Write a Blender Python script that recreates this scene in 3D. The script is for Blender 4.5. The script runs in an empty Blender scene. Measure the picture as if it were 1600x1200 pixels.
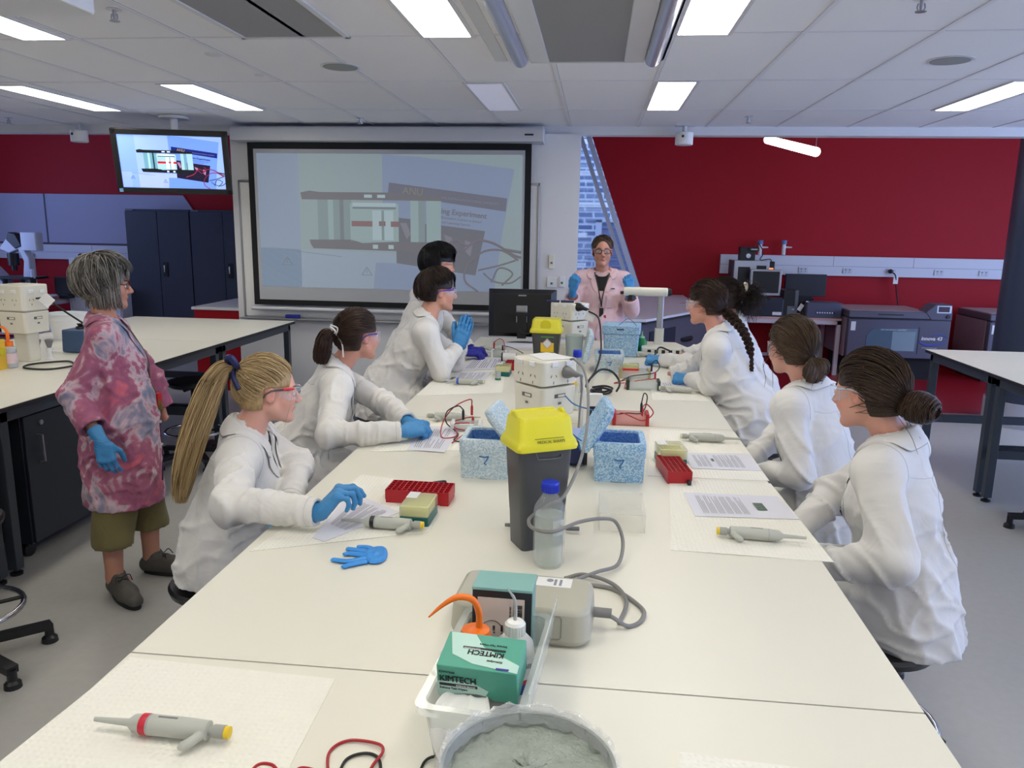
import bpy, math, random
import numpy as np
from mathutils import Vector, Matrix, Euler
random.seed(7); rng=np.random.default_rng(7)
S=bpy.context.scene; COL=S.collection
# ---------------- camera ----------------
H=1.74; FPX=1210.0
def _n(v): v=np.array(v,float); return v/np.linalg.norm(v)
_Y=_n((134,239,-FPX)); _X=_n((12200,-445,FPX)); _X=_n(_X-_Y*_X.dot(_Y)); _Z=np.cross(_X,_Y)
R=np.array([_X,_Y,_Z])
cam=bpy.data.cameras.new('camera'); camo=bpy.data.objects.new('camera',cam); COL.objects.link(camo)
cam.sensor_width=36; cam.lens=FPX/1600*36; cam.clip_start=.05
m=Matrix([list(R[i])+[0] for i in range(3)]+[[0,0,0,1]]); m.translation=Vector((0,0,H)); camo.matrix_world=m
S.camera=camo
def ray(u,v): return R@np.array([(u-800)/FPX,-(v-600)/FPX,-1])
O=np.array([0,0,H])
def PZ(u,v,z=.87): d=ray(u,v); return d*((z-H)/d[2])+O
def P(u,v,y): d=ray(u,v); return d*(y/d[1])+O
def PX(u,v,x): d=ray(u,v); return d*(x/d[0])+O
# ---------------- world, exposure ----------------
S.view_settings.view_transform='Standard'; S.view_settings.look='None'; S.view_settings.gamma=1
S.view_settings.use_curve_mapping=False; S.view_settings.exposure=0.05
w=bpy.data.worlds.new('world'); S.world=w; w.use_nodes=True
bg=w.node_tree.nodes['Background']; bg.inputs[0].default_value=(.42,.62,1,1); bg.inputs[1].default_value=2.4
try:
    S.cycles.use_denoising=True; S.cycles.max_bounces=8; S.cycles.transparent_max_bounces=12
    S.cycles.caustics_reflective=False; S.cycles.caustics_refractive=False
except Exception: pass
def area(name,loc,size,rot,energy,color):
    l=bpy.data.lights.new(name,'AREA'); l.shape='RECTANGLE'; l.size,l.size_y=size; l.energy=energy; l.color=color
    o=bpy.data.objects.new(name,l); o.location=loc; o.rotation_euler=rot; COL.objects.link(o); return o
# daylight coming in through the glazed sides of the room
BL=(.36,.50,1.0)
area('daylight_right',(7.9,4.0,1.7),(2.3,7.6),(0,math.radians(82),0),270,(.42,.55,1.0))   # wide: along y
area('daylight_left',(-9.3,8.2,2.0),(1.8,2.0),(0,-math.pi/2,0),55,BL)
LIGHT=11.5   # strength of the ceiling luminaires
# ---------------- materials ----------------
MATS={}
def lin(c): return tuple(((x/255)/12.92 if x/255<=.04045 else ((x/255+.055)/1.055)**2.4) for x in c)
def mat(name,rgb,rough=.5,metal=0,noise=None,bump=None,trans=0,ior=1.45,emit=None,alpha=None,coat=0,spec=None,sheen=0,sss=0):
    """rgb: 0-255 display colour; noise=(scale,amount 0-1); bump=(scale,strength[,stretch])"""
    if name in MATS: return MATS[name]
    m=bpy.data.materials.new(name); m.use_nodes=True; nt=m.node_tree; b=nt.nodes['Principled BSDF']
    c=lin(rgb); b.inputs['Base Color'].default_value=(*c,1); b.inputs['Roughness'].default_value=rough; b.inputs['Metallic'].default_value=metal
    if spec is not None: b.inputs['Specular IOR Level'].default_value=spec
    if trans: b.inputs['Transmission Weight'].default_value=trans; b.inputs['IOR'].default_value=ior
    if alpha is not None: b.inputs['Alpha'].default_value=alpha
    if coat: b.inputs['Coat Weight'].default_value=coat
    if sheen: b.inputs['Sheen Weight'].default_value=sheen
    if sss: b.inputs['Subsurface Weight'].default_value=sss; b.inputs['Subsurface Scale'].default_value=.01
    if emit: b.inputs['Emission Color'].default_value=(*lin(emit[0]),1); b.inputs['Emission Strength'].default_value=emit[1]
    tc=nt.nodes.new('ShaderNodeTexCoord')
    if noise:
        n=nt.nodes.new('ShaderNodeTexNoise'); n.inputs['Scale'].default_value=noise[0]; n.inputs['Detail'].default_value=4
        nt.links.new(tc.outputs['Object'],n.inputs['Vector'])
        mx=nt.nodes.new('ShaderNodeMix'); mx.data_type='RGBA'; a=noise[1]
        mx.inputs[6].default_value=(*[x*(1-a) for x in c],1); mx.inputs[7].default_value=(*[min(1,x*(1+a)) for x in c],1)
        nt.links.new(n.outputs['Fac'],mx.inputs[0]); nt.links.new(mx.outputs[2],b.inputs['Base Color'])
    if bump:
        n=nt.nodes.new('ShaderNodeTexNoise'); n.inputs['Scale'].default_value=bump[0]; n.inputs['Detail'].default_value=3
        mp=nt.nodes.new('ShaderNodeMapping'); 
        if len(bump)>2: mp.inputs['Scale'].default_value=bump[2]
        nt.links.new(tc.outputs['Object'],mp.inputs[0]); nt.links.new(mp.outputs[0],n.inputs['Vector'])
        bp=nt.nodes.new('ShaderNodeBump'); bp.inputs['Strength'].default_value=bump[1]; bp.inputs['Distance'].default_value=.004
        nt.links.new(n.outputs['Fac'],bp.inputs['Height']); nt.links.new(bp.outputs[0],b.inputs['Normal'])
    MATS[name]=m; return m
# ---------------- mesh builder ----------------
def tag(o,label=None,cat=None,group=None,kind=None):
    if label: o['label']=label
    if cat: o['category']=cat
    if group: o['group']=group
    if kind: o['kind']=kind
    return o
def root(name,loc,label,cat,group=None,rz=0):
    o=bpy.data.objects.new(name,None); COL.objects.link(o); o.location=Vector(tuple(float(x) for x in loc)); o.rotation_euler=(0,0,rz); o.empty_display_size=.05
    return tag(o,label,cat,group)
class MB:
    def __init__(s): s.v=[]; s.f=[]; s.mi=[]; s.cur=0
    def add(s,vs,fs):
        k=len(s.v); s.v+= [tuple(float(c) for c in x) for x in vs]; s.f+=[tuple(i+k for i in f) for f in fs]; s.mi+=[s.cur]*len(fs); return s
    def box(s,c,sz,rot=None,taper=None):
        x,y,z=[a/2 for a in sz]; t=taper or (1,1)
        vs=[(sx*x*(t[0] if sz_>0 else 1),sy*y*(t[1] if sz_>0 else 1),sz_*z) for sz_ in(-1,1) for sy in(-1,1) for sx in(-1,1)]
        M=Euler(rot).to_matrix() if rot else None
        vs=[((M@Vector(v)) if M else Vector(v))+Vector(tuple(float(q) for q in c)) for v in vs]
        return s.add(vs,[(0,2,3,1),(4,5,7,6),(0,1,5,4),(2,6,7,3),(0,4,6,2),(1,3,7,5)])
    def bx(s,a,b):   # box from corner to corner
        return s.box([(a[i]+b[i])/2 for i in range(3)],[abs(a[i]-b[i]) for i in range(3)])
    def prism(s,poly,z0,z1,fr=None):
        """poly 2D list; fr: function (x,y,z)->3D"""
        fr=fr or (lambda x,y,z:(x,y,z)); n=len(poly)
        vs=[fr(p[0],p[1],z0) for p in poly]+[fr(p[0],p[1],z1) for p in poly]
        return s.add(vs,[tuple(range(n))[::-1],tuple(range(n,2*n))]+[(i,(i+1)%n,n+(i+1)%n,n+i) for i in range(n)])
    def poly(s,pts): return s.add(pts,[tuple(range(len(pts)))])
    def tube(s,pts,r,n=8,closed=False,cap=True):
        pts=[Vector(tuple(float(c) for c in p)) for p in pts]; m=len(pts); rs=r if hasattr(r,'__len__') else [r]*m
        T=[]
        for i in range(m):
            a=pts[(i-1)%m] if (closed or i>0) else pts[i]; b=pts[(i+1)%m] if (closed or i<m-1) else pts[i]
            t=(b-a); T.append(t.normalized() if t.length>1e-9 else Vector((0,0,1)))
        u=T[0].orthogonal().normalized(); vs=[]
        for i in range(m):
            u=(u-T[i]*u.dot(T[i])); u=u.normalized() if u.length>1e-6 else T[i].orthogonal().normalized()
            w=T[i].cross(u)
            for j in range(n):
                a=2*math.pi*j/n; vs.append(pts[i]+(u*math.cos(a)+w*math.sin(a))*rs[i])
        fs=[]
        for i in range(m if closed else m-1):
            for j in range(n):
                a=i*n+j; b=i*n+(j+1)%n; i2=((i+1)%m)*n; fs.append((a,b,i2+(j+1)%n,i2+j))
        if cap and not closed: fs+=[tuple(range(n))[::-1],tuple(range((m-1)*n,m*n))]
        return s.add(vs,fs)
    def lathe(s,prof,c=(0,0,0),n=32,axis='z',rot=None,sx=1,sy=1):
        """prof: [(r,z)]"""
        vs=[];M=Euler(rot).to_matrix() if rot else Matrix.Identity(3)
        for r,z in prof:
            for j in range(n):
                a=2*math.pi*j/n; p=(r*math.cos(a)*sx,r*math.sin(a)*sy,z)
                if axis=='y': p=(p[0],p[2],p[1])
                if axis=='x': p=(p[2],p[0],p[1])
                vs.append(M@Vector(p)+Vector(tuple(float(q) for q in c)))
        m=len(prof); fs=[(i*n+j,i*n+(j+1)%n,(i+1)*n+(j+1)%n,(i+1)*n+j) for i in range(m-1) for j in range(n)]
        if prof[0][0]>1e-5: fs.append(tuple(range(n))[::-1])
        if prof[-1][0]>1e-5: fs.append(tuple(range((m-1)*n,m*n)))
        return s.add(vs,fs)
    def cyl(s,c,r,h,n=24,axis='z',r2=None,rot=None): return s.lathe([(r,-h/2),(r if r2 is None else r2,h/2)],c,n,axis,rot)
    def rbox(s,c,sz,r,n=5,rot=None,taper=(1,1)):
        """box with rounded vertical edges; taper of the bottom relative to the top"""
        out=[]; hx,hy,hz=sz[0]/2,sz[1]/2,sz[2]/2
        def ring(sx,sy):
            L=[]
            for q,(cx,cy) in enumerate([(1,1),(-1,1),(-1,-1),(1,-1)]):
                for k in range(n+1):
                    a=math.pi/2*(q+k/n); L.append(((cx*(hx-r)+r*math.cos(a))*sx,(cy*(hy-r)+r*math.sin(a))*sy))
            return L
        M=Euler(rot).to_matrix() if rot else Matrix.Identity(3); C=Vector(tuple(float(q) for q in c))
        b=ring(*taper); t=ring(1,1); N=len(b)
        vs=[M@Vector((x,y,-hz))+C for x,y in b]+[M@Vector((x,y,hz))+C for x,y in t]
        return s.add(vs,[tuple(range(N))[::-1],tuple(range(N,2*N))]+[(i,(i+1)%N,N+(i+1)%N,N+i) for i in range(N)])
    def shell(s,rings,cap0=True,cap1=False):
        """list of rings (same count)"""
        N=len(rings[0]); vs=[p for r in rings for p in r]
        fs=[(i*N+j,i*N+(j+1)%N,(i+1)*N+(j+1)%N,(i+1)*N+j) for i in range(len(rings)-1) for j in range(N)]
        if cap0: fs.append(tuple(range(N))[::-1])
        if cap1: fs.append(tuple(range((len(rings)-1)*N,len(rings)*N)))
        return s.add(vs,fs)
    def build(s,name,mats,parent=None,loc=None,smooth=True,bevel=0,label=None,cat=None,group=None,kind=None,rz=0,seg=2):
        me=bpy.data.meshes.new(name); me.from_pydata(s.v,[],s.f)
        if not isinstance(mats,(list,tuple)): mats=[mats]
        for m in mats: me.materials.append(m)
        if len(mats)>1: me.polygons.foreach_set('material_index',s.mi)
        if smooth: me.polygons.foreach_set('use_smooth',[True]*len(s.f))
        me.update(); o=bpy.data.objects.new(name,me); COL.objects.link(o)
        if smooth:
            try: me.set_sharp_from_angle(angle=math.radians(38))
            except Exception: pass
        if parent: o.parent=parent
        if loc is not None: o.location=Vector(tuple(float(x) for x in loc))
        if rz: o.rotation_euler=(0,0,rz)
        if bevel:
            b=o.modifiers.new('bevel','BEVEL'); b.width=bevel; b.segments=seg; b.limit_method='ANGLE'; b.angle_limit=math.radians(40); b.harden_normals=False
        return tag(o,label,cat,group,kind)
def part(name,m,parent,fn,**k):
    mb=MB(); fn(mb); return mb.build(name,m,parent,**k)
def spline(pts,n=8,closed=False):
    """Catmull-Rom through pts"""
    p=[np.array(q,float) for q in pts]; out=[]; m=len(p)
    for i in range(m if closed else m-1):
        p0=p[(i-1)%m] if closed or i>0 else 2*p[0]-p[1]; p1=p[i]; p2=p[(i+1)%m]; p3=p[(i+2)%m] if closed or i+2<m else 2*p[-1]-p[-2]
        for k in range(n):
            t=k/n; out.append(.5*((2*p1)+(-p0+p2)*t+(2*p0-5*p1+4*p2-p3)*t*t+(-p0+3*p1-3*p2+p3)*t**3))
    if not closed: out.append(p[-1])
    return out
def adopt(o,parent):
    o.parent=parent; o.matrix_parent_inverse=Matrix.LocRotScale(parent.location,parent.rotation_euler,None).inverted()
    for k in ('label','category','group'):
        if k in o: del o[k]
    return o
def copy_tree(o,parent=None):
    c=o.copy(); COL.objects.link(c)
    if parent: c.parent=parent
    for ch in list(o.children): copy_tree(ch,c)
    return c
def text_mesh(txt,size,bold=0,extr=.0004,font_align='LEFT',sx=1):
    cu=bpy.data.curves.new('txt','FONT'); cu.body=txt; cu.size=size; cu.extrude=extr; cu.offset=bold; cu.align_x=font_align; cu.resolution_u=3
    o=bpy.data.objects.new('txt',cu); COL.objects.link(o); bpy.context.view_layer.update()
    me=bpy.data.meshes.new_from_object(o); vs=[(v.co.x*sx,v.co.y,v.co.z) for v in me.vertices]; fs=[tuple(p.vertices) for p in me.polygons]
    bpy.data.objects.remove(o); bpy.data.curves.remove(cu); return vs,fs
def put_text(mb,txt,size,org,ex,ey,bold=0,align='LEFT',sx=1):
    """lettering on a plane: origin, x dir, y dir"""
    vs,fs=text_mesh(txt,size,bold,font_align=align,sx=sx); ex=_n(ex); ey=_n(ey); ez=np.cross(ex,ey); org=np.array(org,float)
    mb.add([org+ex*v[0]+ey*v[1]+ez*v[2] for v in vs],fs)
# palette
WHITE=mat('painted_white_wall',(225,225,228),.6,bump=(60,.03)); 
RED=mat('red_wall_paint',(168,17,32),.6,noise=(3,.05),spec=.25)
TOP=mat('cream_laminate',(228,225,212),.38,noise=(1.5,.015))
EDGE=mat('dark_laminate_edge',(38,36,40),.5)
FRAME=mat('charcoal_steel_frame',(62,68,76),.45,.1)
BLACK=mat('black_plastic',(22,22,25),.4); BLACKM=mat('black_matt',(14,14,16),.8)
CREAM=mat('cream_plastic',(228,224,208),.35); CREAM2=mat('cream_plastic_dark',(205,200,184),.45)  # second cream is a slightly darker plastic for rims and joints
CHROME=mat('chrome',(205,205,208),.15,1); SILVER=mat('silver_metal',(175,175,178),.35,.8)
WPLA=mat('white_plastic',(232,232,232),.35); GREY=mat('grey_plastic',(120,120,122),.45)
REDP=mat('red_plastic',(176,24,36),.4); BLUECAP=mat('blue_cap_plastic',(24,52,190),.35)

def clearmat(name,rgb,alpha,rough=.08):
    """thin clear plastic: mostly see-through, faint tint, glossy"""
    m=mat(name,rgb,rough,alpha=alpha,coat=.6); return m
# ================= ROOM =================
CZ=2.675; YW=10.9; YP=7.41
def struct(name,m,fn,**k): return part(name,m,None,fn,kind='structure',**k)
FLOOR=mat('grey_vinyl_floor',(180,178,174),.36,noise=(25,.08),bump=(160,.05))
REDFL=mat('red_vinyl_floor',(150,22,36),.35,noise=(20,.07))
struct('floor',FLOOR,lambda b:b.bx((-9.5,-3.2,-.06),(7.6,YW+.3,0)))
o=struct('floor',REDFL,lambda b:b.prism([(1.2,8.0),(7.6,8.0),(7.6,YW),(1.2,YW)],0,.004))
struct('trim_1',mat('grey_floor_strip',(130,130,145),.5),lambda b:b.bx((1.2,7.93,0),(7.6,8.0,.005)))
CEIL=mat('ceiling_tile',(236,235,238),.85,bump=(220,.05))
# ceiling with openings only where luminaires sit flush: tiles + grid bars
def ceil(b): b.bx((-9.5,-3.2,CZ),(7.6,YP,CZ+.05))
struct('ceiling',CEIL,ceil)
TB=mat('ceiling_grid_white',(226,225,230),.5)
GX=[.325+.6096*i for i in range(-16,13)]; GX0=.325
HC=CZ-H
xl=[GX0+HC*.652*k for k in range(-15,12)]; yl=[HC*(4.30+1.275*k) for k in range(-6,3)]
def bars(b):
    for x in xl: b.bx((x-.011,-3.2,CZ-.004),(x+.011,YP,CZ+.002))
    for y in yl: b.bx((-9.5,y-.009,CZ-.003),(7.6,y+.009,CZ+.002))
    # joints: dark line beside each bar
struct('trim_2',TB,bars,smooth=False)
def gaps(b):
    for y in yl: b.bx((-9.5,y+.009,CZ-.002),(7.6,y+.013,CZ+.002))
    for x in xl: b.bx((x+.011,-3.2,CZ-.0015),(x+.0135,YP,CZ+.002))
struct('trim_3',mat('tile_joint_grey',(150,150,155),.9),gaps,smooth=False)  # joint lines in a grey of their own
# bulkhead at the end of the tiled ceiling, higher ceiling behind
struct('wall_bulkhead',WHITE,lambda b:b.bx((-9.5,YP,2.60),(7.6,YP+.15,4.1)))
struct('ceiling',WHITE,lambda b:b.bx((-9.5,YP+.15,4.0),(7.6,YW+.3,4.1)))
# freestanding partition carrying the screen
struct('wall_front',WHITE,lambda b:b.bx((-3.52,YP-.05,0),(-.185,YP+.16,2.602)))
# back wall: red, with a slanting window
SL=lambda z:-.125+(3.0-z)*(.66+.125)/(3.0-.87)    # x of the slanted edge at height z
def redr(b): b.prism([(SL(0),0),(7.6,0),(7.6,4.0),(SL(4.0),4.0)],YW,YW+.2,lambda x,z,y:(x,y,z))
struct('wall_back',RED,redr)
struct('wall_back',RED,lambda b:b.bx((-9.5,YW,0),(-1.9,YW+.2,4.0)))
ALU=mat('white_window_frame',(205,212,228),.35,.2)
def mull(b):
    for dx,w,y0,y1 in ((-.035,.05,YW-.05,YW+.12),(-.14,.045,YW,YW+.1)):
        b.prism([(SL(0)+dx-w,0),(SL(0)+dx+w-.03,0),(SL(4)+dx+w-.03,4.0),(SL(4)+dx-w,4.0)],y0,y1,lambda x,z,y:(x,y,z))
    b.bx((-1.9,YW,.0),(SL(.4)-.1,YW+.1,.42)); b.bx((-1.9,YW,3.9),(SL(3.9),YW+.1,4.0))
winr=struct('window_1',ALU,mull,smooth=False)
part('glass_pane',mat('window_glass',(235,245,255),.02,trans=1,alpha=.25),winr,lambda b:b.prism([(-1.9,.42),(SL(.42)-.12,.42),(SL(3.9)-.12,3.9),(-1.9,3.9)],YW+.04,YW+.05,lambda x,z,y:(x,y,z)))
GREYW=mat('side_wall_white',(214,214,220),.7)
struct('wall_left',GREYW,lambda b:b.bx((-9.7,-3.2,0),(-9.5,YW+.3,4.1)))
struct('wall_rear',GREYW,lambda b:b.bx((-9.5,-3.4,0),(7.8,-3.2,4.1)))
def rw(b):
    b.bx((7.6,-3.2,0),(7.8,.2,4.1)); b.bx((7.6,9.7,0),(7.8,YW+.3,4.1)); b.bx((7.6,.2,0),(7.8,9.7,.5)); b.bx((7.6,.2,2.9),(7.8,9.7,4.1))
struct('wall_right',GREYW,rw)
# outside seen through the window: brick building
def brickmat():
    m=bpy.data.materials.new('blue_grey_brick'); m.use_nodes=True; nt=m.node_tree; b=nt.nodes['Principled BSDF']
    tc=nt.nodes.new('ShaderNodeTexCoord'); sp=nt.nodes.new('ShaderNodeSeparateXYZ'); cb=nt.nodes.new('ShaderNodeCombineXYZ')
    nt.links.new(tc.outputs['Object'],sp.inputs[0]); nt.links.new(sp.outputs[0],cb.inputs[0]); nt.links.new(sp.outputs[2],cb.inputs[1])
    t=nt.nodes.new('ShaderNodeTexBrick'); nt.links.new(cb.outputs[0],t.inputs['Vector'])
    t.inputs['Color1'].default_value=(*lin((95,110,150)),1); t.inputs['Color2'].default_value=(*lin((130,142,172)),1); t.inputs['Mortar'].default_value=(*lin((205,215,230)),1)
    t.inputs['Scale'].default_value=1; t.inputs['Brick Width'].default_value=.36; t.inputs['Row Height'].default_value=.125; t.inputs['Mortar Size'].default_value=.022
    nt.links.new(t.outputs[0],b.inputs['Base Color']); b.inputs['Roughness'].default_value=.9; return m
bw=root('brick_building',(-1.0,16.5,-1),'blue-grey brick building outside the slanted window, with white brick bands and a shutter','building')
part('brick_facade',brickmat(),bw,lambda b:b.bx((-5,0,-1),(8,.3,5.05)))
part('white_brick_band',mat('white_brick',(235,238,242),.8),bw,lambda b:[b.bx((-5,-.012,z),((1.25 if z>2.9 else .78),.0,z+.1)) for z in (1.35,1.98,2.6,3.22,3.85,4.47)])
part('roller_shutter',mat('blue_grey_shutter',(120,130,165),.6),bw,lambda b:[b.bx((1.08,-.05+.02*(i%2),1.62+.065*i),(3.4,.0,1.62+.065*i+.06)) for i in range(20)])
part('shutter_frame',mat('pale_frame',(190,200,220),.6),bw,lambda b:[b.bx((.95,-.07,-1),(1.08,0,2.97)),b.bx((.95,-.07,2.92),(3.4,0,3.0))])
part('yellow_lintel',mat('yellow_lintel',(235,190,60),.6),bw,lambda b:b.bx((1.08,-.09,1.46),(3.4,0,1.62)))
part('blue_cladding',mat('blue_cladding',(95,125,160),.6),bw,lambda b:b.bx((1.08,-.06,-1),(3.4,0,1.46)))
part('paper_notice',WPLA,bw,lambda b:b.bx((1.75,-.075,.85),(2.25,-.06,1.2)))
part('upper_window',mat('upper_glass',(120,160,200),.1),bw,lambda b:b.bx((.2,-.03,5.15),(.72,.02,5.75)))
part('upper_cladding',mat('upper_cladding',(205,210,218),.7),bw,lambda b:b.bx((-5,0,5.05),(8,.3,8)))
struct('floor',mat('paving_outside',(150,150,150),.9),lambda b:b.bx((-8,YW+.3,-.5),(9,18,-.1)))
struct('baseboard_front',mat('skirting_grey',(170,170,175),.5),lambda b:b.bx((-3.53,YP-.065,0),(-.18,YP-.05,.1)))

# ---------- ceiling fittings ----------
DIFF=mat('lamp_diffuser',(255,252,240),.5,emit=((255,250,236),LIGHT)); 
def diffm():   # prismatic diffuser: brighter over the tubes
    m=DIFF; nt=m.node_tree; b=nt.nodes['Principled BSDF']; tc=nt.nodes.new('ShaderNodeTexCoord'); s=nt.nodes.new('ShaderNodeSeparateXYZ'); nt.links.new(tc.outputs['Object'],s.inputs[0])
    a=nt.nodes.new('ShaderNodeMath'); a.operation='MULTIPLY'; a.inputs[1].default_value=52; nt.links.new(s.outputs[0],a.inputs[0])
    c=nt.nodes.new('ShaderNodeMath'); c.operation='COSINE'; nt.links.new(a.outputs[0],c.inputs[0])
    d=nt.nodes.new('ShaderNodeMath'); d.operation='MULTIPLY_ADD'; d.inputs[1].default_value=-LIGHT*.16; d.inputs[2].default_value=LIGHT; nt.links.new(c.outputs[0],d.inputs[0]); nt.links.new(d.outputs[0],b.inputs['Emission Strength'])
diffm()
OFFD=mat('unlit_diffuser_glow',(222,222,232),.4,emit=((200,200,230),.25))  # switched-off panel, a faint bluish glow put into its material
def lum(x0,y0,label,lit=True,name='ceiling_light',w=.235,l=1.15):
    r=root(name,(x0,y0,CZ),label,'ceiling light','recessed ceiling lights')
    def fr(b):
        for s in(-1,1):
            b.bx((s*(w/2),-l/2-.02,-.008),(s*(w/2+.022),l/2+.02,.001)); b.bx((-w/2,s*(l/2),-.008),(w/2,s*(l/2+.02),.001))
    part('frame',ALU2,r,fr,bevel=.002); part('diffuser',DIFF if lit else OFFD,r,lambda b:b.bx((-w/2,-l/2,-.005),(w/2,l/2,.0)))
    return r
ALU2=mat('lamp_frame_white',(214,214,216),.35)
L=[(-.775,3.46,'long lit ceiling light left of the silver air vent, at the top edge'),(.462,3.46,'long lit ceiling light right of the air vent, at the top edge of the photo'),
 (.465,5.82,'short-looking lit ceiling light right of the air vent, nearest the red wall'),(-2.89,5.86,'slanting lit ceiling light above the television side of the room'),
 (-4.16,5.90,'lit ceiling light at the far left nearest the left red wall'),(2.6,5.84,'lit ceiling light at the right edge of the photo'),
 (-2.9,3.44,'lit ceiling light cut off by the upper left edge of the photo')]
for x,y,lb in L: lum(x,y,lb)
lum(-.775,5.86,'unlit ceiling light panel with added bluish glow in front of the projector screen',lit=False)
for x,cn_ in ((-.775,'over the bench left half'),(.462,'over the bench right half'),(-2.9,'over the left aisle'),(-5.2,'over the left bench far side'),(2.6,'over the right aisle'),(4.6,'near the right windows')):
    for y,rn in ((1.1,'just above the camera'),(-1.3,'behind the camera')): lum(x,y,'lit ceiling light out of frame, '+cn_+', '+rn)
for x,y,q_ in ((4.9,3.4,'right edge, nearer one'),(-5.2,3.4,'left edge'),(4.9,5.84,'right edge, further one')): lum(x,y,'lit ceiling light beyond the photo '+q_)
# central chilled beam / air vent
def cb(p): return PZ(*p,CZ)
r=root('air_vent_unit',(-.08,3.5,CZ),'large silver air vent panel in white frame with side tubes, top centre','air vent')
x0,x1,ye=-.615+.08,.335+.08,4.62-3.5
VENT=mat('vent_mesh',(150,150,148),.5,.3,bump=(300,.3))
part('housing',ALU2,r,lambda b:[b.bx((-.33,-1.6,-.012),(-.225,ye,.01)),b.bx((.19,-1.6,-.012),(.30,ye,.01)),b.bx((-.33,ye,-.012),(.30,ye+.02,.01)),b.bx((-.53,-1.6,-.004),(-.46,ye,.01)),b.bx((.375,-1.6,-.004),(.41,ye,.01))],bevel=.004)
part('vent_panel',VENT,r,lambda b:b.bx((-.225,-1.6,-.006),(.19,ye,.01)))
for s,xx in ((0,-.385),(1,.345)):
    part('side_tube',mat('satin_blue_white_tube',(190,196,214),.25,.35),r,lambda b,xx=xx:b.lathe([(.042,-1.35),(.042,1.35),(.03,1.37),(0,1.38)],(xx,-.27,-.004),20,'y'))
# grilles upper left
def grille(c,sx,sy,label):
    r=root('ceiling_grille',c,label,'air grille','flat ceiling air grilles')
    part('grille_frame',ALU2,r,lambda b:[b.bx((-sx/2,-sy/2,-.01),(-sx/2+.03,sy/2,.0)),b.bx((sx/2-.03,-sy/2,-.01),(sx/2,sy/2,.0)),b.bx((-sx/2,-sy/2,-.01),(sx/2,-sy/2+.03,0)),b.bx((-sx/2,sy/2-.03,-.01),(sx/2,sy/2,0))],bevel=.003)
    part('grille_mesh',mat('grille_mesh_grey',(150,150,152),.6,bump=(400,.3)),r,lambda b:b.bx((-sx/2+.03,-sy/2+.03,-.004),(sx/2-.03,sy/2-.03,0)))
grille((-1.55,3.46,CZ),.57,1.15,'flat grey ceiling grille with white frame at the top left, before the round speaker')
grille((-1.55,2.28,CZ),.57,1.12,'flat grey ceiling grille at the top edge, cut off, nearer than its neighbour')
grille((-3.5,3.5,CZ),.57,1.15,'grey ceiling grille at the far left edge beneath the cut-off lamp')
for (u,v),lb in (((532,104),'round grey ceiling speaker left of centre'),((1485,94),'round grey ceiling speaker at the right')):
    c=cb((u,v)); r=root('ceiling_speaker',c,lb,'speaker'); part('rim',ALU2,r,lambda b:b.lathe([(.118,-.004),(.118,0.001)],(0,0,0),40)); part('speaker_mesh',mat('speaker_grey',(150,152,150),.7,bump=(500,.3)),r,lambda b:b.lathe([(0,-.008),(.10,-.007),(.105,-.002)],(0,0,0),40))
for (u,v),rr,nm,lb in (((334,85),.05,'ceiling_downlight','small flat white disc in the ceiling left of the round speaker'),((405,117),.03,'ceiling_sensor','tiny white ring sensor in the ceiling beside the slanting lamp')):
    part(nm,ALU2,None,lambda b:b.lathe([(0,-.006),(rr*.8,-.006),(rr,-.001),(rr,.0)],(0,0,0),28),loc=cb((u,v)),label=lb,cat='sensor')
for (u,v),lb in (((178,20),'sprinkler head near the upper left corner of the ceiling'),((563,190),'sprinkler head just above the projector screen'),((1170,188),'sprinkler head above the red wall, right of the lamp'),((1441,3),'sprinkler head at the top edge on the right'),((13,190),'sprinkler head at the far left by the red wall')):
    c=cb((u,v-6)); r=root('sprinkler',c,lb,'sprinkler'); part('plate',ALU2,r,lambda b:b.lathe([(.035,-.004),(.03,0.001)],(0,0,0),20)); part('nozzle',SILVER,r,lambda b:(b.lathe([(.008,-.004),(.008,-.03),(.005,-.045)],(0,0,0),10),b.lathe([(.022,-.052),(.022,-.049)],(0,0,0),12),b.tube([(-.012,0,-.02),(-.016,0,-.035),(-.01,0,-.05)],.003,6),b.tube([(.012,0,-.02),(.016,0,-.035),(.01,0,-.05)],.003,6)))
# projector, upper left corner
c=PZ(20,-6,2.52); r=root('projector',c,'white projector hanging from the ceiling in the top left corner of the photo','projector')
part('body',WPLA,r,lambda b:b.rbox((0,0,.03),(.42,.34,.11),.04),bevel=.008); part('vent_grille',GREY,r,lambda b:[b.bx((.12+.012*i,-.172,.0),(.126+.012*i,-.168,.07)) for i in range(7)]); part('mount_pole',WPLA,r,lambda b:b.cyl((0,0,.12),.02,.09))
# hanging sensors on the bulkhead
for (u,v),lb in (((124,213),'white box sensor on the ceiling edge left of the television'),((1069,217),'white box sensor on the ceiling edge above the red wall')):
    c=P(u,v,YP-.12); r=root('motion_sensor',(c[0],c[1],2.675),lb,'sensor')
    zc=c[2]-2.675
    part('bracket',ALU2,r,lambda b:(b.bx((-.08,-.06,-.012),(.08,.06,0)),b.cyl((0,0,zc/2),.02,abs(zc))))
    part('housing',WPLA,r,lambda b:b.lathe([(.07,-.055),(.078,-.05),(.078,.05),(.07,.055)],(0,0,zc),24,'z'),bevel=0); part('lens',BLACK,r,lambda b:b.cyl((-.02,-.077,zc+.015),.012,.006,12,'y'))

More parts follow.
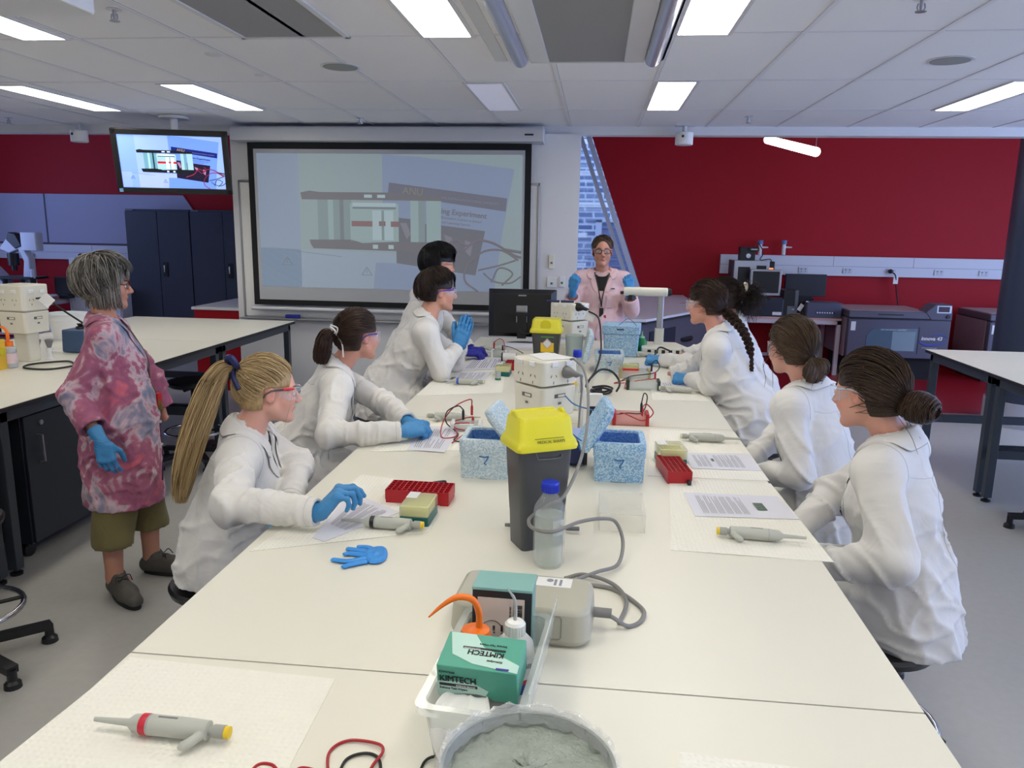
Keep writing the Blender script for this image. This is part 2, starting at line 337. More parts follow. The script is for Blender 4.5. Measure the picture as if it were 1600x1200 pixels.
# ---------- slide picture shared by television and projection ----------
def slide(b,fr,pal):
    """fr(u,v,layer)->3D, u right 0..1, v down 0..1 ; pal indices set with b.cur"""
    def pg(col,pts,layer): b.cur=pal[col]; b.poly([fr(u,v,layer) for u,v in pts][::-1])
    def rc(col,x0,y0,x1,y1,layer): pg(col,[(x0,y0),(x1,y0),(x1,y1),(x0,y1)],layer)
    rc('bg',0,0,1,1,0); rc('bg2',.0,.0,.16,1,1)
    pg('page',[(.48,.0),(.62,.02),(.97,.10),(.93,.55),(.90,1),(.53,1),(.53,.45),(.48,.45)],1)
    pg('pale',[(.0,.70),(.53,.73),(.53,1),(0,1)],1); pg('page',[(.45,.80),(.53,.80),(.53,1),(.44,1)],2)
    pg('navy',[(.505,.205),(.945,.31),(.94,.405),(.50,.29)],2)
    pg('dark',[(.53,.46),(.61,.475),(.61,.50),(.69,.51),(.865,.55),(.83,.88),(.53,.80)],2)
    pg('pinkish',[(.545,.50),(.57,.50),(.585,.58),(.57,.62)],3); pg('pinkish',[(.71,.58),(.74,.60),(.745,.66),(.72,.63)],3); pg('pinkish',[(.79,.62),(.82,.64),(.81,.74),(.79,.70)],3)
    pg('bar',[(.165,.285),(.20,.27),(.24,.28),(.50,.278),(.70,.30),(.71,.335),(.17,.335)],4)
    pg('bar',[(.195,.635),(.36,.63),(.40,.655),(.53,.64),(.70,.65),(.69,.72),(.53,.71),(.21,.70),(.20,.67)],4)
    for x0,x1,cc in ((.23,.27,'glass'),(.27,.29,'glass2'),(.29,.315,'glass'),(.315,.33,'bar2'),(.33,.36,'glass'),(.585,.615,'glass2'),(.615,.64,'glass'),(.645,.70,'glass2')): rc(cc,x0,.335,x1,.64,3)
    rc('glass2',.355,.36,.54,.64,4); rc('white',.365,.355,.53,.385,5); rc('bar2',.365,.385,.53,.40,5); rc('white',.44,.41,.52,.63,5); rc('glass',.475,.41,.485,.63,6)
    rc('red',.36,.49,.44,.53,6); rc('red',.465,.49,.49,.525,6); rc('red',.51,.49,.54,.53,6)
    for x0 in (.41,.46): rc('white',x0,.295,x0+.03,.318,6)
    for x0 in (.44,.50): rc('white',x0,.665,x0+.02,.695,6)
    for cx,cy in ((.105,.80),(.415,.865)):
        b.cur=pal['bar2']; 
        for a,c in (((-.02,.03),(.02,.03)),((.02,.03),(0,-.03)),((0,-.03),(-.02,.03))):
            A=np.array(fr(cx+a[0],cy+a[1],5)); C=np.array(fr(cx+c[0],cy+c[1],5)); b.tube([A,C],.0016*SC[0],4)
        b.tube([fr(cx,cy-.01,5),fr(cx,cy+.015,5)],.0016*SC[0],4)
    b.cur=pal['bar2']; b.tube([fr(.10,.715,5),fr(.32,.76,5)],.0012*SC[0],4)
    for col,pts,rr in (('wire',[(.62,.78),(.70,.72),(.75,.62),(.80,.66),(.84,.62),(.90,.64),(.97,.72),(1.0,.74)],.006),('wire',[(.84,1.0),(.79,.92),(.80,.80),(.86,.70),(.93,.69),(.99,.76)],.005),('bar',[(.86,.86),(.90,.92),(.96,.93),(1,.88)],.004),('bar',[(.84,.84),(.92,.80),(.98,.76)],.004),('bar',[(.89,.93),(.92,.82),(.97,.86),(.93,.95)],.004),('wire',[(.74,.64),(.78,.70),(.82,.62),(.80,.58)],.004),('bar',[(.93,.68),(1,.70)],.007)):
        b.cur=pal[col]; b.tube([fr(min(u,1),min(v,1),6) for u,v in spline([np.array(p) for p in pts],5)],rr*SC[0],5)
    e=np.array(fr(1,0,6))-np.array(fr(0,0,6)); dn=np.array(fr(0,1,6))-np.array(fr(0,0,6)); ex=_n(e*.98+dn*.20); ey=_n(-dn)
    ey=_n(ey-ex*ex.dot(ey)); s=np.linalg.norm(e)
    b.cur=pal['gold']; put_text(b,'ANU',.036*s,fr(.555,.283,7),ex,ey)
    b.cur=pal['ltxt']; put_text(b,'THE AUSTRALIAN NATIONAL UNIVERSITY',.012*s,fr(.70,.318,7),ex,ey,sx=.95)
    b.cur=pal['bar']; put_text(b,'ing Experiment',.028*s,fr(.70,.425,7),ex,ey,bold=.0006*SC[0])
    for i in range(2): put_text(b,('Biomedical Science at School','and Learning Centre')[i],.013*s,fr(.70,.462+.033*i,7),ex,ey)
SC=[1]
def em(name,rgb,st): return mat(name,rgb,.4,emit=(rgb,st))
tvp={k:em('tv_'+k,c,.75) for k,c in dict(bg=(150,180,245),bg2=(130,165,245),page=(110,150,240),pale=(165,185,250),navy=(10,25,110),dark=(20,10,45),pinkish=(170,120,160),bar=(8,14,22),bar2=(20,60,70),glass=(110,160,180),glass2=(165,205,220),white=(225,240,250),red=(200,30,45),wire=(130,20,60),gold=(180,150,90),ltxt=(130,140,190)).items()}
prj={k:mat('projected_'+k,tuple(int(x*.62) for x in c),.8,emit=(c,.34)) for k,c in dict(bg=(182,200,205),bg2=(176,193,216),page=(168,184,214),pale=(184,200,218),navy=(142,144,160),dark=(142,144,154),pinkish=(165,165,178),bar=(146,146,152),bar2=(150,162,168),glass=(165,184,188),glass2=(185,208,210),white=(205,228,235),red=(170,140,142),wire=(150,146,155),gold=(172,168,150),ltxt=(165,168,180)).items()}  # projector light put into the slide's own colours and a weak glow
keys=list(tvp)
# ---------- projector screen ----------
ys=YP-.14
A=lambda u,v:P(u,v,ys)
tl,tr,br_,bl=A(386,222),A(835,225),A(822,480),A(398,482)
X0=(tl[0]+bl[0])/2; X1=(tr[0]+br_[0])/2; ZT=(tl[2]+tr[2])/2; ZB=(bl[2]+br_[2])/2
r=root('projection_screen',(X0,ys,ZB),'large pull-down projector screen with black border showing a washed-out gel tank slide','projector screen')
Wd=X1-X0; Hd=ZT-ZB
part('black_border',BLACKM,r,lambda b:b.bx((0,0,0),(Wd,.004,Hd)))
bd=.058
part('screen_fabric',mat('screen_fabric_grey',(178,180,184),.9),r,lambda b:b.bx((bd,-.002,bd*.9),(Wd-bd,0,Hd-bd)))
SC[0]=2.0
px0,px1,pz0,pz1=bd+.03,Wd-bd-.02,bd+.12,Hd-bd-.04
mb=MB(); slide(mb,lambda u,v,l:(px0+(px1-px0)*u,-.003-.0006*l,pz1+(pz0-pz1)*v),{k:i for i,k in enumerate(keys)})
mb.build('projected_slide',[prj[k] for k in keys],r,smooth=False,label='projected slide of a gel tank and a lab booklet')
hl=P(363,200,ys-.03); hr=P(850,222,ys-.03)
part('screen_housing',mat('screen_case_white',(205,205,208),.45),r,lambda b:b.prism([(-.10,Hd+.01),(-.10,Hd+.105),(-.08,Hd+.135),(.078,Hd+.135),(.078,Hd+.0)],hl[0]-X0,hr[0]-X0,lambda y,z,x:(x,y,z)),bevel=.006)
part('case_logo',BLACK,r,lambda b:b.bx((hr[0]-X0-.17,-.103,Hd+.06),(hr[0]-X0-.09,-.1,Hd+.075)))
part('bottom_bar',mat('screen_bar_white',(215,215,220),.4),r,lambda b:b.cyl((Wd/2,-.0,-.035),.018,Wd+.06,16,'x'))
# whiteboard behind
r=root('whiteboard',(X0-.12,YP-.07,ZB-.12),'whiteboard with aluminium frame behind the projector screen','whiteboard')
part('board',WPLA,r,lambda b:b.bx((0,0,0),(Wd+.20,.015,1.28)))
part('board_frame',SILVER,r,lambda b:[b.bx((-.02,-.01,-.02),(0,.02,1.3)),b.bx((Wd+.18,-.01,-.02),(Wd+.20,.02,1.3)),b.bx((-.02,-.01,1.28),(Wd+.20,.02,1.3))],bevel=.003)
part('pen_tray',SILVER,r,lambda b:b.bx((-.03,-.09,-.025),(Wd+.21,.0,-.01)),bevel=.003)
c=P(458,489,YP-.12); part('whiteboard_eraser',mat('navy_eraser',(28,38,140),.6),None,lambda b:b.rbox((0,0,.02),(.14,.05,.035),.01),loc=(c[0],YP-.13,ZB-.13),bevel=.004,label='navy blue whiteboard eraser on the tray below the projector screen',cat='eraser')
# wall devices
for (u,v),sz,nm,lb in (((862,409),(.05,.13),'wall_remote','cream remote holder on the white wall left of the teacher'),((862,441),(.09,.10),'power_outlet','white double socket on the wall left of the teacher, lower left'),((878,440),(.05,.10),'light_switch','white switch plate beside the double socket by the teacher')):
    c=P(u,v,YP-.05); r=root(nm,c,lb,'switch' if 'switch' in nm else 'wall device')
    part('plate',CREAM if nm=='wall_remote' else WPLA,r,lambda b:b.bx((-sz[0]/2,-.02,-sz[1]/2),(sz[0]/2,0,sz[1]/2)),bevel=.004)
    part('button',GREY if nm=='wall_remote' else mat('socket_green',(60,120,110),.5),r,lambda b:b.bx((-.01,-.024,-.02),(.01,-.018,.0)))
# ---------- television ----------
Y0=6.7
t=[P(172,199,Y0-.12),P(354,203,Y0+.12),P(362,307,Y0+.12),P(183,304,Y0-.12)]
c0=sum(t)/4; ex=_n((t[1]-t[0])+(t[2]-t[3])); ex[2]=0; ex=_n(ex); W=np.linalg.norm(t[1]-t[0])*.5+np.linalg.norm(t[2]-t[3])*.5; Ht=np.linalg.norm(t[3]-t[0])
rz=math.atan2(ex[1],ex[0]); Ht=W*.565
r=root('television',c0,'flat black television tilted down from the ceiling, showing the gel tank slide','television',rz=rz)
tl_=math.radians(12)
def TR(x,y,z): return (x,y*math.cos(tl_)-z*math.sin(tl_)*-1*-1,z*math.cos(tl_)+y*math.sin(tl_))
def TR(x,y,z):
    q=Euler((tl_,0,0)).to_matrix()@Vector((x,y,z)); return (q.x,q.y,q.z)
def tb(b,a,c_): 
    k=MB(); k.bx(a,c_); b.add([TR(*v) for v in k.v],k.f)
def fbez(b):
    e=.048
    tb(b,(-W/2,0,-Ht/2),(W/2,.05,-Ht/2+e)); tb(b,(-W/2,0,Ht/2-e),(W/2,.05,Ht/2)); tb(b,(-W/2,0,-Ht/2),(-W/2+e,.05,Ht/2)); tb(b,(W/2-e,0,-Ht/2),(W/2,.05,Ht/2)); tb(b,(-W/2+.01,.045,-Ht/2+.01),(W/2-.01,.09,Ht/2-.01))
part('bezel',BLACK,r,fbez,bevel=.004)
SC[0]=.7; e=.048
mb=MB(); slide(mb,lambda u,v,l:TR(-W/2+e+(W-2*e)*u,.012-.0005*l,Ht/2-e-(Ht-2*e)*v),{k:i for i,k in enumerate(keys)}); mb.build('screen_picture',[tvp[k] for k in keys],r,smooth=False)
def tvs(b): tb(b,(-W/2+.015,-.003,-Ht/2+.008),(-W/2+.045,.0,-Ht/2+.038))
part('energy_sticker',mat('sticker_blue',(120,170,210),.5),r,tvs)
part('ceiling_bracket',ALU2,r,lambda b:(b.cyl((.02,.08,(CZ-c0[2])/2+.05),.03,CZ-c0[2]-.1),b.lathe([(.13,0),(.12,.025)],(.02,.08,CZ-c0[2]-.03),24)))
# ================= FAR LEFT =================
PIN=mat('lilac_pinboard',(176,178,204),.85); DADO=mat('white_trunking',(216,218,228),.5); JN=mat('panel_joint',(90,90,105),.8)
def X(u,v,y): return float(P(u,v,y)[0])
def Zz(u,v,y): return float(P(u,v,y)[2])
YB=YW-.03
r=root('pinboard_panels',(-9,YB,1.5),'pale lilac wall pinboard panels with slanted right end, under the red wall band','pinboard')
zt=Zz(100,303,YB)-1.5; zb=Zz(100,379,YB)-1.5
xa=X(285,306,YB)+9; xb=X(300,328,YB)+9
part('panel',PIN,r,lambda b:b.prism([(-.4,zb),(xb+.35,zb),(xa,zt),(-.4,zt)],0,.025,lambda x,z,y:(x,y,z)))
part('joint_strip',JN,r,lambda b:[b.bx((X(72,340,YB)+9-.012,-.003,zb),(X(72,340,YB)+9+.012,0,zt)),b.bx((-.4,-.003,zb-.02),(xb+.35,0,zb))])
def trunking(x0,x1,zb,zt,label,joints,socks,plugs):
    r=root('wall_trunking',(x0,YB-.03,zb),label,'cable trunking'); h=zt-zb; w=x1-x0
    part('channel',DADO,r,lambda b:b.bx((0,0,0),(w,.055,h)),bevel=.004)
    part('joint_line',mat('trunking_line',(150,150,170),.7),r,lambda b:[b.bx((0,-.002,h*.48),(w,0,h*.5))]+[b.bx((j,-.002,h*.5),(j+.006,0,h)) for j in joints])
    for s in socks:
        so=part('power_outlet',mat('outlet_white',(205,206,215),.4),r,lambda b:b.bx((s-.06,-.014,h*.14),(s+.06,0,h*.42)),bevel=.003)
        part('switch',mat('outlet_detail',(120,125,135),.5),so,lambda b:[b.bx((s-.035,-.018,h*.30),(s-.015,-.013,h*.36)),b.bx((s+.015,-.018,h*.30),(s+.035,-.013,h*.36)),b.bx((s-.03,-.016,h*.19),(s-.02,-.013,h*.24)),b.bx((s+.02,-.016,h*.19),(s+.03,-.013,h*.24))])
    return r
zl0=Zz(100,405,YB); zl1=Zz(100,380,YB)
lt=trunking(-9.4,X(207,400,YB),zl0,zl1-.02,'white cable trunking with two plugs on the left red wall, under the pinboards',[2.0,4.0],[X(48,395,YB)+9.4,X(132,395,YB)+9.4,.9],[])
def plugcord(name,pos,pts,label,col=BLACK,rad=.008):
    r=root(name,pos,label,'power cord'); pos=np.array(pos)
    part('plug',col,r,lambda b:b.lathe([(.028,.0),(.03,-.02),(.02,-.05),(.01,-.06)],(0,0,0),14,'y'))
    part('cord',col,r,lambda b:b.tube([np.array(p)-pos for p in spline(pts,6)],rad,6)); return r
for (u,v),lb,c_ in (((50,398),'white plug and hanging cord on the left wall trunking above the microscope table',WPLA),((127,399),'black plug with white tag on the left wall trunking beside the grey-haired woman',BLACK)):
    p=P(u,v,YB-.05); q=plugcord('plug_and_cord',p,[p,p+[-.05,-.05,-.06],p+[-.09,-.03,-.2],p+[-.08,-.02,-.55],p+[-.02,-.02,-.75]] if c_ is WPLA else [p,p+[-.05,-.05,-.03],p+[-.10,-.03,-.05]],lb,c_)
    if c_ is BLACK: part('tag',WPLA,q,lambda b:b.bx((-.17,-.05,-.13),(-.06,-.045,-.03)))
# red wall behind the microscope area is wall_back; tall cabinets
CAB=mat('dark_blue_grey_cabinet',(52,56,72),.45,.05)
for i,(u0,u1,lb) in enumerate(((201,304,'tall dark grey two-door cabinet, left of the pair behind the grey-haired woman'),(305,404,'tall dark grey two-door cabinet, right of the pair, partly behind the white partition'))):
    yc=10.25; x0=X(u0,420,yc); x1=X(u1,420,yc); x1=x0+.93 if i==0 else x0+.9; zt=Zz(250,327,yc)
    if i==1: x0=cabx; x1=x0+.93
    cabx=x1+.01
    r=root('storage_cabinet',((x0+x1)/2,yc,0),lb,'cabinet','tall dark cabinets'); w=x1-x0
    part('body',CAB,r,lambda b:b.bx((-w/2,.02,0),(w/2,.5,zt)),bevel=.004)
    for s in(-1,1):
        d=part('door',CAB,r,lambda b:b.bx((min(0,s*w/2)+.004,-.0,.06),(max(0,s*w/2)-.004,.02,zt-.03)),bevel=.003)
    part('handle',BLACK,r,lambda b:(b.bx((.045,-.012,1.02),(.115,-.0,1.22)),),bevel=.004)
    part('latch',CHROME,r,lambda b:b.bx((.065,-.025,1.08),(.082,-.012,1.18),),bevel=.003)
    part('label_strip',mat('grey_label',(120,122,135),.5),r,lambda b:b.bx((-w/2+.02,-.003,zt-.022),(-w/2+.12,.02,zt-.008)))
# low white lockers
x0=X(106,449,10.0)
r=root('low_white_cupboard',(x0,10.0,0),'low white cupboard with small handle against the red wall behind the grey-haired woman','cupboard')
LIL=mat('white_cupboard',(215,217,232),.5)
part('carcass',LIL,r,lambda b:b.bx((0,.02,.05),(.76,.5,.86)),bevel=.003)
for k in range(2):
    d=part('door',LIL,r,lambda b:b.bx((.01+.375*k,0,.06),(.37+.375*k,.02,.84)),bevel=.003)
    part('handle',SILVER,d,lambda b:b.tube([(.06+.395*k,0,.74),(.06+.395*k,-.03,.74),(.06+.395*k,-.03,.58),(.06+.395*k,0,.58)],.005,6))
    part('lock',BLACK,d,lambda b:b.cyl((.22+.2*k,-.003,.79),.015,.01,12,'y'))
# microscope table
def frametable(name,c,sx,sy,z,label,topm,frm,cat='table',shelf=None,leg=.04,back_rail=.3):
    r=root(name,c,label,cat)
    part('table_top',topm,r,lambda b:b.bx((-sx/2,-sy/2,z-.03),(sx/2,sy/2,z)),bevel=.004)
    for a in(-1,1):
        for q in(-1,1): part('leg',frm,r,lambda b:b.bx((a*sx/2-a*leg,q*sy/2-q*leg,0),(a*sx/2,q*sy/2,z-.03)),bevel=.003)
    part('rail',frm,r,lambda b:[b.bx((-sx/2,s*(sy/2)-(.03 if s>0 else 0),z-.08),(sx/2,s*(sy/2)+(.03 if s<0 else 0),z-.03)) for s in(-1,1)]+[b.bx((a*sx/2-(leg if a>0 else 0),-sy/2,z-.08),(a*sx/2+(leg if a<0 else 0),sy/2,z-.03)) for a in(-1,1)]+[b.bx((-sx/2,sy/2-.03,back_rail),(sx/2,sy/2,back_rail+.04))],bevel=.002)
    if shelf is not None: part('shelf',topm,r,lambda b:b.bx((-sx/2,-sy/2,shelf),(sx/2,sy/2,shelf+.025)))
    return r
PEACH=mat('peach_table_top',(205,165,160),.5); PWHT=mat('white_steel_legs',(200,195,205),.45)
frametable('instrument_table',(-7.95,9.85,0),1.35,.8,.72,'peach-topped white-legged table with a lower shelf under the microscope, far left',PEACH,PWHT,shelf=.26)
# microscope
mc=P(30,448,9.75); MW=mat('microscope_white',(214,218,232),.4)
r=root('inverted_microscope',(-7.72,9.75,.72),'white and black microscope on the peach table at the far left','microscope')
part('base',MW,r,lambda b:(b.rbox((-.1,0,.06),(.62,.42,.12),.05),b.prism([(-.35,.1),(-.1,.1),(-.25,.32),(-.35,.42)],-.1,.1,lambda x,z,y:(x,y,z))),bevel=.01)
part('arm',MW,r,lambda b:b.prism([(.06,.1),(.20,.1),(.20,.55),(.08,.74),(-.10,.80),(-.22,.66),(-.08,.60),(.05,.66),(.12,.5)],-.06,.06,lambda x,z,y:(x,y,z)),bevel=.012)
part('lamp_head',BLACK,r,lambda b:b.prism([(-.10,.78),(.02,.66),(.12,.70),(.04,.86),(-.06,.88)],-.07,.07,lambda x,z,y:(x,y,z)),bevel=.01)
part('lamp_cover',MW,r,lambda b:b.rbox((.22,0,.76),(.24,.14,.24),.03),bevel=.008)
part('condenser',BLACK,r,lambda b:(b.cyl((-.07,0,.52),.07,.16,18),b.cyl((-.07,0,.42),.035,.10,16)))
part('stage',BLACK,r,lambda b:(b.rbox((0,0,.28),(.60,.34,.03),.03),b.cyl((.1,-.1,.22),.03,.12,12),b.cyl((-.15,-.1,.22),.03,.12,12),b.cyl((.22,-.05,.22),.035,.10,12)))
part('stage_knob',MW,r,lambda b:b.cyl((.28,-.12,.34),.03,.12,12))
r=root('dark_monitor_box',(-7.18,9.9,.72),'small dark screen beside the microscope','monitor'); part('screen',BLACK,r,lambda b:b.box((0,0,.17),(.3,.05,.24)),bevel=.01); part('foot',BLACK,r,lambda b:b.box((0,0,.03),(.14,.14,.06)),bevel=.01)
part('keyboard',mat('grey_keys',(150,150,165),.5),None,lambda b:b.box((0,0,.012),(.42,.16,.024),(.0,0,.05)),loc=(-6.95-.62,9.6,.722),bevel=.004,label='grey keyboard lying on the peach table left of the cupboard',cat='keyboard')
part('papers_pile',WPLA,None,lambda b:[b.box((0.02*i,0,.004+.006*i),(.3,.21,.005),(0,0,.2*i)) for i in range(4)],loc=(-7.45,9.75,.75),label='loose papers lying on the peach table',cat='papers')
r=root('power_supply_box',(-7.4,9.8,.285),'white instrument box with dark display on the shelf under the peach table','instrument'); part('case',MW,r,lambda b:b.rbox((0,0,.07),(.4,.3,.14),.015),bevel=.006); part('display',BLACK,r,lambda b:b.bx((-.16,-.153,.06),(-.03,-.149,.11)))
# dark chair / clutter at the extreme left
r=root('swivel_chair',(-7.3,8.55,0),'dark blue swivel chair at the far left edge behind the power column','chair')
NAVY=mat('navy_fabric',(32,38,66),.8)
part('backrest',NAVY,r,lambda b:b.rbox((0,.22,.78),(.42,.07,.38),.03),bevel=.02); part('seat',NAVY,r,lambda b:b.rbox((0,0,.48),(.48,.46,.09),.1),bevel=.02); part('pole',BLACK,r,lambda b:b.cyl((0,0,.26),.025,.36)); 
for k in range(5): part('leg',BLACK,r,lambda b,k=k:b.tube([(0,0,.1),(.28*math.cos(k*1.257),.28*math.sin(k*1.257),.05)],.022,8))
# red counter seen left of the partition, and blue-topped table
r=root('red_counter',(-4.2,8.15,0),'red-sided counter with a white sloping top just left of the white partition','counter')
part('red_side',RED,r,lambda b:b.bx((0,-.4,0),(1.2,.6,.86)),bevel=.004); part('counter_top',WPLA,r,lambda b:b.bx((-.02,-.42,.86),(1.2,.62,.89)),bevel=.004)
frametable('blue_topped_table',(-4.45,9.35,0),.62,.7,.72,'small table with pale turquoise top in front of the tall cabinets',mat('turquoise_top',(150,215,225),.35),mat('navy_frame',(50,56,80),.5))
# ================= BENCHES LEFT =================
def bench(name,x0,x1,ys_,z,label,legs_x,group=None,ov=.03,crossbars=(),label2=None):
    """bench running along y made of framed tables; ys_: joints"""
    out=[]
    for i in range(len(ys_)-1):
        y0,y1=ys_[i]+.0004,ys_[i+1]-.0004; r=root(name,((x0+x1)/2,(y0+y1)/2,0),label[i],'lab bench',group); X0_=x0-(x0+x1)/2; X1_=-X0_; L_=(y1-y0)/2
        part('bench_top',TOP,r,lambda b:b.bx((X0_,-L_+.0018,z-.003),(X1_,L_-.0018,z)))
        part('top_edge',EDGE,r,lambda b:b.bx((X0_+.0008,-L_,z-.025),(X1_-.0008,L_,z-.003)))
        w=.05
        for lx in legs_x:
            for ly in (-L_+ov+w/2,L_-ov-w/2):
                lg=part('leg',FRAME,r,lambda b:b.bx((lx-(x0+x1)/2-w/2,ly-w/2,.03),(lx-(x0+x1)/2+w/2,ly+w/2,z-.025)),bevel=.003)
                part('foot',BLACK,lg,lambda b:b.lathe([(.03,0),(.03,.012),(.012,.018),(.012,.03)],(lx-(x0+x1)/2,ly,0),14))
        a,c_=legs_x[0]-(x0+x1)/2,legs_x[-1]-(x0+x1)/2
        def fr(b):
            for ly in (-L_+ov+w/2,L_-ov-w/2): b.bx((a,ly-w/2,z-.085),(c_,ly+w/2,z-.025)); b.bx((a,ly-w/2+.005,.30),(c_,ly+w/2-.005,.36))
            for lx in legs_x: b.bx((lx-(x0+x1)/2-w/2,-L_+ov,z-.085),(lx-(x0+x1)/2+w/2,L_-ov,z-.025))
        part('frame',FRAME,r,fr,bevel=.003); out.append(r)
    return out
bench("lab_bench",-4.36,-2.78,[-.9,1.2,3.29,5.55,6.95],.87,["left cream lab bench section nearest the photographer, cut off by the left edge","left cream lab bench section at the left photo edge","left cream lab bench section behind the grey-haired woman, over the dark pedestal","left cream lab bench end section beneath the projector screen"],[-4.31,-2.84],"left row of lab benches")
# dark pedestal cabinet on castors, under the left bench
DK=mat('black_blue_pedestal',(34,38,46),.5)
r=root('pedestal_cabinet',(-3.16,3.92,0),'dark rolling pedestal cabinet under the left bench beside the woman in tie-dye','cabinet')
part('body',DK,r,lambda b:b.bx((-.3,-.42,.09),(.3,.42,.78)),bevel=.004)
d=part('door',DK,r,lambda b:b.bx((.3,-.415,.1),(.318,.415,.77)),bevel=.003)
part('handle',SILVER,d,lambda b:b.tube([(.318,-.33,.66),(.345,-.33,.66),(.348,-.33,.52),(.318,-.33,.515)],.006,8)); part('lock',SILVER,d,lambda b:b.cyl((.321,-.30,.72),.013,.012,14,'x'))
for a in(-1,1):
    for q in(-1,1): part('castor',BLACK,r,lambda b:(b.cyl((a*.22,q*.36,.04),.04,.03,16,'x'),b.bx((a*.22-.02,q*.36-.02,.06),(a*.22+.02,q*.36+.02,.09))))
r=root('pedestal_cabinet',(-3.16,2.75,0),'dark cabinet under the left bench at the left photo edge, left of the handled door','cabinet')
part('body',DK,r,lambda b:b.bx((-.3,-.42,.09),(.3,.42,.78)),bevel=.004); part('door',DK,r,lambda b:b.bx((.3,-.415,.1),(.318,.415,.77)),bevel=.003)
# stools
def stool(x,y,label,h=.62,group='black lab stools',rz=0.0,ring=.24,ringr=.21,base=.29):
    r=root('lab_stool',(x,y,0),label,'stool',group,rz)
    part('seat',mat('black_seat_vinyl',(20,20,22),.35),r,lambda b:b.lathe([(.0,h-.045),(.15,h-.045),(.175,h-.03),(.18,h-.012),(.172,h),(.0,h+.003)],(0,0,0),36))
    part('seat_plate',BLACK,r,lambda b:[b.tube([(-.12,0,h-.055),(.12,0,h-.055)],.012,8),b.tube([(0,-.12,h-.055),(0,.12,h-.055)],.012,8)])
    part('pole',BLACK,r,lambda b:b.lathe([(.028,.07),(.028,.30),(.018,.31),(.018,h-.05)],(0,0,0),16))
    part('foot_ring',CHROME,r,lambda b:b.tube([(ringr*math.cos(a*.2094),ringr*math.sin(a*.2094),ring) for a in range(30)],.011,10,closed=True))
    part('ring_spokes',BLACK,r,lambda b:[b.tube([(0,0,ring),(ringr*math.cos(a),ringr*math.sin(a),ring)],.009,6) for a in (.3,2.4,4.5)]+[b.cyl((0,0,ring),.035,.04,14)])
    for k in range(5):
        a=k*1.2566+.4; l=part('base_leg',BLACK,r,lambda b:(b.box((.15*math.cos(a),.15*math.sin(a),.085),(.30,.045,.03),(0,.08,a)),))
        part('glide',BLACK,l,lambda b:b.lathe([(.032,0),(.030,.02),(.018,.03),(.018,.075)],(.29*math.cos(a),.29*math.sin(a),0),14))
    return r
c=PZ(284,600,.62); stool(c[0],c[1]+.15,'empty black round stool between the grey-haired woman and the blond ponytail')
stool(-2.42,2.55,'stool at the left photo edge, only its chrome ring and base showing',rz=.5)
stool(2.86,4.75,'stool at the right photo edge, only its chrome ring and black base showing',rz=2.6)
c=PZ(1040,524,.62); stool(c[0]+.12,c[1]-.02,'black round stool behind the document camera, in front of the counter')
# ================= POWER COLUMNS =================
def column(x,y,zt,w,d,rz,label,sockets=(1,1),post=.14,tiers=((.0,.16),(.168,.30)),tag_=False):
    """tower with two socket boxes on a post; zt top of upper box"""
    r=root('power_column',(x,y,.87),label,'power column','cream bench power columns',rz)
    h=zt-.87
    part('post',CREAM,r,lambda b:b.rbox((0,0,(h-.30)/2+.0),(post,post*.8,h-.30),.015),bevel=.003) if h>.36 else None
    up=part('upper_box',CREAM,r,lambda b:b.rbox((0,0,h-tiers[0][1]/2),(w,d,tiers[0][1]),.025,6),bevel=.007)
    lo=part('lower_box',CREAM,r,lambda b:b.rbox((0,0,h-(tiers[1][0]+tiers[1][1])/2),(w*.98,d*.98,tiers[1][1]-tiers[1][0]),.025,6,taper=(.95,.95)),bevel=.005)
    part('groove',mat('groove_grey',(160,156,145),.7),r,lambda b:b.rbox((0,0,h-.164),(w*.94,d*.94,.014),.02))
    def face(px_,k,side):
        # socket plates: side 0 front(-y), 1 right(+x)
        zc=h-tiers[0][1]*.5
        def T(a,q,z): return (a,-d/2-q,z) if side==0 else (w/2+q,a,z)
        def bb(b,a0,a1,q0,q1,z0,z1):
            v0=T(a0,q0,z0); v1=T(a1,q1,z1); b.bx(v0,v1)
        def sw(b):
            bb(b,px_-.017,px_+.017,0,.008,zc+.028,zc+.05)
        s=part('switch',WPLA,up,sw,bevel=.003)
        def pins(b):
            for dx,ang in ((-.014,.5),(.014,-.5)):
                c_=T(px_+dx,.0005,zc-.012); b.box(c_,(.003,.002,.012) if side==0 else (.002,.003,.012),(0,ang,0) if side==0 else (-ang,0,0))
            c_=T(px_,.0005,zc-.040); b.box(c_,(.003,.002,.012) if side==0 else (.002,.003,.012))
        part('socket_slots',mat('socket_slot',(112,106,96),.6),up,pins,smooth=False)
    for k in range(sockets[0]*2): face((-.055 if k==0 else .055)*w/.28,k,0)
    for k in range(sockets[1]*2): face((-.055 if k==0 else .055)*d/.28,k,1)
    zl=h-tiers[1][0]-.03; part('rating_label',mat('label_outline',(100,98,92),.5),lo,lambda b:[b.bx((-.03,-d*.49-.001,zl-.016),(.03,-d*.49+.001,zl)),b.bx((-.008,-d*.49-.001,zl-.045),(.008,-d*.49+.001,zl-.036)),b.bx((w*.49-.001,-.03,zl-.016),(w*.49+.001,.03,zl)),b.bx((w*.49-.001,-.008,zl-.045),(w*.49+.001,.008,zl-.036))]); part('rating_plate',CREAM,lo,lambda b:[b.bx((-.012,-d*.49-.0015,zl-.013),(.026,-d*.49+.001,zl-.003)),b.bx((w*.49-.001,-.012,zl-.013),(w*.49+.0015,.026,zl-.003))])
    return r,h
cl,_=column(-3.58,4.52,1.355,.22,.20,-.15,'cream power column with tag and two sockets on the left bench',(1,1),.115)
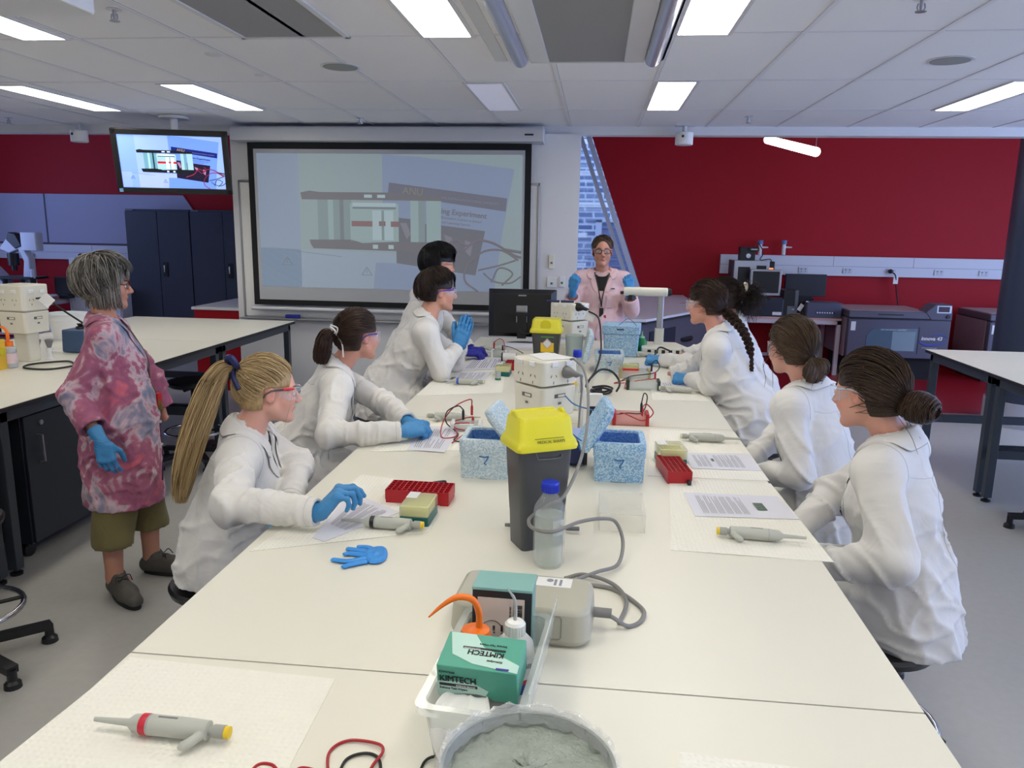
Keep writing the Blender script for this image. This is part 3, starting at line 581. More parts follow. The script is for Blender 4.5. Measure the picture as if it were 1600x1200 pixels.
# black plug with tag and cord to the blue mixer
def cable(name,pts,r_,m,label,group=None,cat='cable',n=8,parent=None):
    p0=np.array(pts[0],float)
    return part(name,m,parent,lambda b:b.tube([q-p0 for q in spline(pts,n)],r_,8),loc=None if parent else p0,**({} if parent else dict(label=label,cat=cat,group=group)))
CB=mat('black_cable',(24,24,27),.5); CG=mat('grey_cable',(128,126,124),.5)
cx=np.array([-3.47,4.50,1.27])
vc=cable('power_cord',[cx,cx+[.10,-.04,.0],cx+[.22,0,-.10],cx+[.33,.1,-.22],[-3.15,4.72,1.0],[-3.12,4.45,.90],[-3.2,4.25,.878],[-3.38,4.23,.878],[-3.44,4.36,.878],[-3.30,4.50,.878],[-3.16,4.36,.878],[-3.10,4.28,.878],[-3.07,4.45,.88],[-3.1,4.72,.95]],.006,CB,'black cord looped on the left bench between power column and blue mixer')
part('paper_tag',WPLA,None,lambda b:b.box((0,0,0),(.07,.003,.07),(0,math.radians(45),.2)),loc=P(73,469,4.45),label='white diamond-shaped test tag hanging on the cord left of the woman',cat='tag')
for i,(u,lb) in enumerate(((60,'white bench gas tap with grey knob nearest the power column'),(79,'white bench gas tap with grey knob, right of the two'))):
    c=PZ(u,561,.87); r=root('gas_tap',c,lb,'tap','bench gas taps')
    part('stem',WPLA,r,lambda b:(b.lathe([(.03,0),(.022,.01),(.016,.03),(.02,.075)],(0,0,0),18),b.tube([(0,0,.05),(-.09 if i==0 else .09,0,.052)],[.010,.004],8)))
    part('knob',GREY,r,lambda b:b.lathe([(.012,.075),(.022,.11),(.026,.125),(.016,.13),(0,.13)],(0,0,0),14))
c=PZ(100,552,.87); r=root('vortex_mixer',(c[0]+.06,c[1]+.12,.87),'dark blue mixer box on the left bench beside the woman','mixer'); part('case',mat('steel_blue_case',(62,86,120),.4),r,lambda b:b.rbox((0,0,.08),(.17,.2,.15),.02,taper=(1.05,1.05)),bevel=.006); adopt(vc,r); part('cup',BLACK,r,lambda b:b.lathe([(.04,.155),(.035,.17),(.02,.175),(.03,.19)],(0,0,0),18))
c=PZ(118,530,.87); r=root('white_tub',(c[0]-.05,c[1],.87),'white plastic tub with pale lid on the left bench behind the woman','tub'); part('bucket',WPLA,r,lambda b:b.lathe([(.10,0),(.135,.19),(.14,.19),(.14,.2),(.13,.2),(.13,.15)],(0,0,0),30)); part('lid',mat('milky_lid',(215,225,225),.3),r,lambda b:b.lathe([(0,.195),(.142,.2),(.145,.19)],(0,0,0),30))
c=PZ(17,574,.87); r=root('wash_bottle',(c[0],c[1],.87),'clear wash bottle with orange cap and bent orange spout on the left bench','wash bottle','wash bottles with orange spouts')
CLR=mat('clear_soft_plastic',(228,232,232),.25,trans=.55,ior=1.2); ORP=mat('orange_plastic',(245,120,25),.4)
part('bottle_body',CLR,r,lambda b:b.lathe([(.0,0),(.038,0),(.04,.01),(.04,.12),(.02,.135)],(0,0,0),24)); part('cap',ORP,r,lambda b:b.cyl((0,0,.145),.026,.03)); part('spout',ORP,r,lambda b:b.tube(spline([(0,0,.15),(-.002,0,.22),(-.04,0,.245),(-.08,0,.20)],6),[.010]*6+[.008]*6+[.005]*6+[.003],10)); part('bottle_label',mat('label_pinkish',(225,200,205),.6),r,lambda b:b.lathe([(.0405,.03),(.0405,.09)],(0,0,0),24))
c=PZ(0,578,.87); r=root('yellow_sharps_box',(c[0]-.03,c[1],.87),'yellow container cut off by the left photo edge','container'); part('box_body',mat('amber_yellow',(235,190,60),.4),r,lambda b:b.rbox((0,0,.09),(.09,.10,.18),.01),bevel=.004); part('clip',mat('yellow_green_plastic',(205,190,30),.4),r,lambda b:b.bx((.045,-.02,.09),(.062,.02,.13)))
# ================= FAR RIGHT =================
rx0=X(1125,412,YB); rx1=6.2
z0=Zz(1125,427,YB); z1=Zz(1125,397,YB)
trunking(rx0,rx1,z0,z1,'long white cable trunking across the right red wall behind the computers',[X(1300,420,YB)-rx0,X(1425,420,YB)-rx0,X(1575,420,YB)-rx0],[X(u,420,YB)-rx0 for u in (1254,1323,1391,1466,1536)],[])
p=P(1391,424,YB-.05); q=plugcord('plug_and_cord',p,[p,p+[.05,-.06,-.05],p+[.08,-.04,-.2],p+[.16,-.03,-.55]],'black plug with white tag in the right wall trunking above the incubator'); part('tag',WPLA,q,lambda b:b.bx((.03,-.06,-.16),(.09,-.055,-.06)))
BT=mat('tap_blue',(90,130,190),.4)
for u,lb in ((1187,'white and blue wall tap above the trunking, nearest the black cube'),(1224,'white and blue wall tap above the trunking, right of the two')):
    c=P(u,397,YW-.1); r=root('wall_tap',c,lb,'tap','wall taps above the trunking'); part('body',WPLA,r,lambda b:(b.cyl((0,0,.06),.025,.14,14),b.tube([(0,0,.09),(.10,-.02,.09)],[.014,.008],8))); part('handle',BT,r,lambda b:b.cyl((0,0,.155),.035,.05,14))
frametable('computer_table',(2.37,10.36,0),1.38,.72,.72,'long peach-topped white-legged table with computers in front of the right red wall',PEACH,PWHT,leg=.05,back_rail=.12)
x=1.75; r=root('tall_instrument',(1.96,10.42,.72),'tall cream and black instrument tower behind the silver monitor','instrument')
part('case',mat('instrument_grey',(196,200,206),.4),r,lambda b:b.bx((-.2,-.12,.0),(.24,.2,.68)),bevel=.008); part('side_panel',mat('maroon_black_side',(40,18,32),.4),r,lambda b:b.bx((-.22,-.11,.0),(-.2,.2,.68))); part('front_window',BLACK,r,lambda b:(b.bx((-.15,-.125,.04),(.0,-.118,.60)),b.bx((.08,-.125,.54),(.2,-.118,.62))))
r=root('black_camera_box',(1.93,10.42,1.40),'small black camera device on top of the tall cream instrument','camera'); part('case',BLACK,r,lambda b:(b.bx((-.10,-.08,0),(.09,.08,.17)),b.bx((.0,-.1,.12),(.13,.0,.17))),bevel=.005); part('plate_label',SILVER,r,lambda b:b.bx((.03,-.103,.135),(.11,-.1,.15))); part('lens',CHROME,r,lambda b:b.cyl((0,-.09,.06),.03,.03,14,'y'))
cable('device_cable',[(1.98,10.4,1.52),(2.05,10.4,1.62),(2.14,10.45,1.50),(2.10,10.42,1.41),(2.22,10.4,1.42),(2.25,10.4,1.36)],.006,CB,'thin black cable from the black camera device over the tall instrument')
r=root('small_black_speaker',(2.24,10.45,1.28),'small black device with orange light at the corner of the tall instrument','device'); part('case',BLACK,r,lambda b:b.bx((-.045,-.05,-.02),(.045,.05,.11)),bevel=.006); part('indicator',mat('orange_lit',(255,150,90),.4,emit=((255,140,80),1.2)),r,lambda b:b.bx((-.03,-.053,-.01),(.03,-.049,.03)))
x0,x1=X(1172,440,10.15),X(1221,440,10.15); r=root('desktop_monitor',((x0+x1)/2,10.15,.94),'silver-framed square monitor on the dark printer','monitor'); w=(x1-x0)
part('bezel',SILVER,r,lambda b:b.bx((-w/2,0,.03),(w/2,.05,.36)),bevel=.006); part('screen',BLACK,r,lambda b:b.bx((-w/2+.028,-.003,.065),(w/2-.028,.001,.335))); part('stand',BLACK,r,lambda b:(b.cyl((0,.04,.02),.03,.08),b.rbox((0,.03,.006),(.22,.16,.012),.03)))
r=root('printer',(2.13,10.2,.72),'low dark navy printer under the silver monitor','printer'); part('case',mat('navy_black',(24,28,48),.4),r,lambda b:b.rbox((0,0,.11),(.46,.36,.22),.03),bevel=.01); part('control_panel',mat('dark_grey_panel',(60,62,76),.4),r,lambda b:b.box((.14,-.12,.222),(.16,.12,.01),(.15,0,0))); part('label',WPLA,r,lambda b:b.bx((.09,-.184,.02),(.2,-.179,.06)))
r=root('desktop_computer',(2.45,10.22,.72),'slim grey-black desktop computer standing right of the printer','computer'); part('case',BLACK,r,lambda b:b.bx((-.09,-.12,0),(.09,.2,.33)),bevel=.006); part('front_panel',mat('mid_grey_panel',(98,104,112),.4),r,lambda b:(b.bx((-.035,-.125,.0),(.09,-.119,.13)),b.bx((.05,-.124,.13),(.09,-.119,.33)))); part('logo_badge',SILVER,r,lambda b:b.bx((.02,-.128,.08),(.05,-.124,.1)))
r=root('water_bath',(2.84,10.15,.72),'grey box instrument with a row of white buttons next to the incubator','instrument'); part('case',mat('slate_grey',(78,82,104),.45),r,lambda b:b.rbox((0,0,.095),(.43,.3,.19),.02),bevel=.006); part('button_strip',mat('navy_strip',(28,40,90),.4),r,lambda b:b.bx((-.1,-.155,.05),(.13,-.149,.085))); part('button',WPLA,r,lambda b:[b.bx((-.09+.03*i,-.158,.058),(-.073+.03*i,-.154,.077)) for i in range(7)])
r=root('cable_bundle',(2.60,10.1,.72),'black cables with white tags between computer and button box','cables'); part('cord',CB,r,lambda b:[b.tube(spline([(0,0,.01),(.02*i,0,.1),(.03,.03*i,.18),(.08+.02*i,.05,.22)],6),.012,6) for i in range(4)]); part('tag',WPLA,r,lambda b:(b.box((.06,-.03,.17),(.07,.003,.05),(0,.3,0)),b.box((-.03,-.03,.12),(.05,.003,.09),(0,.5,0))))
x0,x1=X(1231,440,10.6),X(1288,440,10.6); r=root('wide_monitor',((x0+x1)/2,10.6,.94),'wide dark monitor against the red wall, right of the silver one','monitor'); part('panel',mat('dark_screen',(38,38,46),.5),r,lambda b:b.bx((-.26,0,0),(.26,.05,.29)),bevel=.005); part('stand',BLACK,r,lambda b:b.bx((-.1,.0,-.22),(.1,.1,0)))
# incubators
INC=mat('incubator_grey',(84,82,98),.45,.1); INCS=mat('incubator_side',(150,130,142),.5)
def incubator(x0,yf,w,label,panel=True):
    r=root('shaking_incubator',(x0,yf,0),label,'incubator','large grey incubators'); D=.85; h0,h1=.27,.84
    part('body',INC,r,lambda b:b.bx((0,0,h0),(w,D,h1-.09)),bevel=.01)
    part('side_cover',INCS,r,lambda b:b.bx((-.012,.05,h0),(.0,D,h1-.09)))
    part('door',INC,r,lambda b:b.prism([(0,h0+.0),(w,h0+.0),(w,h1-.095),(0,h1-.095)],-.03,0,lambda x,z,y:(x,y,z)),bevel=.012)
    part('lid',mat('incubator_lid',(92,90,104),.4),r,lambda b:b.bx((-.005,-.03,h1-.085),(w*(.83 if panel else 1),D,h1)),bevel=.012)
    part('top_cover',mat('incubator_top',(176,160,162),.5),r,lambda b:b.bx((.02,.02,h1),(w*(.80 if panel else .98),D-.02,h1+.004)))
    part('lid_grip',BLACK,r,lambda b:b.bx((w*.28,-.034,h1-.045),(w*.53,-.029,h1-.03)))
    pts=[(.25*math.cos(a)*.55+w*.30,.5+.14*math.sin(a)) for a in [math.pi/2+i*math.pi/8 for i in range(0,5)]]+[(w*.19,.36),(w*.68,.36),(w*.68,.64)]
    part('window',mat('incubator_window',(92,112,128),.12,coat=.5),r,lambda b:b.prism(pts,-.036,-.03,lambda x,z,y:(x,y,z)))
    part('window_inner',mat('incubator_inside_light',(130,150,158),.3),r,lambda b:b.bx((w*.44,-.038,.365),(w*.665,-.036,.60)))
    part('door_grooves',BLACK,r,lambda b:(b.bx((w*.695,-.032,.33),(w*.703,-.029,.66)),b.bx((.02,-.032,h1-.097),(w,-.028,h1-.088)),))
    part('certificate_sticker',WPLA,r,lambda b:b.bx((.03,-.033,.60),(.085,-.03,.71)))
    part('stand',BLACKM,r,lambda b:b.bx((.02,.06,0),(w-.05,D-.1,h0)))
    if panel:
        part('control_console',INC,r,lambda b:b.prism([(w*.80,h1-.09),(w*1.0,h1-.09),(w*1.0,h1-.02),(w*.985,h1+.10),(w*.83,h1+.10),(w*.74,h1)],-.035,.22,lambda x,z,y:(x,y,z)),bevel=.008)
        part('display',mat('maroon_display',(60,20,40),.2),r,lambda b:b.bx((w*.86,-.04,h1+.01),(w*.965,-.034,h1+.075))); part('display_frame',SILVER,r,lambda b:b.bx((w*.845,-.037,h1-.003),(w*.985,-.034,h1+.085)))
        part('knob',BLACK,r,lambda b:b.cyl((w*.96,-.04,h1-.045),.022,.02,16,'y'))
        part('logo_swoosh',mat('logo_blue',(70,100,200),.4),r,lambda b:(b.tube([(w*.85+.16*math.cos(a),-.033,.50+.055*math.sin(a+.3)) for a in [math.pi*.9+i*.2 for i in range(16)]],[.003+.006*math.sin(math.pi*i/15) for i in range(16)],6),b.tube([(w*.87+.12*math.cos(a),-.033,.52+.05*math.sin(a+.2)) for a in [.1+i*.2 for i in range(10)]],.005,6)))
        part('lettering',WPLA,r,lambda b:(put_text(b,'innova 43',.062,(w*.725,-.034,.505),(1,0,0),(0.15,0,1),bold=.0018),put_text(b,'INCUBATOR SHAKER SERIES',.014,(w*.74,-.034,.405),(1,0,0),(0,0,1)),put_text(b,'NEW BRUNSWICK SCIENTIFIC',.022,(w*.32,-.037,.612),(1,0,0),(0,0,1))),smooth=False)
    return r
incubator(3.09,9.85,1.19,'large dark grey shaking incubator with window and lettering, left of two by the red wall')
incubator(4.72,9.85,1.19,'second grey incubator, partly hidden behind the blue-grey round column')
# round column
r=root('round_column',(4.12,7.72,0),'dark blue-grey round structural column with bare concrete foot at the right edge','column')
part('shaft',mat('blue_grey_paint',(56,64,84),.4),r,lambda b:b.cyl((0,0,2.12),.33,3.78,48)); part('concrete_foot',mat('concrete_foot',(178,178,190),.7,noise=(8,.12)),r,lambda b:b.cyl((0,0,.115),.345,.23,48))
# pendant tubes in front of the red wall
TUBE=mat('tube_glow',(255,252,245),.5,emit=((255,250,245),8))
def pendant(a,c_,label):
    a=np.array(a);c_=np.array(c_); m_=(a+c_)/2; r=root('tube_light',m_,label,'pendant light','pendant tube lights')
    part('tube',TUBE,r,lambda b:b.tube([a-m_,a*.98+c_*.02-m_,a*.02+c_*.98-m_,c_-m_],[.03,.045,.045,.03],16)); part('suspension_wire',SILVER,r,lambda b:[b.tube([q-m_,[q[0]-m_[0],q[1]-m_[1],4.0-m_[2]]],.003,5) for q in (a*.97+c_*.03,a*.03+c_*.97)])
pendant(P(1198,218,9.6),P(1277,238,8.2),'glowing slanted tube light hanging before the right red wall'); q=P(1597,236,8.4); pendant(q,q+[.7,-.9,0],'glowing tube light cut off by the right photo edge')
# right bench
bench('lab_bench',2.60,4.1,[3.2,5.33,6.36],.87,['right-hand cream bench section nearest, at the right photo edge','right-hand cream bench end section in front of the incubator'],[2.66,4.04],'right row of lab benches')
# counter behind the teacher (L-shaped) in front of the window
r=root('sink_counter',(0,0,0),'white-topped L-shaped counter on dark grey cupboards behind the teacher','counter')
WT=mat('white_counter_top',(226,228,238),.3)
part('counter_top',WT,r,lambda b:(b.prism([(-.5,7.62),(.50,7.62),(1.72,9.72),(2.0,10.3),(1.2,10.3),(1.2,YW-.06),(-.5,YW-.06)],.875,.90)),bevel=.003)
part('top_edge',EDGE,r,lambda b:b.prism([(-.5,7.625),(.497,7.625),(1.715,9.725),(1.69,9.74),(.48,7.65),(-.5,7.65)],.85,.875))
part('cupboard_front',mat('counter_cupboard',(88,86,98),.5),r,lambda b:(b.prism([(-.5,7.66),(.47,7.66),(.47,7.75),(-.5,7.75)],.08,.86),b.prism([(.47,7.66),(1.60,9.60),(1.5,9.64),(.40,7.75)],.08,.86)))
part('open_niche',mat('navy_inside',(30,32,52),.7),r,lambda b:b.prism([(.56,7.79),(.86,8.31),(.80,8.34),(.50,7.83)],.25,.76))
part('white_cupboard_door',LIL,r,lambda b:b.prism([(1.25,9.0),(1.62,9.63),(1.58,9.66),(1.21,9.03)],.10,.85))
part('sink_cutout',RED,r,lambda b:b.prism([(1.02,9.55),(1.62,9.72),(1.56,9.9),(1.30,9.68)],.90,.903))
# ================= MAIN BENCH =================
TZ=.87
bench('lab_bench',-.927,.638,[-.75,1.37,3.47,5.57,6.27],TZ,['cream lab bench section closest to the camera, with the bucket and embossed pad','cream lab bench section with the bottle, grey box and near sharps bin','cream lab bench section with the near power column','short cream lab bench section at the far end, under the black monitor'],[-.80,.51],'main row of lab benches')
def at(u,v,z=TZ): return PZ(u,v,z)
TW=mat('embossed_tissue_pad',(236,234,222),.9,bump=(70,.5))
def padmat():
    m=bpy.data.materials.new('dimpled_pad'); m.use_nodes=True; nt=m.node_tree; b=nt.nodes['Principled BSDF']; b.inputs['Base Color'].default_value=(*lin((238,236,226)),1); b.inputs['Roughness'].default_value=.9
    tc=nt.nodes.new('ShaderNodeTexCoord'); v=nt.nodes.new('ShaderNodeTexVoronoi'); v.inputs['Scale'].default_value=78; v.inputs['Randomness'].default_value=.25; nt.links.new(tc.outputs['Object'],v.inputs['Vector'])
    r=nt.nodes.new('ShaderNodeMapRange'); r.inputs[1].default_value=.05; r.inputs[2].default_value=.45; nt.links.new(v.outputs['Distance'],r.inputs[0])
    bp=nt.nodes.new('ShaderNodeBump'); bp.inputs['Strength'].default_value=.5; bp.inputs['Distance'].default_value=.003; nt.links.new(r.outputs[0],bp.inputs['Height']); nt.links.new(bp.outputs[0],b.inputs['Normal']); return m
PAD=padmat()
padn=[0]
def flat(name,corners,m,label,cat,z=TZ,th=.0012,group=None,wave=.0012):
    c=sum(np.array(p) for p in corners)/len(corners); n=14; padn[0]+=1
    def fn(b):
        a,b_,c_,d=[np.array(p)-c for p in corners]; vs=[]; N=n+1
        for k in (1,0):
            for i in range(N):
                for j in range(N):
                    s,t=i/n,j/n; q=(a*(1-s)+b_*s)*(1-t)+(d*(1-s)+c_*s)*t
                    edge=(min(s,1-s,t,1-t)<.01)
                    h=wave*(.5+.5*math.sin(7*s+padn[0])*math.cos(5*t+1.3*padn[0]))
                    vs.append((q[0],q[1],(th if k else 0)+h*(1 if k else 1)))
        fs=[]
        for i in range(n):
            for j in range(n):
                fs.append((i*N+j,(i+1)*N+j,(i+1)*N+j+1,i*N+j+1)); o_=N*N; fs.append((o_+i*N+j,o_+i*N+j+1,o_+(i+1)*N+j+1,o_+(i+1)*N+j))
        for i in range(n):
            for (p,q) in ((i*N,(i+1)*N),(i*N+n,(i+1)*N+n),(i,i+1),(n*N+i,n*N+i+1)): fs.append((p,q,q+N*N,p+N*N))
        b.add(vs,fs)
    o=part(name,m,None,fn,loc=(c[0],c[1],z)); tag(o,label,cat,group); return o
pads=[([(200,1028),(524,1062),(400,1290),(20,1190)],'white dimpled pad at the lower left corner, beneath the pipette with the red band'),
([(1135,683),(1195,746),(1305,876),(1049,860)],None)]
flat('absorbent_pad',[at(203,1028),at(524,1062),at(400,1300),at(-60,1240)],PAD,'white dimpled pad at the lower left corner, beneath the pipette with the red band','absorbent pad',group='white absorbent pads on the bench')
flat('absorbent_pad',[at(1048,860),at(1303,879),at(1204,756),at(1046,748)],PAD,'white dimpled pad before the bun-haired student, under a grey pipette and sheet','absorbent pad',group='white absorbent pads on the bench')
flat('absorbent_pad',[at(1012,744),at(1202,752),at(1148,676),at(1015,671)],PAD,'white dimpled pad before the second student on the right, under the speckled pipette','absorbent pad',group='white absorbent pads on the bench')
flat('absorbent_pad',[at(390,862),at(670,832),at(700,760),at(566,742)],PAD,'white pad before the blond student, under the pipette with black band','absorbent pad',group='white absorbent pads on the bench')
flat('absorbent_pad',[at(578,706),at(735,704),at(735,660),at(640,656)],PAD,'white pad beneath the gloved hands of the brown ponytail student','absorbent pad',group='white absorbent pads on the bench')
flat('absorbent_pad',[at(650,619),at(785,614),at(790,575),at(700,573)],PAD,'white pad before the boy in purple safety glasses, under the blue banded pipette','absorbent pad',group='white absorbent pads on the bench')
flat('absorbent_pad',[at(1020,625),at(1112,628),at(1075,583),at(1010,583)],PAD,'white pad before the student with the braid, under a grey pipette','absorbent pad',group='white absorbent pads on the bench')
PAP=mat('paper_white',(222,222,232),.8); INK=mat('printed_ink',(138,138,150),.8); PIC=mat('printed_picture',(92,110,96),.7,noise=(60,.6))
def paper(corners,label,zz,lines,pic=None,gap=None,name='printed_sheet'):
    """corners in order: text left->right is 0->1, top->bottom 0->3"""
    C=[at(*p) for p in corners]; o=flat(name,C,PAP,label,'paper',z=zz,th=.0008,group='printed worksheets on the bench',wave=.0003); c=sum(C)/4
    a,b_,c_,d=[q-c for q in C]
    def q(s,t): return (a*(1-s)+b_*s)*(1-t)+(d*(1-s)+c_*s)*t
    def fn(b):
        for (s0,t0,s1,t1) in lines:
            vs=[q(s0,t0),q(s1,t0),q(s1,t1),q(s0,t1)]; b.poly([(v[0],v[1],.0022) for v in vs])
    part('print',INK,o,fn,smooth=False)
    if pic: part('picture',PIC,o,lambda b:b.poly([(v[0],v[1],.0023) for v in (q(pic[0],pic[1]),q(pic[2],pic[1]),q(pic[2],pic[3]),q(pic[0],pic[3]))]))
    return o
def para(t0,t1,s0=.1,s1=.9,seed=1,step=.021):
    rr=random.Random(seed); out=[]; t=t0; k=0
    while t<t1:
        k+=1; e=s1-(rr.random()*.4 if k%4==0 else rr.random()*.04)
        if k%5!=0: out.append((s0,t,e,t+step*.32))
        t+=step
    return out
zp=TZ+.003
# right sheet 1 (top of the page to the right: text lines run along y)
paper([(1086,807),(1069,771),(1214,777),(1249,813)],'printed sheet with a small colour picture before the bun-haired student',zp,para(.28,.86,.08,.85,3),pic=(.35,.12,.62,.22)) if False else None
def sheetR(c4,label,seed,pic=None,blk=None): # c4: near-left, far-left, far-right, near-right
    nl,fl,fr_,nr=c4
    return paper([nr,fr_,fl,nl][::1] if False else [nl,fl,fr_,nr],label,zp,blk,pic=pic)
# with corners [nl,fl,fr,nr]: s runs away from camera, t runs left->right; each printed line is parallel to s
def cols(t0,t1,seed,step=.016,s0=.12,s1=.88): return para(t0,t1,s0,s1,seed,step)
sheetR([(1086,808),(1069,771),(1214,777),(1249,813)],'printed sheet with a small colour picture before the bun-haired student',3,pic=(.30,.66,.62,.76),blk=cols(.10,.56,3))
sheetR([(1081,733),(1066,709),(1170,710),(1190,737)],'printed sheet with a small black diagram before the second student on the right',4,pic=(.45,.36,.62,.40),blk=cols(.12,.32,5)+cols(.42,.82,6))
paper([(494,838),(540,771),(632,790),(507,848)],'printed sheet beneath the raised blue hand of the blond student',zp,cols(.10,.8,8,.03,.25,.85)) if False else None
C4=[(478,846),(543,772),(630,797),(506,847)]
o=paper([(476,838),(545,770),(572,772),(500,847)],'x',zp,[]) if False else None
paper([(488,842),(548,770),(625,802),(507,848)],'printed sheet half under the raised blue hand of the blond student',zp,cols(.22,.86,9,.035,.30,.92))
sheetR([(636,704),(655,668),(722,667),(694,708)],'upper printed sheet beside the hands of the brown ponytail student',10,blk=cols(.15,.9,10,.05,.55,.9)+cols(.15,.9,11,.05,.1,.45))
sheetR([(696,600),(712,582),(768,582),(757,594)],'printed sheet beside the elbow of the boy in purple glasses',12,pic=(.15,.03,.5,.14),blk=cols(.2,.9,12,.05))
sheetR([(1018,612),(1012,598),(1075,598),(1092,613)],'printed sheet under the blue fist of the student with the braid',13,blk=cols(.1,.6,13,.05))
sheetR([(1002,589),(999,573),(1020,573),(1025,589)],'printed sheet by the glove of the curly-haired student',14,blk=cols(.1,.9,14,.05))
sheetR([(718,580),(740,560),(790,560),(785,577)],'blank-looking sheet before the dark-haired boy',15,blk=cols(.1,.9,15,.06))
paper([(815,558),(832,546),(902,555),(880,563)],'x',zp,[]) if False else None
# ---- pipettes ----
PG=mat('pipette_grey',(186,188,180),.4); PGL=mat('pipette_grey_dark',(160,162,155),.4)
def pipette(tip,end,label,band,knob,hook=-1,z=TZ+.02):
    a=at(*tip); b_=at(*end); L_=.25; d=b_-a; ang=math.atan2(d[1],d[0]); c=(a+b_)/2
    r=root('pipette',(c[0],c[1],TZ+.0045),label,'pipette','pipettes lying on the bench',rz=ang)
    zc=.0175
    part('barrel',PG,r,lambda b:b.lathe([(.004,-.125),(.005,-.10),(.0065,-.062),(.0155,-.050),(.0165,-.036),(.0165,-.030)],(0,0,zc),18,'x'))
    part('handle',PG,r,lambda b:b.lathe([(.0165,-.030),(.0175,-.02),(.0175,.05),(.0165,.078),(.0165,.085),(.013,.087)],(0,0,zc),20,'x',sy=1.0,sx=1.0),bevel=0)
    part('plunger',PGL,r,lambda b:b.lathe([(.009,.085),(.009,.094),(.0115,.095),(.0115,.115),(.009,.116)],(0,0,zc),16,'x'))
    part('button',mat('pip_'+knob[0],knob[1],.4),r,lambda b:b.lathe([(.0105,.115),(.0105,.123),(.0,.1235)],(0,0,zc),16,'x'))
    if band: part('colour_band',mat('band_'+band[0],band[1],.35),r,lambda b:b.lathe([(.0172,-.036),(.018,-.035),(.018,-.024),(.0175,-.023)],(0,0,zc),20,'x'))
    part('finger_hook',PG,r,lambda b:b.tube(spline([(.078,0,zc),(.076,hook*.016,zc),(.066,hook*.032,zc*.8),(.052,hook*.042,zc*.55)],5),[.010,.010,.010,.009,.009,.009,.009,.008,.0085,.0085,.0085,.0085,.0085,.008,.006,.003],10))
    part('silver_ring',SILVER,r,lambda b:b.lathe([(.0170,-.022),(.0178,-.0215),(.0178,-.0195),(.0172,-.019)],(0,0,zc),18,'x'))
    part('printed_mark',GREY,r,lambda b:b.bx((-.005,-.002,zc+.0172),(.03,.002,zc+.0178)))
    return r
YK=('yellow',(240,205,40)); GK=('pale',(205,205,170))
pipette((150,1141),(362,1163),'grey pipette with red band and yellow button on the lower-left dimpled pad',('red',(200,40,60)),YK,hook=-1)
pipette((535,823),(662,832),'grey pipette with black band beside the blond student\'s sheet',('black',(20,20,20)),YK)
pipette((1259,852),(1118,840),'grey pipette with silver band before the bun-haired student',None,YK,hook=1)
pipette((1156,694),(1062,689),'light pipette with yellow mark and red dot before the second student on the right',None,GK,hook=1)
pipette((690,600),(757,603),'grey pipette with blue band at the elbow of the boy in purple glasses',('blue',(50,90,190)),GK)
pipette((1102,617),(1028,612),'grey pipette under the sleeve of the student with the braid',None,GK,hook=1)
pipette((745,659),(672,657),'white pipette lying behind the hands of the brown ponytail student',None,GK,hook=1)
pipette((1040,562),(985,556),'white pipette beyond the glove of the curly-haired student',None,YK,hook=1)
pipette((805,546),(742,548),'white pipette before the dark-haired boy, near the monitor',None,GK,hook=1)
# ---- racks and tip boxes ----
def rack(c,label,rz,nx=12,ny=5,sx=.205,sy=.085,h=.045,m=REDP):
    r=root('tube_rack',(c[0],c[1],TZ),label,'tube rack','red tube racks',rz)
    def fn(b):
        t=.002; px=sx/nx; py=sy/ny
        b.bx((-sx/2,-sy/2,0),(sx/2,sy/2,.012))
        for i in range(nx+1): b.bx((-sx/2+px*i-t/2-.0006,-sy/2,.012),(-sx/2+px*i+t/2+.0006,sy/2,h))
        for j in range(ny+1): b.bx((-sx/2-.001,-sy/2+py*j-t/2,.012),(sx/2+.001,-sy/2+py*j+t/2,h))
    part('rack_grid',m,r,fn,smooth=False)
    return r
r=rack((at(607,793)+at(706,796)+at(704,768)+at(612,766))/4,'red tube rack with a tip box leaning over it, before the blond student',-.02,sx=.205,sy=.10)
r=rack((at(1033,763)+at(1076,766)+at(1030,722)+at(1068,722))/4,'red tube rack with pen marks beside the printed sheets on the right',math.pi/2+.13,sx=.205,sy=.085)
part('pen_writing',BLACK,r,lambda b:put_text(b,'LIGASE A',.018,(-.1036,.036,.014),(0,-1,0),(0,0,1)),smooth=False)
TEAL=mat('teal_plastic',(0,92,90),.35); LIDC=clearmat('clear_yellowish_lid',(222,224,190),.5,.12); TIPY=mat('yellow_tips',(226,222,120),.5)
def tipbox(c,z,rz,label,sx=.088,sy=.125,base=TEAL,h1=.035,h2=.055,tipc=TIPY,tilt=0):
    r=root('tip_box',(c[0],c[1],z),label,'tip box','pipette tip boxes',rz); r.rotation_euler[0]=tilt
    part('base',base,r,lambda b:b.rbox((0,0,h1/2),(sx,sy,h1),.005),bevel=.002); part('tips',tipc,r,lambda b:b.rbox((0,0,h1+.012),(sx*.88,sy*.9,.024),.004))
    part('lid',LIDC,r,lambda b:b.rbox((0,0,h1+h2/2),(sx*1.01,sy*1.01,h2),.006),bevel=.003)
    part('lid_label',WPLA,r,lambda b:b.bx((-sx*.48,sy*.05,h1+h2+.0005),(-sx*.1,sy*.48,h1+h2+.0015)))
    return r
c=(at(622,820)+at(668,823))/2; tipbox((c[0]+.006,c[1]+.057),TZ,-.03,'teal and clear tip box full of yellow tips in front of the red rack',h1=.028,h2=.035)
c=at(1030,728); tipbox((c[0]+.045,c[1]+.05),TZ,.13,'teal and clear tip box behind the red rack on the right',h1=.03,h2=.04,sx=.10)
c=at(785,588); tipbox((c[0],c[1]+.05),TZ,0,'small teal tip box left of the near power column',h1=.028,h2=.035)
rack((at(800,583)[0]-.02,at(800,583)[1]+.16),'small red rack behind the teal tip box by the near power column',math.pi/2,nx=6,ny=4,sx=.14,sy=.07)
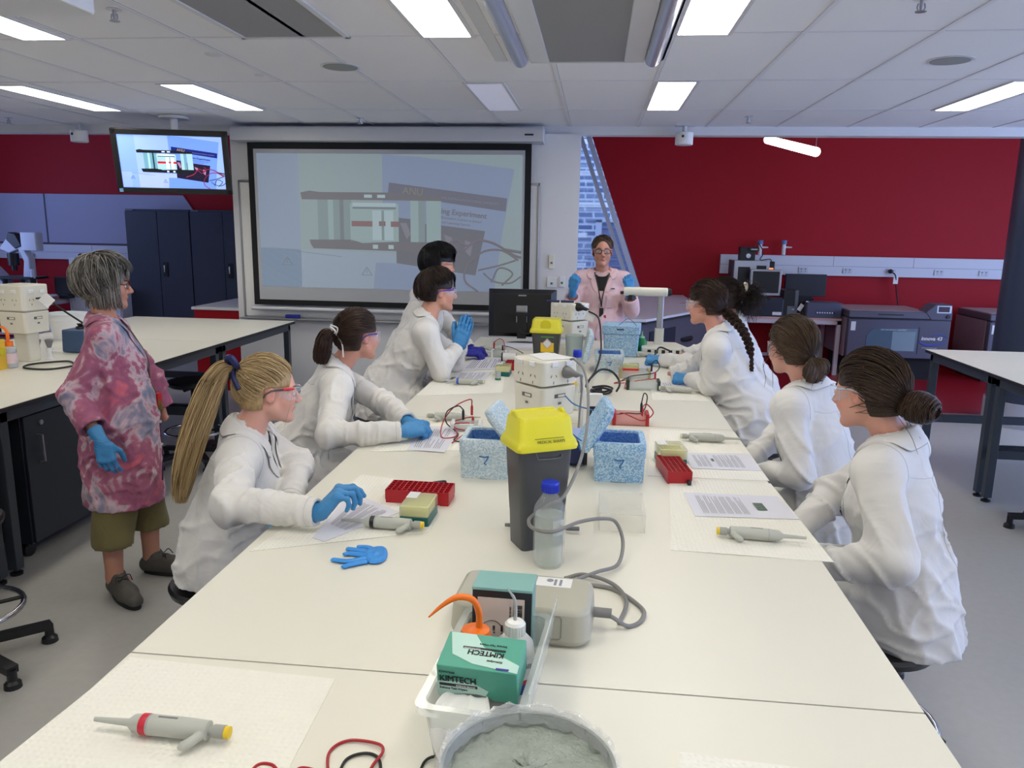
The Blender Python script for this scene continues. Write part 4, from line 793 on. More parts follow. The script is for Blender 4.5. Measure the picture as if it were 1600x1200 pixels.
c=at(985,589); tipbox((c[0],c[1]+.045),TZ,0,'red and clear tip box by the glove of the curly-haired student',base=mat('orange_red_base',(215,45,35),.4),h1=.05,h2=.025,sx=.10,sy=.08)
r=root('green_capped_vial',(at(778,594)[0],at(778,594)[1],TZ),'small clear vial with green foot before the teal tip box','vial'); part('glass_tube',CLR,r,lambda b:b.cyl((0,0,.03),.017,.05,16)); part('green_foot',mat('green_plastic',(20,110,70),.4),r,lambda b:b.cyl((0,0,.007),.018,.014,16))
r=root('roll_of_tape',(at(795,566)[0],at(795,566)[1]+.03,TZ),'white cylinder with black ends lying by the small red rack','roll'); part('core',WPLA,r,lambda b:b.cyl((0,0,.03),.03,.09,20,'x')); part('end_ring',BLACK,r,lambda b:b.cyl((-.047,0,.03),.031,.01,20,'x'))
# marker pens
def pen(a,b_,label,body,cap,z=TZ+.009,r_=.0075):
    A=at(*a);B=at(*b_); A[2]=B[2]=z; c=(A+B)/2; A=A-c;B=B-c; r=root('marker_pen',c,label,'pen')
    part('barrel',body,r,lambda b:b.tube([A,A*.9+B*.1,A*.35+B*.65],[r_*.6,r_,r_],12)); part('pen_cap',cap,r,lambda b:b.tube([A*.35+B*.65,B*.95+A*.05,B],[r_*1.1,r_*1.05,r_*.7],12))
    part('pen_ring',WPLA,r,lambda b:b.tube([A*.50+B*.50,A*.46+B*.54],[r_*1.05]*2,12)); return r
pen((640,765),(697,757),'grey and black marker pen behind the red rack of the blond student',mat('pen_grey',(130,130,126),.4),BLACK)
pen((1073,748),(1077,760),'black pen tucked behind the red rack on the right',BLACK,BLACK)
pen((757,551),(776,553),'black pen beside the dark-blue glove of the dark-haired boy',WPLA,BLACK)
# ---- foam boxes ----
def foammat(name,a,b_):
    m=bpy.data.materials.new(name); m.use_nodes=True; nt=m.node_tree; b=nt.nodes['Principled BSDF']; b.inputs['Roughness'].default_value=.75
    tc=nt.nodes.new('ShaderNodeTexCoord'); v=nt.nodes.new('ShaderNodeTexVoronoi'); v.inputs['Scale'].default_value=230; nt.links.new(tc.outputs['Object'],v.inputs['Vector'])
    cr=nt.nodes.new('ShaderNodeValToRGB'); cr.color_ramp.elements[0].color=(*lin(a),1); cr.color_ramp.elements[1].color=(*lin(b_),1); cr.color_ramp.elements[0].position=.25; cr.color_ramp.elements[1].position=.75
    sp=nt.nodes.new('ShaderNodeSeparateColor'); nt.links.new(v.outputs['Color'],sp.inputs[0]); nt.links.new(sp.outputs[0],cr.inputs[0]); nt.links.new(cr.outputs[0],b.inputs['Base Color'])
    bp=nt.nodes.new('ShaderNodeBump'); bp.inputs['Strength'].default_value=.25; bp.inputs['Distance'].default_value=.002; nt.links.new(v.outputs['Distance'],bp.inputs['Height']); nt.links.new(bp.outputs[0],b.inputs['Normal']); return m
FO=foammat('speckled_blue_foam',(118,168,214),(188,214,232)); FOP=foammat('pale_speckled_foam',(165,192,210),(212,224,230)); FI=foammat('foam_inside_blue',(70,120,190),(105,150,208)); PENB=mat('blue_pen_mark',(40,105,165),.7)
def foambox(x0,x1,y0,h,label,m,dep=.20,rz=0,mark=True):
    w=x1-x0; r=root('foam_box',((x0+x1)/2,y0+dep/2,TZ),label,'foam box','blue foam boxes on the bench',rz)
    def ring(sx,sy,z,rr=.018):
        b=MB(); b.rbox((0,0,0),(sx,sy,1),rr,4); n=len(b.v)//2; return [(v[0],v[1],z) for v in b.v[n:]]
    def fn(b):
        b.shell([ring(w*.94,dep*.94,0),ring(w*.97,dep*.97,h*.62),ring(w,dep,h*.66),ring(w,dep,h-.005),ring(w-.006,dep-.006,h),ring(w-.040,dep-.040,h),ring(w-.044,dep-.044,h-.008)],cap0=True)
    part('shell',m,r,fn)
    part('inner_well',FI,r,lambda b:b.shell([ring(w-.044,dep-.044,h-.008,.012),ring(w-.055,dep-.055,.03,.012)],cap0=False,cap1=True) )
    part('grip_notch',m,r,lambda b:b.rbox((0,-dep/2*.975+.004,h*.33),(.045,.012,h*.62),.004),bevel=.002)
    if mark: part('pen_mark',PENB,r,lambda b:b.tube(spline([(-.018,-dep/2-.002,h*.60),(0,-dep/2-.003,h*.58),(.014,-dep/2-.002,h*.60),(.008,-dep/2-.003,h*.50),(.0,-dep/2-.003,h*.42),(.008,-dep/2-.003,h*.40)],4),.0022,5))
    return r
def foamlid(c,size,rot,label,m):
    r=root('lid',c,label,'foam lid','foam box lids'); r.rotation_euler=rot
    part('slab',m,r,lambda b:b.rbox((0,0,0),(size[0],size[1],.030),.02),bevel=.009); part('inner_lip',m,r,lambda b:b.rbox((0,0,-.016),(size[0]-.045,size[1]-.045,.018),.015),bevel=.005); return r
zt=lambda u,v,y:float(P(u,v,y)[2])
hb=zt(960,694,2.63)-TZ
B1=foambox(.013,.198,2.635,hb,'open blue speckled foam box right of the near sharps bin',FO,dep=.21)
B2=foambox(-.46,-.275,2.60,hb,'pale blue speckled foam box left of the near sharps bin, behind its lid',FOP,dep=.20)
L1=foamlid((.018,2.74,1.055),(.19,.20),(0,math.radians(-60),.10),'foam lid leaning on the open blue foam box, right of the sharps bin',FO)
L2=foamlid((-.300,2.71,1.04),(.19,.19),(0,math.radians(52),-.1),'pale foam lid leaning behind the yellow sharps lid, left side',FOP)
# hanging cord ties
cable('lid_tie',[(.01,2.76,1.10),(-.06,2.8,1.11),(-.10,2.9,1.12)],.0025,PENB,'thin blue tie strung from the leaning foam lid')
for nm,pts in (('lid_tie',[(-.03,2.70,1.0),(-.075,2.72,1.03),(-.12,2.78,1.08)]),('lid_tie',[(-.09,2.8,.99),(-.05,2.78,.97),(-.03,2.72,.955)])): cable(nm,pts,.0025,PENB,'thin blue tie hanging between the power column and the leaning foam lid',group='blue foam lid ties')
adopt(L1,B1); adopt(L2,B2)
for o_ in [q for q in list(bpy.data.objects) if q.name.startswith('lid_tie')]: adopt(o_,B1)
# far foam boxes
x0,x1=X(929,560,4.85),X(975,560,4.85); B3=foambox(x0,x1,4.80,zt(950,554,4.8)-TZ,'pale foam box with faint blue writing, left of the orange-red tip box',FOP,dep=.24)
L3=foamlid((X(920,545,4.95)-.01,4.92,1.02),(.20,.26),(0,math.radians(-78),.05),'foam lid standing on edge behind the near power column',FOP)
adopt(L3,B3)
x0,x1=X(942,550,5.5),X(1000,550,5.5)
r=root('foam_cooler',((x0+x1)/2,5.58,TZ),'larger closed blue foam cooler before the teacher','foam box',rz=-.08); w=x1-x0; hh=zt(970,508,5.5)-TZ
part('body',FO,r,lambda b:b.rbox((0,0,hh*.36),(w*.95,.24,hh*.72),.015,taper=(.93,.93)),bevel=.005); part('lid',FO,r,lambda b:b.rbox((0,0,hh*.86),(w*1.02,.26,hh*.28),.018),bevel=.006); part('pen_mark',mat('navy_ink',(40,60,100),.7),r,lambda b:b.bx((-.03,-.132,hh*.86),(.02,-.130,hh*.90)))
part('tie',PENB,r,lambda b:b.tube(spline([(-.02,-.1,hh),(.05,-.12,hh+.05),(.12,-.1,hh-.02),(.125,-.13,hh*.7)],6),.002,5))
# ---- sharps bins ----
BIN=mat('dark_grey_bin',(70,72,76),.42); YEL=mat('yellow_bin_lid',(226,218,45),.35,sss=.1)
def sharps(c,rz,hb,label,rot_label=False,w=.135,d=.112,near=True):
    r=root('sharps_bin',(c[0],c[1],TZ),label,'sharps bin','sharps bins on the bench',rz)
    def ring(sx,sy,z,rr=.018):
        b=MB(); b.rbox((0,0,0),(sx,sy,1),rr,4); n=len(b.v)//2; return [(v[0],v[1],z) for v in b.v[n:]]
    part('bin_body',BIN,r,lambda b:b.shell([ring(w*.80,d*.80,0,.012),ring(w*.86,d*.86,hb*.33),ring(w*.87,d*.87,hb*.34),ring(w*.93,d*.93,hb*.66),ring(w*.94,d*.94,hb*.67),ring(w,d,hb)],cap1=True))
    L_=.012
    part('lid',YEL,r,lambda b:b.shell([ring(w+.022,d+.022,hb-.006),ring(w+.026,d+.026,hb+.004),ring(w+.016,d+.016,hb+.018),ring(w+.004,d+.004,hb+.028),ring(w-.006,d-.006,hb+.075),ring(w-.016,d-.016,hb+.083),ring(w-.05,d-.05,hb+.084)],cap1=True,cap0=True))
    if near:
        part('lid_ridge',YEL,r,lambda b:[b.prism([(-.045,hb+.07),(.03,hb+.07),(.024,hb+.092),(.0,hb+.096)],-w*.47,-w*.42,lambda y,z,x:(x,y,z)),b.prism([(-.045,hb+.07),(.03,hb+.07),(.024,hb+.092),(.0,hb+.096)],w*.42,w*.47,lambda y,z,x:(x,y,z)),b.bx((-w*.42,d*.30,hb+.08),(w*.42,d*.42,hb+.088))],bevel=.004)
        part('handle_line',mat('bin_line',(96,98,102),.4),r,lambda b:b.tube(spline([(-.035,-d/2-.001,hb-.01),(-.030,-d/2-.001,hb-.026),(-.02,-d/2-.001,hb-.03),(.035,-d/2-.001,hb-.03),(.042,-d/2-.001,hb-.02)],4),.0022,6))
        part('embossed_text',mat('olive_ink',(90,92,20),.6),r,lambda b:(put_text(b,'✓ MEDICAL SHARPS'.replace('✓ ',''),.0105,(-.036,-d/2-.0115,hb+.0175),(1,0,0),(0,.25,1)),b.box((.0,-d/2-.009,hb+.030),(.085,.0015,.0012))),smooth=False)
    else:
        part('lid_recess',mat('yellow_deep',(215,205,30),.3),r,lambda b:b.lathe([(.035,0),(.03,.006),(0,.006)],(0,-d/2-.004,hb+.045),24,'y',sy=1)) 
        part('hazard_label',WPLA,r,lambda b:b.box((0.012,-d/2*.93-.002,hb-.075),(.05,.003,.05),(.0,math.radians(45),0))); part('label_panel',mat('yellow_label',(240,200,40),.5),r,lambda b:b.bx((-.03,-d/2*.93-.001,hb-.13),(.055,-d/2*.9,hb-.035))); part('green_strip',mat('green_label_strip',(90,170,60),.5),r,lambda b:b.bx((-.03,-d/2*.95-.002,hb-.034),(.055,-d/2*.9,hb-.02)))
        part('hazard_symbol',mat('symbol_red',(160,30,40),.5),r,lambda b:[b.tube([(0.012+.031*a0,-d/2*.93-.004,hb-.075+.031*b0),(0.012+.031*a1,-d/2*.93-.004,hb-.075+.031*b1)],.0014,4) for a0,b0,a1,b1 in ((0,1,1,0),(1,0,0,-1),(0,-1,-1,0),(-1,0,0,1))])
    return r
cb_=np.array([-.164,1.997])+np.array([math.cos(.72),math.sin(.72)])*.054+np.array([-math.sin(.72),math.cos(.72)])*.045
hb_=zt(818,704,1.98)-TZ; cb_=cb_+np.array([.012,0])
sharps((cb_[0],cb_[1]),.50,hb_,'tall grey sharps bin with yellow lid at the centre of the bench, beside the bottle',w=.158,d=.120)
sharps((X(853,545,5.0),5.05),-.05,zt(855,520,4.95)-TZ+.0,'grey sharps bin with yellow lid and hazard label, before the black monitor',near=False,w=.185,d=.15)
# tubing nozzles either side of the near bin
r=root('grey_nozzle',(cb_[0]+.02,cb_[1]+.09,TZ+.012),'grey hose nozzles lying behind the near sharps bin','nozzle'); part('nozzle_tip',GREY,r,lambda b:(b.lathe([(.005,-.12),(.007,-.085)],(0,0,0),12,'x'),b.lathe([(.007,.06),(.006,.10)],(0,0,0),12,'x'),b.cyl((0,0,0),.004,.18,8,'x')))
# ---- bottles ----
GLASS=clearmat('clear_glass_wall',(225,232,230),.16,.03); 
def bottle(c,rr,h,label,lab=False):
    r=root('glass_bottle',(c[0],c[1],TZ),label,'bottle','clear bottles with blue caps')
    pr=[(0,.004),(rr*.85,.002),(rr,.012),(rr,h*.66),(rr*.93,h*.72),(rr*.55,h*.83),(rr*.42,h*.87),(rr*.42,h*.92)]
    part('glass',GLASS,r,lambda b:b.lathe(pr,(0,0,0),44))
    inn=[(rr*.42-.003,h*.92),(rr*.42-.003,h*.87),(rr*.55-.003,h*.83),(rr*.93-.003,h*.72),(rr-.003,h*.66),(rr-.003,.014),(rr*.85-.002,.006),(0,.007)]
    part('liquid',clearmat('water_body',(205,214,206),.42,.02),r,lambda b:b.lathe([(0,.008),(rr*.82,.008),(rr-.0045,.016),(rr-.0045,h*.62),(0,h*.62)],(0,0,0),44))
    part('cap',BLUECAP,r,lambda b:[b.lathe([(rr*.52,h*.885),(rr*.54,h*.89),(rr*.54,h*.985),(rr*.5,h),(0,h)],(0,0,0),40)]+[b.box((rr*.54*math.cos(a*.2094),rr*.54*math.sin(a*.2094),h*.935),(.002,.0022,h*.08),(0,0,a*.2094)) for a in range(30)])
    if lab: part('hazard_diamond',mat('yellow_label2',(240,190,50),.5),r,lambda b:b.lathe([(rr+.0006,h*.40),(rr+.0006,h*.56)],(0,0,0),44) if False else b.box((0.0,-rr-.001,h*.5),(.03,.001,.03),(0,math.radians(45),0)))
    else: part('frosted_label',mat('frosted_label',(225,230,228),.6,alpha=.45),r,lambda b:b.add([( (rr+.0006)*math.cos(-.5-a*.16),(rr+.0006)*math.sin(-.5-a*.16),h*z) for a in range(6) for z in (.42,.60)],[(2*i,2*i+2,2*i+3,2*i+1) for i in range(5)]))
    return r
cbt=at(855,893); rr=.0425; cbt[1]+=rr; hbt=zt(855,756,cbt[1]-.02)-TZ
bottle(cbt,rr,hbt,'large clear bottle of water with ribbed blue cap beside the near sharps bin')
c=np.array([X(902,560,3.75),3.75]); bottle(c,.038,zt(902,547,3.75)-TZ,'clear bottle with blue cap and yellow hazard diamond behind the near power column',lab=True)
# clear acrylic box
ACR=clearmat('acrylic_clear',(240,240,232),.22)
r=root('acrylic_lid',(at(970,812)[0]+.0,2.28,TZ),'empty clear acrylic box lid on the bench right of the sharps bin','acrylic box')
part('walls',ACR,r,lambda b:[b.bx((-.068,-.1,0),(-.065,.1,.055)),b.bx((.065,-.1,0),(.068,.1,.055)),b.bx((-.068,-.1,0),(.068,-.097,.055)),b.bx((-.068,.097,0),(.068,.1,.055)),b.bx((-.068,-.1,.053),(.068,.1,.056))],bevel=.001)
# ---- grey power pack ----
GB=mat('warm_grey_case',(176,174,160),.4)
r=root('grey_instrument',(-.132,1.602,TZ),'flat warm-grey instrument box with rounded corners behind the green tissue box','instrument',rz=-.07)
part('housing',GB,r,lambda b:b.rbox((0,0,.045),(.298,.172,.075),.035,8,taper=(1.04,1.10)),bevel=.010); part('base_rim',CREAM2,r,lambda b:b.rbox((0,0,.008),(.29,.165,.012),.035,8))
part('panel_outline',mat('panel_line',(140,138,126),.5),r,lambda b:b.tube([(.03,-.0885,.072),(.088,-.0885,.072),(.093,-.089,.067),(.093,-.0935,.026),(.088,-.094,.022),(.03,-.094,.022)],.0012,6))
part('instrument_label',WPLA,r,lambda b:b.bx((.02,.025,.0826),(.10,.070,.0834))); part('label_print',INK,r,lambda b:[b.bx((.06+.012*i,.032,.0834),(.066+.012*i,.062,.0838)) for i in range(2)]+[b.cyl((.05,.055,.0836),.008,.0005,12)])
part('cable_gland',GREY,r,lambda b:[b.lathe([(.011,-.004),(.011,.004)],(.158+.008*i,.0,.045),12,'x') for i in range(5)])
zz=TZ+.006; GI=r
c1_=cable('power_cord',[(.045,1.59,.915),(.065,1.59,.905),(.10,1.61,zz),(.13,1.64,zz),(.135,1.70,zz),(.07,1.79,zz),(-.02,1.81,zz),(-.03,1.84,zz+.002)],.005,CG,'thick grey cord leaving the grey instrument box in a short loop')
pc=[(-.02,1.83,zz+.004),(.035,1.84,zz+.004),(.085,1.73,zz+.006),(.08,1.60,zz+.006),(.035,1.545,zz+.004),(.0,1.56,zz+.001),(.0,1.6,zz)]
c2_=cable('power_cord',[(-.03,1.80,zz+.01),(.03,1.86,zz+.01),(.085,1.92,zz+.008),(.10,2.02,zz+.03),(.08,2.06,zz+.07),(.04,1.99,zz+.105),(-.02,1.93,zz+.115),(-.085,1.845,zz+.118),(-.135,1.855,zz+.12),(-.15,1.90,zz+.125),(-.13,1.95,zz+.13),(-.10,1.96,zz+.15),(-.06,1.99,zz+.17),(-.02,2.3,zz+.2),(-.01,2.6,zz+.28),(-.03,2.95,zz+.33),(-.07,3.05,zz+.36),(-.09,3.12,zz+.35)],.005,CG,'long grey cord wrapping the water bottle and rising to the power column plug')
c3_=cable('power_cord',[(.08,1.62,zz),(.10,1.72,zz+.004),(.07,1.80,zz+.008),(.0,1.845,zz+.008),(-.05,1.82,zz+.006)],.005,CG,'grey cord loop lying beside the grey instrument box')
for q in (c1_,c2_,c3_): adopt(q,GI)
# ---- near power column ----
cn,hh_=column(-.205,3.30,zt(850,566,3.16),.205,.205,math.radians(-42),'cream power column nearest the camera at the centre of the bench, with grey plug',(1,1),.16,tiers=((0,.108),(.116,.245)))
cn.rotation_euler[2]=math.radians(-45)
# in the rotated frame the front faces are -y and +x
part('paper_on_top',WPLA,None,lambda b:(b.box((0,0,.001),(.13,.16,.001),(0,0,.5)),),loc=(-.19,3.30,zt(850,566,3.16)+.001),label='blank sheet of paper lying on top of the near power column',cat='paper')
pk=P(888,582,3.24)
r=root('grey_plug',pk,'grey plug in the near power column with white test tag','plug'); part('plug_body',GREY,r,lambda b:b.tube([(-.02,.02,0),(.0,.0,0),(.025,-.025,0),(.06,-.04,-.012)],[.028,.026,.014,.010],14))
part('test_tag',WPLA,r,lambda b:b.box((.055,-.045,-.05),(.02,.002,.085),(0,-.35,.3)))
c4_=cable('power_cord',[pk+[.055,-.045,-.01],pk+[.06,-.05,-.06],pk+[.055,-.06,-.15],pk+[.05,-.09,-.24],pk+[.03,-.14,-.32],[-.13,2.95,TZ+.01]],.0045,CG,'grey cord dropping'); adopt(c4_,r)
# ---- far power column ----
zf=zt(890,475,5.30)
cf,_=column(X(890,500,5.42),5.42,zf,.215,.19,math.radians(-42),'cream power column further away, before the teacher, with blue pens on top',(1,1),.15,tiers=((0,.115),(.122,.235)))
pk=P(905,480,5.32)
r=root('black_plug',pk,'black plug with white tag in the far power column','plug'); part('plug_body',BLACK,r,lambda b:b.tube([(-.02,.02,0),(.0,.0,0),(.03,-.02,-.005),(.065,-.03,-.015)],[.030,.030,.014,.010],14)); part('test_tag',WPLA,r,lambda b:b.box((.075,-.04,-.055),(.065,.003,.065),(0,.35,0)))
c5_=cable('power_cord',[pk+[.06,-.03,-.02],P(935,497,5.2),P(939,530,5.0),P(938,555,4.7),P(930,580,4.35),P(918,597,4.05),P(916,604,3.95),P(922,592,3.95),P(938,578,4.0),P(955,580,4.05),P(966,592,4.05),P(968,602,4.0),P(963,612,3.98)],.006,CB,'x'); adopt(c5_,r)
cable('coiled_cord',[at(926,605,TZ+.01),at(944,603,TZ+.01),at(957,607,TZ+.012),at(944,612,TZ+.01),at(926,610,TZ+.014),at(938,606,TZ+.02),at(955,610,TZ+.02),at(948,615,TZ+.01),at(928,614,TZ+.01),at(924,609,TZ+.01),at(940,609,TZ+.02)],.006,CB,'coil of black cord lying right of the near power column')
r=root('blue_pens',(X(880,463,5.4)-.03,5.40,zf+.008),'two dark blue pens on the far power column','pen'); part('pen_barrel',mat('navy_pen',(30,40,90),.4),r,lambda b:(b.cyl((-.04,0,0),.008,.09,10,'x'),b.cyl((.06,.0,0),.008,.09,10,'x')))
# ---- monitor seen from behind ----
r=root('computer_monitor',(X(816,500,5.95),5.95,TZ),'black flat monitor seen from behind at the far end of the bench','monitor',rz=.03)
w=X(867,490,5.95)-X(764,490,5.95); z1_=zt(816,452,5.95)-TZ; z0_=.055; w=w*1.02
part('rear_shell',BLACK,r,lambda b:(b.shell([[(sx*w/2,.03,z0_ if sz<0 else z1_) for sx,sz in ((-1,-1),(1,-1),(1,1),(-1,1))],[(sx*w/2,0,z0_ if sz<0 else z1_) for sx,sz in ((-1,-1),(1,-1),(1,1),(-1,1))],[(sx*w*.42,-.035,z0_+.03 if sz<0 else z1_-.03) for sx,sz in ((-1,-1),(1,-1),(1,1),(-1,1))]],cap0=True,cap1=True)),smooth=False,bevel=.004)
part('mount_plate',SILVER,r,lambda b:b.bx((-.045,-.042,.17),(.04,-.034,.30)),bevel=.003); part('stand',BLACK,r,lambda b:(b.box((0,-.055,.15),(.07,.03,.20)),b.box((0,-.075,.24),(.09,.06,.03)),b.lathe([(.12,0),(.12,.008),(.03,.018)],(0,-.03,0),30))); part('logo_badge',SILVER,r,lambda b:b.bx((-.03,-.036,z1_-.05),(.03,-.034,z1_-.04)))
part('monitor_cable',CB,r,lambda b:(b.tube(spline([(-.02,-.06,.14),(0,-.08,.10),(.06,-.08,.09),(.12,-.05,.12)],6),.005,6)))
part('book_stack',PAP,None,lambda b:b.box((0,0,.012),(.26,.2,.024)),loc=(X(812,533,5.75),5.72,TZ),bevel=.002,label='closed white notebook beneath the black monitor',cat='notebook')
# ---- document camera ----
r=root('document_camera',(X(1028,545,5.75),5.72,TZ),'cream document camera with tall arm and horizontal head, in front of the teacher','document camera')
bx0,bx1=-.13,.20
part('base',CREAM,r,lambda b:b.prism([(bx0,-.17),(bx1+.02,-.17),(bx1-.06,.14),(bx0,.14)],0,.062,),bevel=.01); part('rear_ports',BLACK,r,lambda b:[b.bx((bx0+.04+.05*i,-.173,.02),(bx0+.065+.05*i,-.169,.045)) for i in range(6)])
za=zt(1029,458,5.75)-TZ
part('arm_post',SILVER,r,lambda b:b.rbox((.0,0,.06+(za-.06)/2),(.045,.03,za-.06),.008)); part('arm_joint',CREAM2,r,lambda b:b.rbox((0,0,.12),(.065,.05,.12),.01)); part('camera_head',CREAM,r,lambda b:b.lathe([(.03,-.27),(.032,-.26),(.032,.04),(.028,.045)],(0,0,za+.01),20,'x')); part('head_cap',BLACK,r,lambda b:b.lathe([(.026,.045),(.028,.06),(.02,.075)],(0,0,za+.01),16,'x')); part('lens',BLACK,r,lambda b:b.cyl((-.215,0,za-.035),.024,.04,16)); part('head_end_knob',BLACK,r,lambda b:b.tube([(-.27,0,za),(-.29,-.01,za-.0)],.012,8))
cable('device_cable',[(X(1000,560,5.5),5.5,TZ+.01),(X(1020,560,5.45),5.42,TZ+.02),(X(1030,550,5.5),5.50,TZ+.07),(X(1045,548,5.55),5.5,TZ+.05)],.006,CB,'black cable plugged into the back of the document camera')
r=root('green_bottle',(X(1003,540,5.65),5.68,TZ),'small green bottle with pointed nozzle right of the foam cooler','bottle'); GRN=mat('green_bottle_plastic',(10,120,60),.3); part('bottle_body',GRN,r,lambda b:b.lathe([(0,0),(.035,0),(.038,.01),(.038,.08),(.02,.11)],(0,0,0),20)); part('nozzle',mat('pale_green',(150,210,160),.4),r,lambda b:b.lathe([(.02,.11),(.02,.12),(.006,.125),(.003,.16)],(0,0,0),14))
# ---- gel tanks ----
SMK=clearmat('clear_tank_plastic',(215,224,222),.35)
def geltank(c,rz,label,ends,sx=.17,sy=.09,h=.05,m=SMK):
    r=root('gel_tank',(c[0],c[1],TZ),label,'gel tank','gel tanks with red and black leads',rz)
    part('tank',m,r,lambda b:[b.bx((-sx/2,-sy/2,0),(sx/2,sy/2,.004)),b.bx((-sx/2,-sy/2,0),(sx/2,-sy/2+.003,h)),b.bx((-sx/2,sy/2-.003,0),(sx/2,sy/2,h)),b.bx((-sx/2,-sy/2,0),(-sx/2+.003,sy/2,h)),b.bx((sx/2-.003,-sy/2,0),(sx/2,sy/2,h))])
    [part('end_block',ends,r,lambda b:b.bx((s*sx/2-.008,-sy/2-.003,0),(s*sx/2+.008,sy/2+.003,h+.006)),bevel=.002) for s in(-1,1)]
    part('gel_tray',WPLA,r,lambda b:b.bx((-sx*.28,-sy*.4,.01),(sx*.28,sy*.4,.022))); return r
def lead(col,pts,label):
    m=REDC if col=='red' else CB; p0=np.array(pts[0],float)
    r=root('test_lead',p0,label,'lead','red and black electrode leads')
    part('wire',m,r,lambda b:b.tube([q-p0 for q in spline(pts,7)],.0028,6))
    a=np.array(pts[0],float)-p0; part('banana_plug',REDP if col=='red' else BLACK,r,lambda b:b.tube([a+[0,0,-.045],a+[0,0,-.01],a],[.0055,.006,.0035],10)); return r
REDC=mat('red_wire',(170,30,40),.4)
DG=mat('dark_green_block',(25,50,42),.4)
c1=at(1005,610); geltank((c1[0],c1[1]+.04),0,'clear gel tank with dark green ends before the braid student\'s sheet',DG)
c2=at(998,588+8); geltank((c2[0]-.02,c2[1]+.12),.05,'clear gel tank with yellow-grey ends behind the dark green one',mat('sandy_block',(170,160,120),.4))
c3=at(985,664); geltank((c3[0],c3[1]+.03),0,'red-tinted gel tank behind the open blue foam box',REDP,sx=.15,m=clearmat('pink_clear_plastic',(235,165,160),.55))
c4=at(722,672); geltank((c4[0]+.02,c4[1]-.0),.1,'clear gel tank with tangled leads beside the ponytail student\'s pipette',WPLA,sx=.12,sy=.08,h=.035)
def q(u,v,z=.0): p=at(u,v,TZ+z); return p
lead('red',[c4+[.04,.02,.11],c4+[.035,.0,.14],c4+[-.03,-.03,.11],c4+[-.08,-.02,.04],c4+[-.06,-.16,.008],c4+[-.0,-.13,.01],c4+[-.03,-.02,.03],c4+[.03,.02,.03]],'red lead looping left of the pale foam box, beside the ponytail student')
lead('black',[c4+[.01,-.03,.10],c4+[-.01,-.05,.12],c4+[-.06,-.04,.09],c4+[-.07,0,.03],c4+[-.0,-.1,.01],c4+[.0,-.2,.008],c4+[.04,-.22,.008]],'black lead looping left of the pale foam box, beside the ponytail student')
lead('red',[c4+[.04,.05,.05],c4+[0,.03,.045],c4+[-.05,.0,.03],c4+[-.02,-.05,.02],c4+[.03,-.08,.015],c4+[.0,-.24,.008]],'second red lead tangled left of the pale foam box')
lead('red',[c3+[.05,-.01,.09],c3+[.07,0,.10],c3+[.10,0,.06],c3+[.05,-.03,.03],c3+[-.04,-.02,.06],c3+[-.06,0,.03]],'red lead standing up from the red-tinted gel tank')
lead('black',[c3+[.045,-.01,.11],c3+[.055,0,.15],c3+[.07,0,.13],c3+[.05,0,.06],c3+[-.02,0,.055],c3+[-.07,.02,.04]],'black lead standing up from the red-tinted gel tank')
lead('red',[c1+[.07,.1,.09],c1+[.065,.09,.055],c1+[.02,.06,.05],c1+[-.05,.02,.045],c1+[-.10,.0,.01],c1+[-.09,.1,.04]],'red lead over the clear gel tanks by the braid student')
lead('black',[c1+[.055,.2,.12],c1+[.08,.2,.14],c1+[.10,.2,.10],c1+[.06,.16,.07],c1+[-.06,.16,.05],c1+[-.12,.2,.01]],'black lead over the clear gel tanks by the braid student')
lead('red',[c1+[-.06,.25,.02],c1+[-.10,.2,.015],c1+[-.16,.12,.012],c1+[-.10,.1,.02]],'red lead with crocodile clip left of the clear gel tanks')
c5=np.array([X(781,535,5.3),5.3,TZ]); geltank((c5[0],c5[1]),0,'small clear gel tank with leads before the black monitor',WPLA,sx=.1,sy=.08,h=.05)
lead('red',[c5+[-.04,0,.10],c5+[0,0,.125],c5+[.03,0,.10],c5+[.035,-.02,.04]],'red lead arched over the small tank before the black monitor')
lead('black',[c5+[0.02,0,.08],c5+[.10,0,.06],c5+[.16,.05,.02]],'black lead right of the small tank before the black monitor')
# dark power supply behind bin, white packet behind the near column
pz=np.array([X(900,700,2.75),2.80]); r=root('power_supply',(pz[0],pz[1]+.07,TZ),'navy power supply box behind the near sharps bin','power supply'); part('case',mat('navy_case',(28,38,88),.4),r,lambda b:b.bx((-.05,-.07,.01),(.03,.08,.10)),bevel=.004); part('top_cover',mat('lilac_top',(150,165,215),.4),r,lambda b:b.bx((-.048,-.068,.10),(.028,.078,.115)),bevel=.003); part('dark_end',BLACK,r,lambda b:b.bx((.03,-.07,.01),(.042,.08,.11)))
pw=np.array([X(915,630,3.45),3.50]); r=root('white_power_pack',(pw[0]+.02,pw[1],TZ),'white power pack with black sockets right of the near power column','power pack',rz=.12); part('case',WPLA,r,lambda b:b.prism([(-.1,0),(.1,0),(.1,.12),(-.1,.16)],-.045,.045,lambda y,z,x:(x,y,z)),bevel=.006); part('socket_panel',BLACK,r,lambda b:b.bx((-.02,-.103,.03),(.03,-.099,.10))); part('sockets',WPLA,r,lambda b:[b.lathe([(.007,-.106),(.007,-.102)],(.005,0,.05+.025*i),12,'y') for i in range(2)])
r=root('clear_beaker',(X(898,530,5.15),5.05,TZ),'clear plastic beaker between far sharps bin and foam lid','beaker'); part('beaker_wall',clearmat('clear_beaker_plastic',(190,205,205),.5),r,lambda b:b.lathe([(.05,0),(.06,.19),(.064,.2),(.058,.2),(.048,.004)],(0,0,0),28))
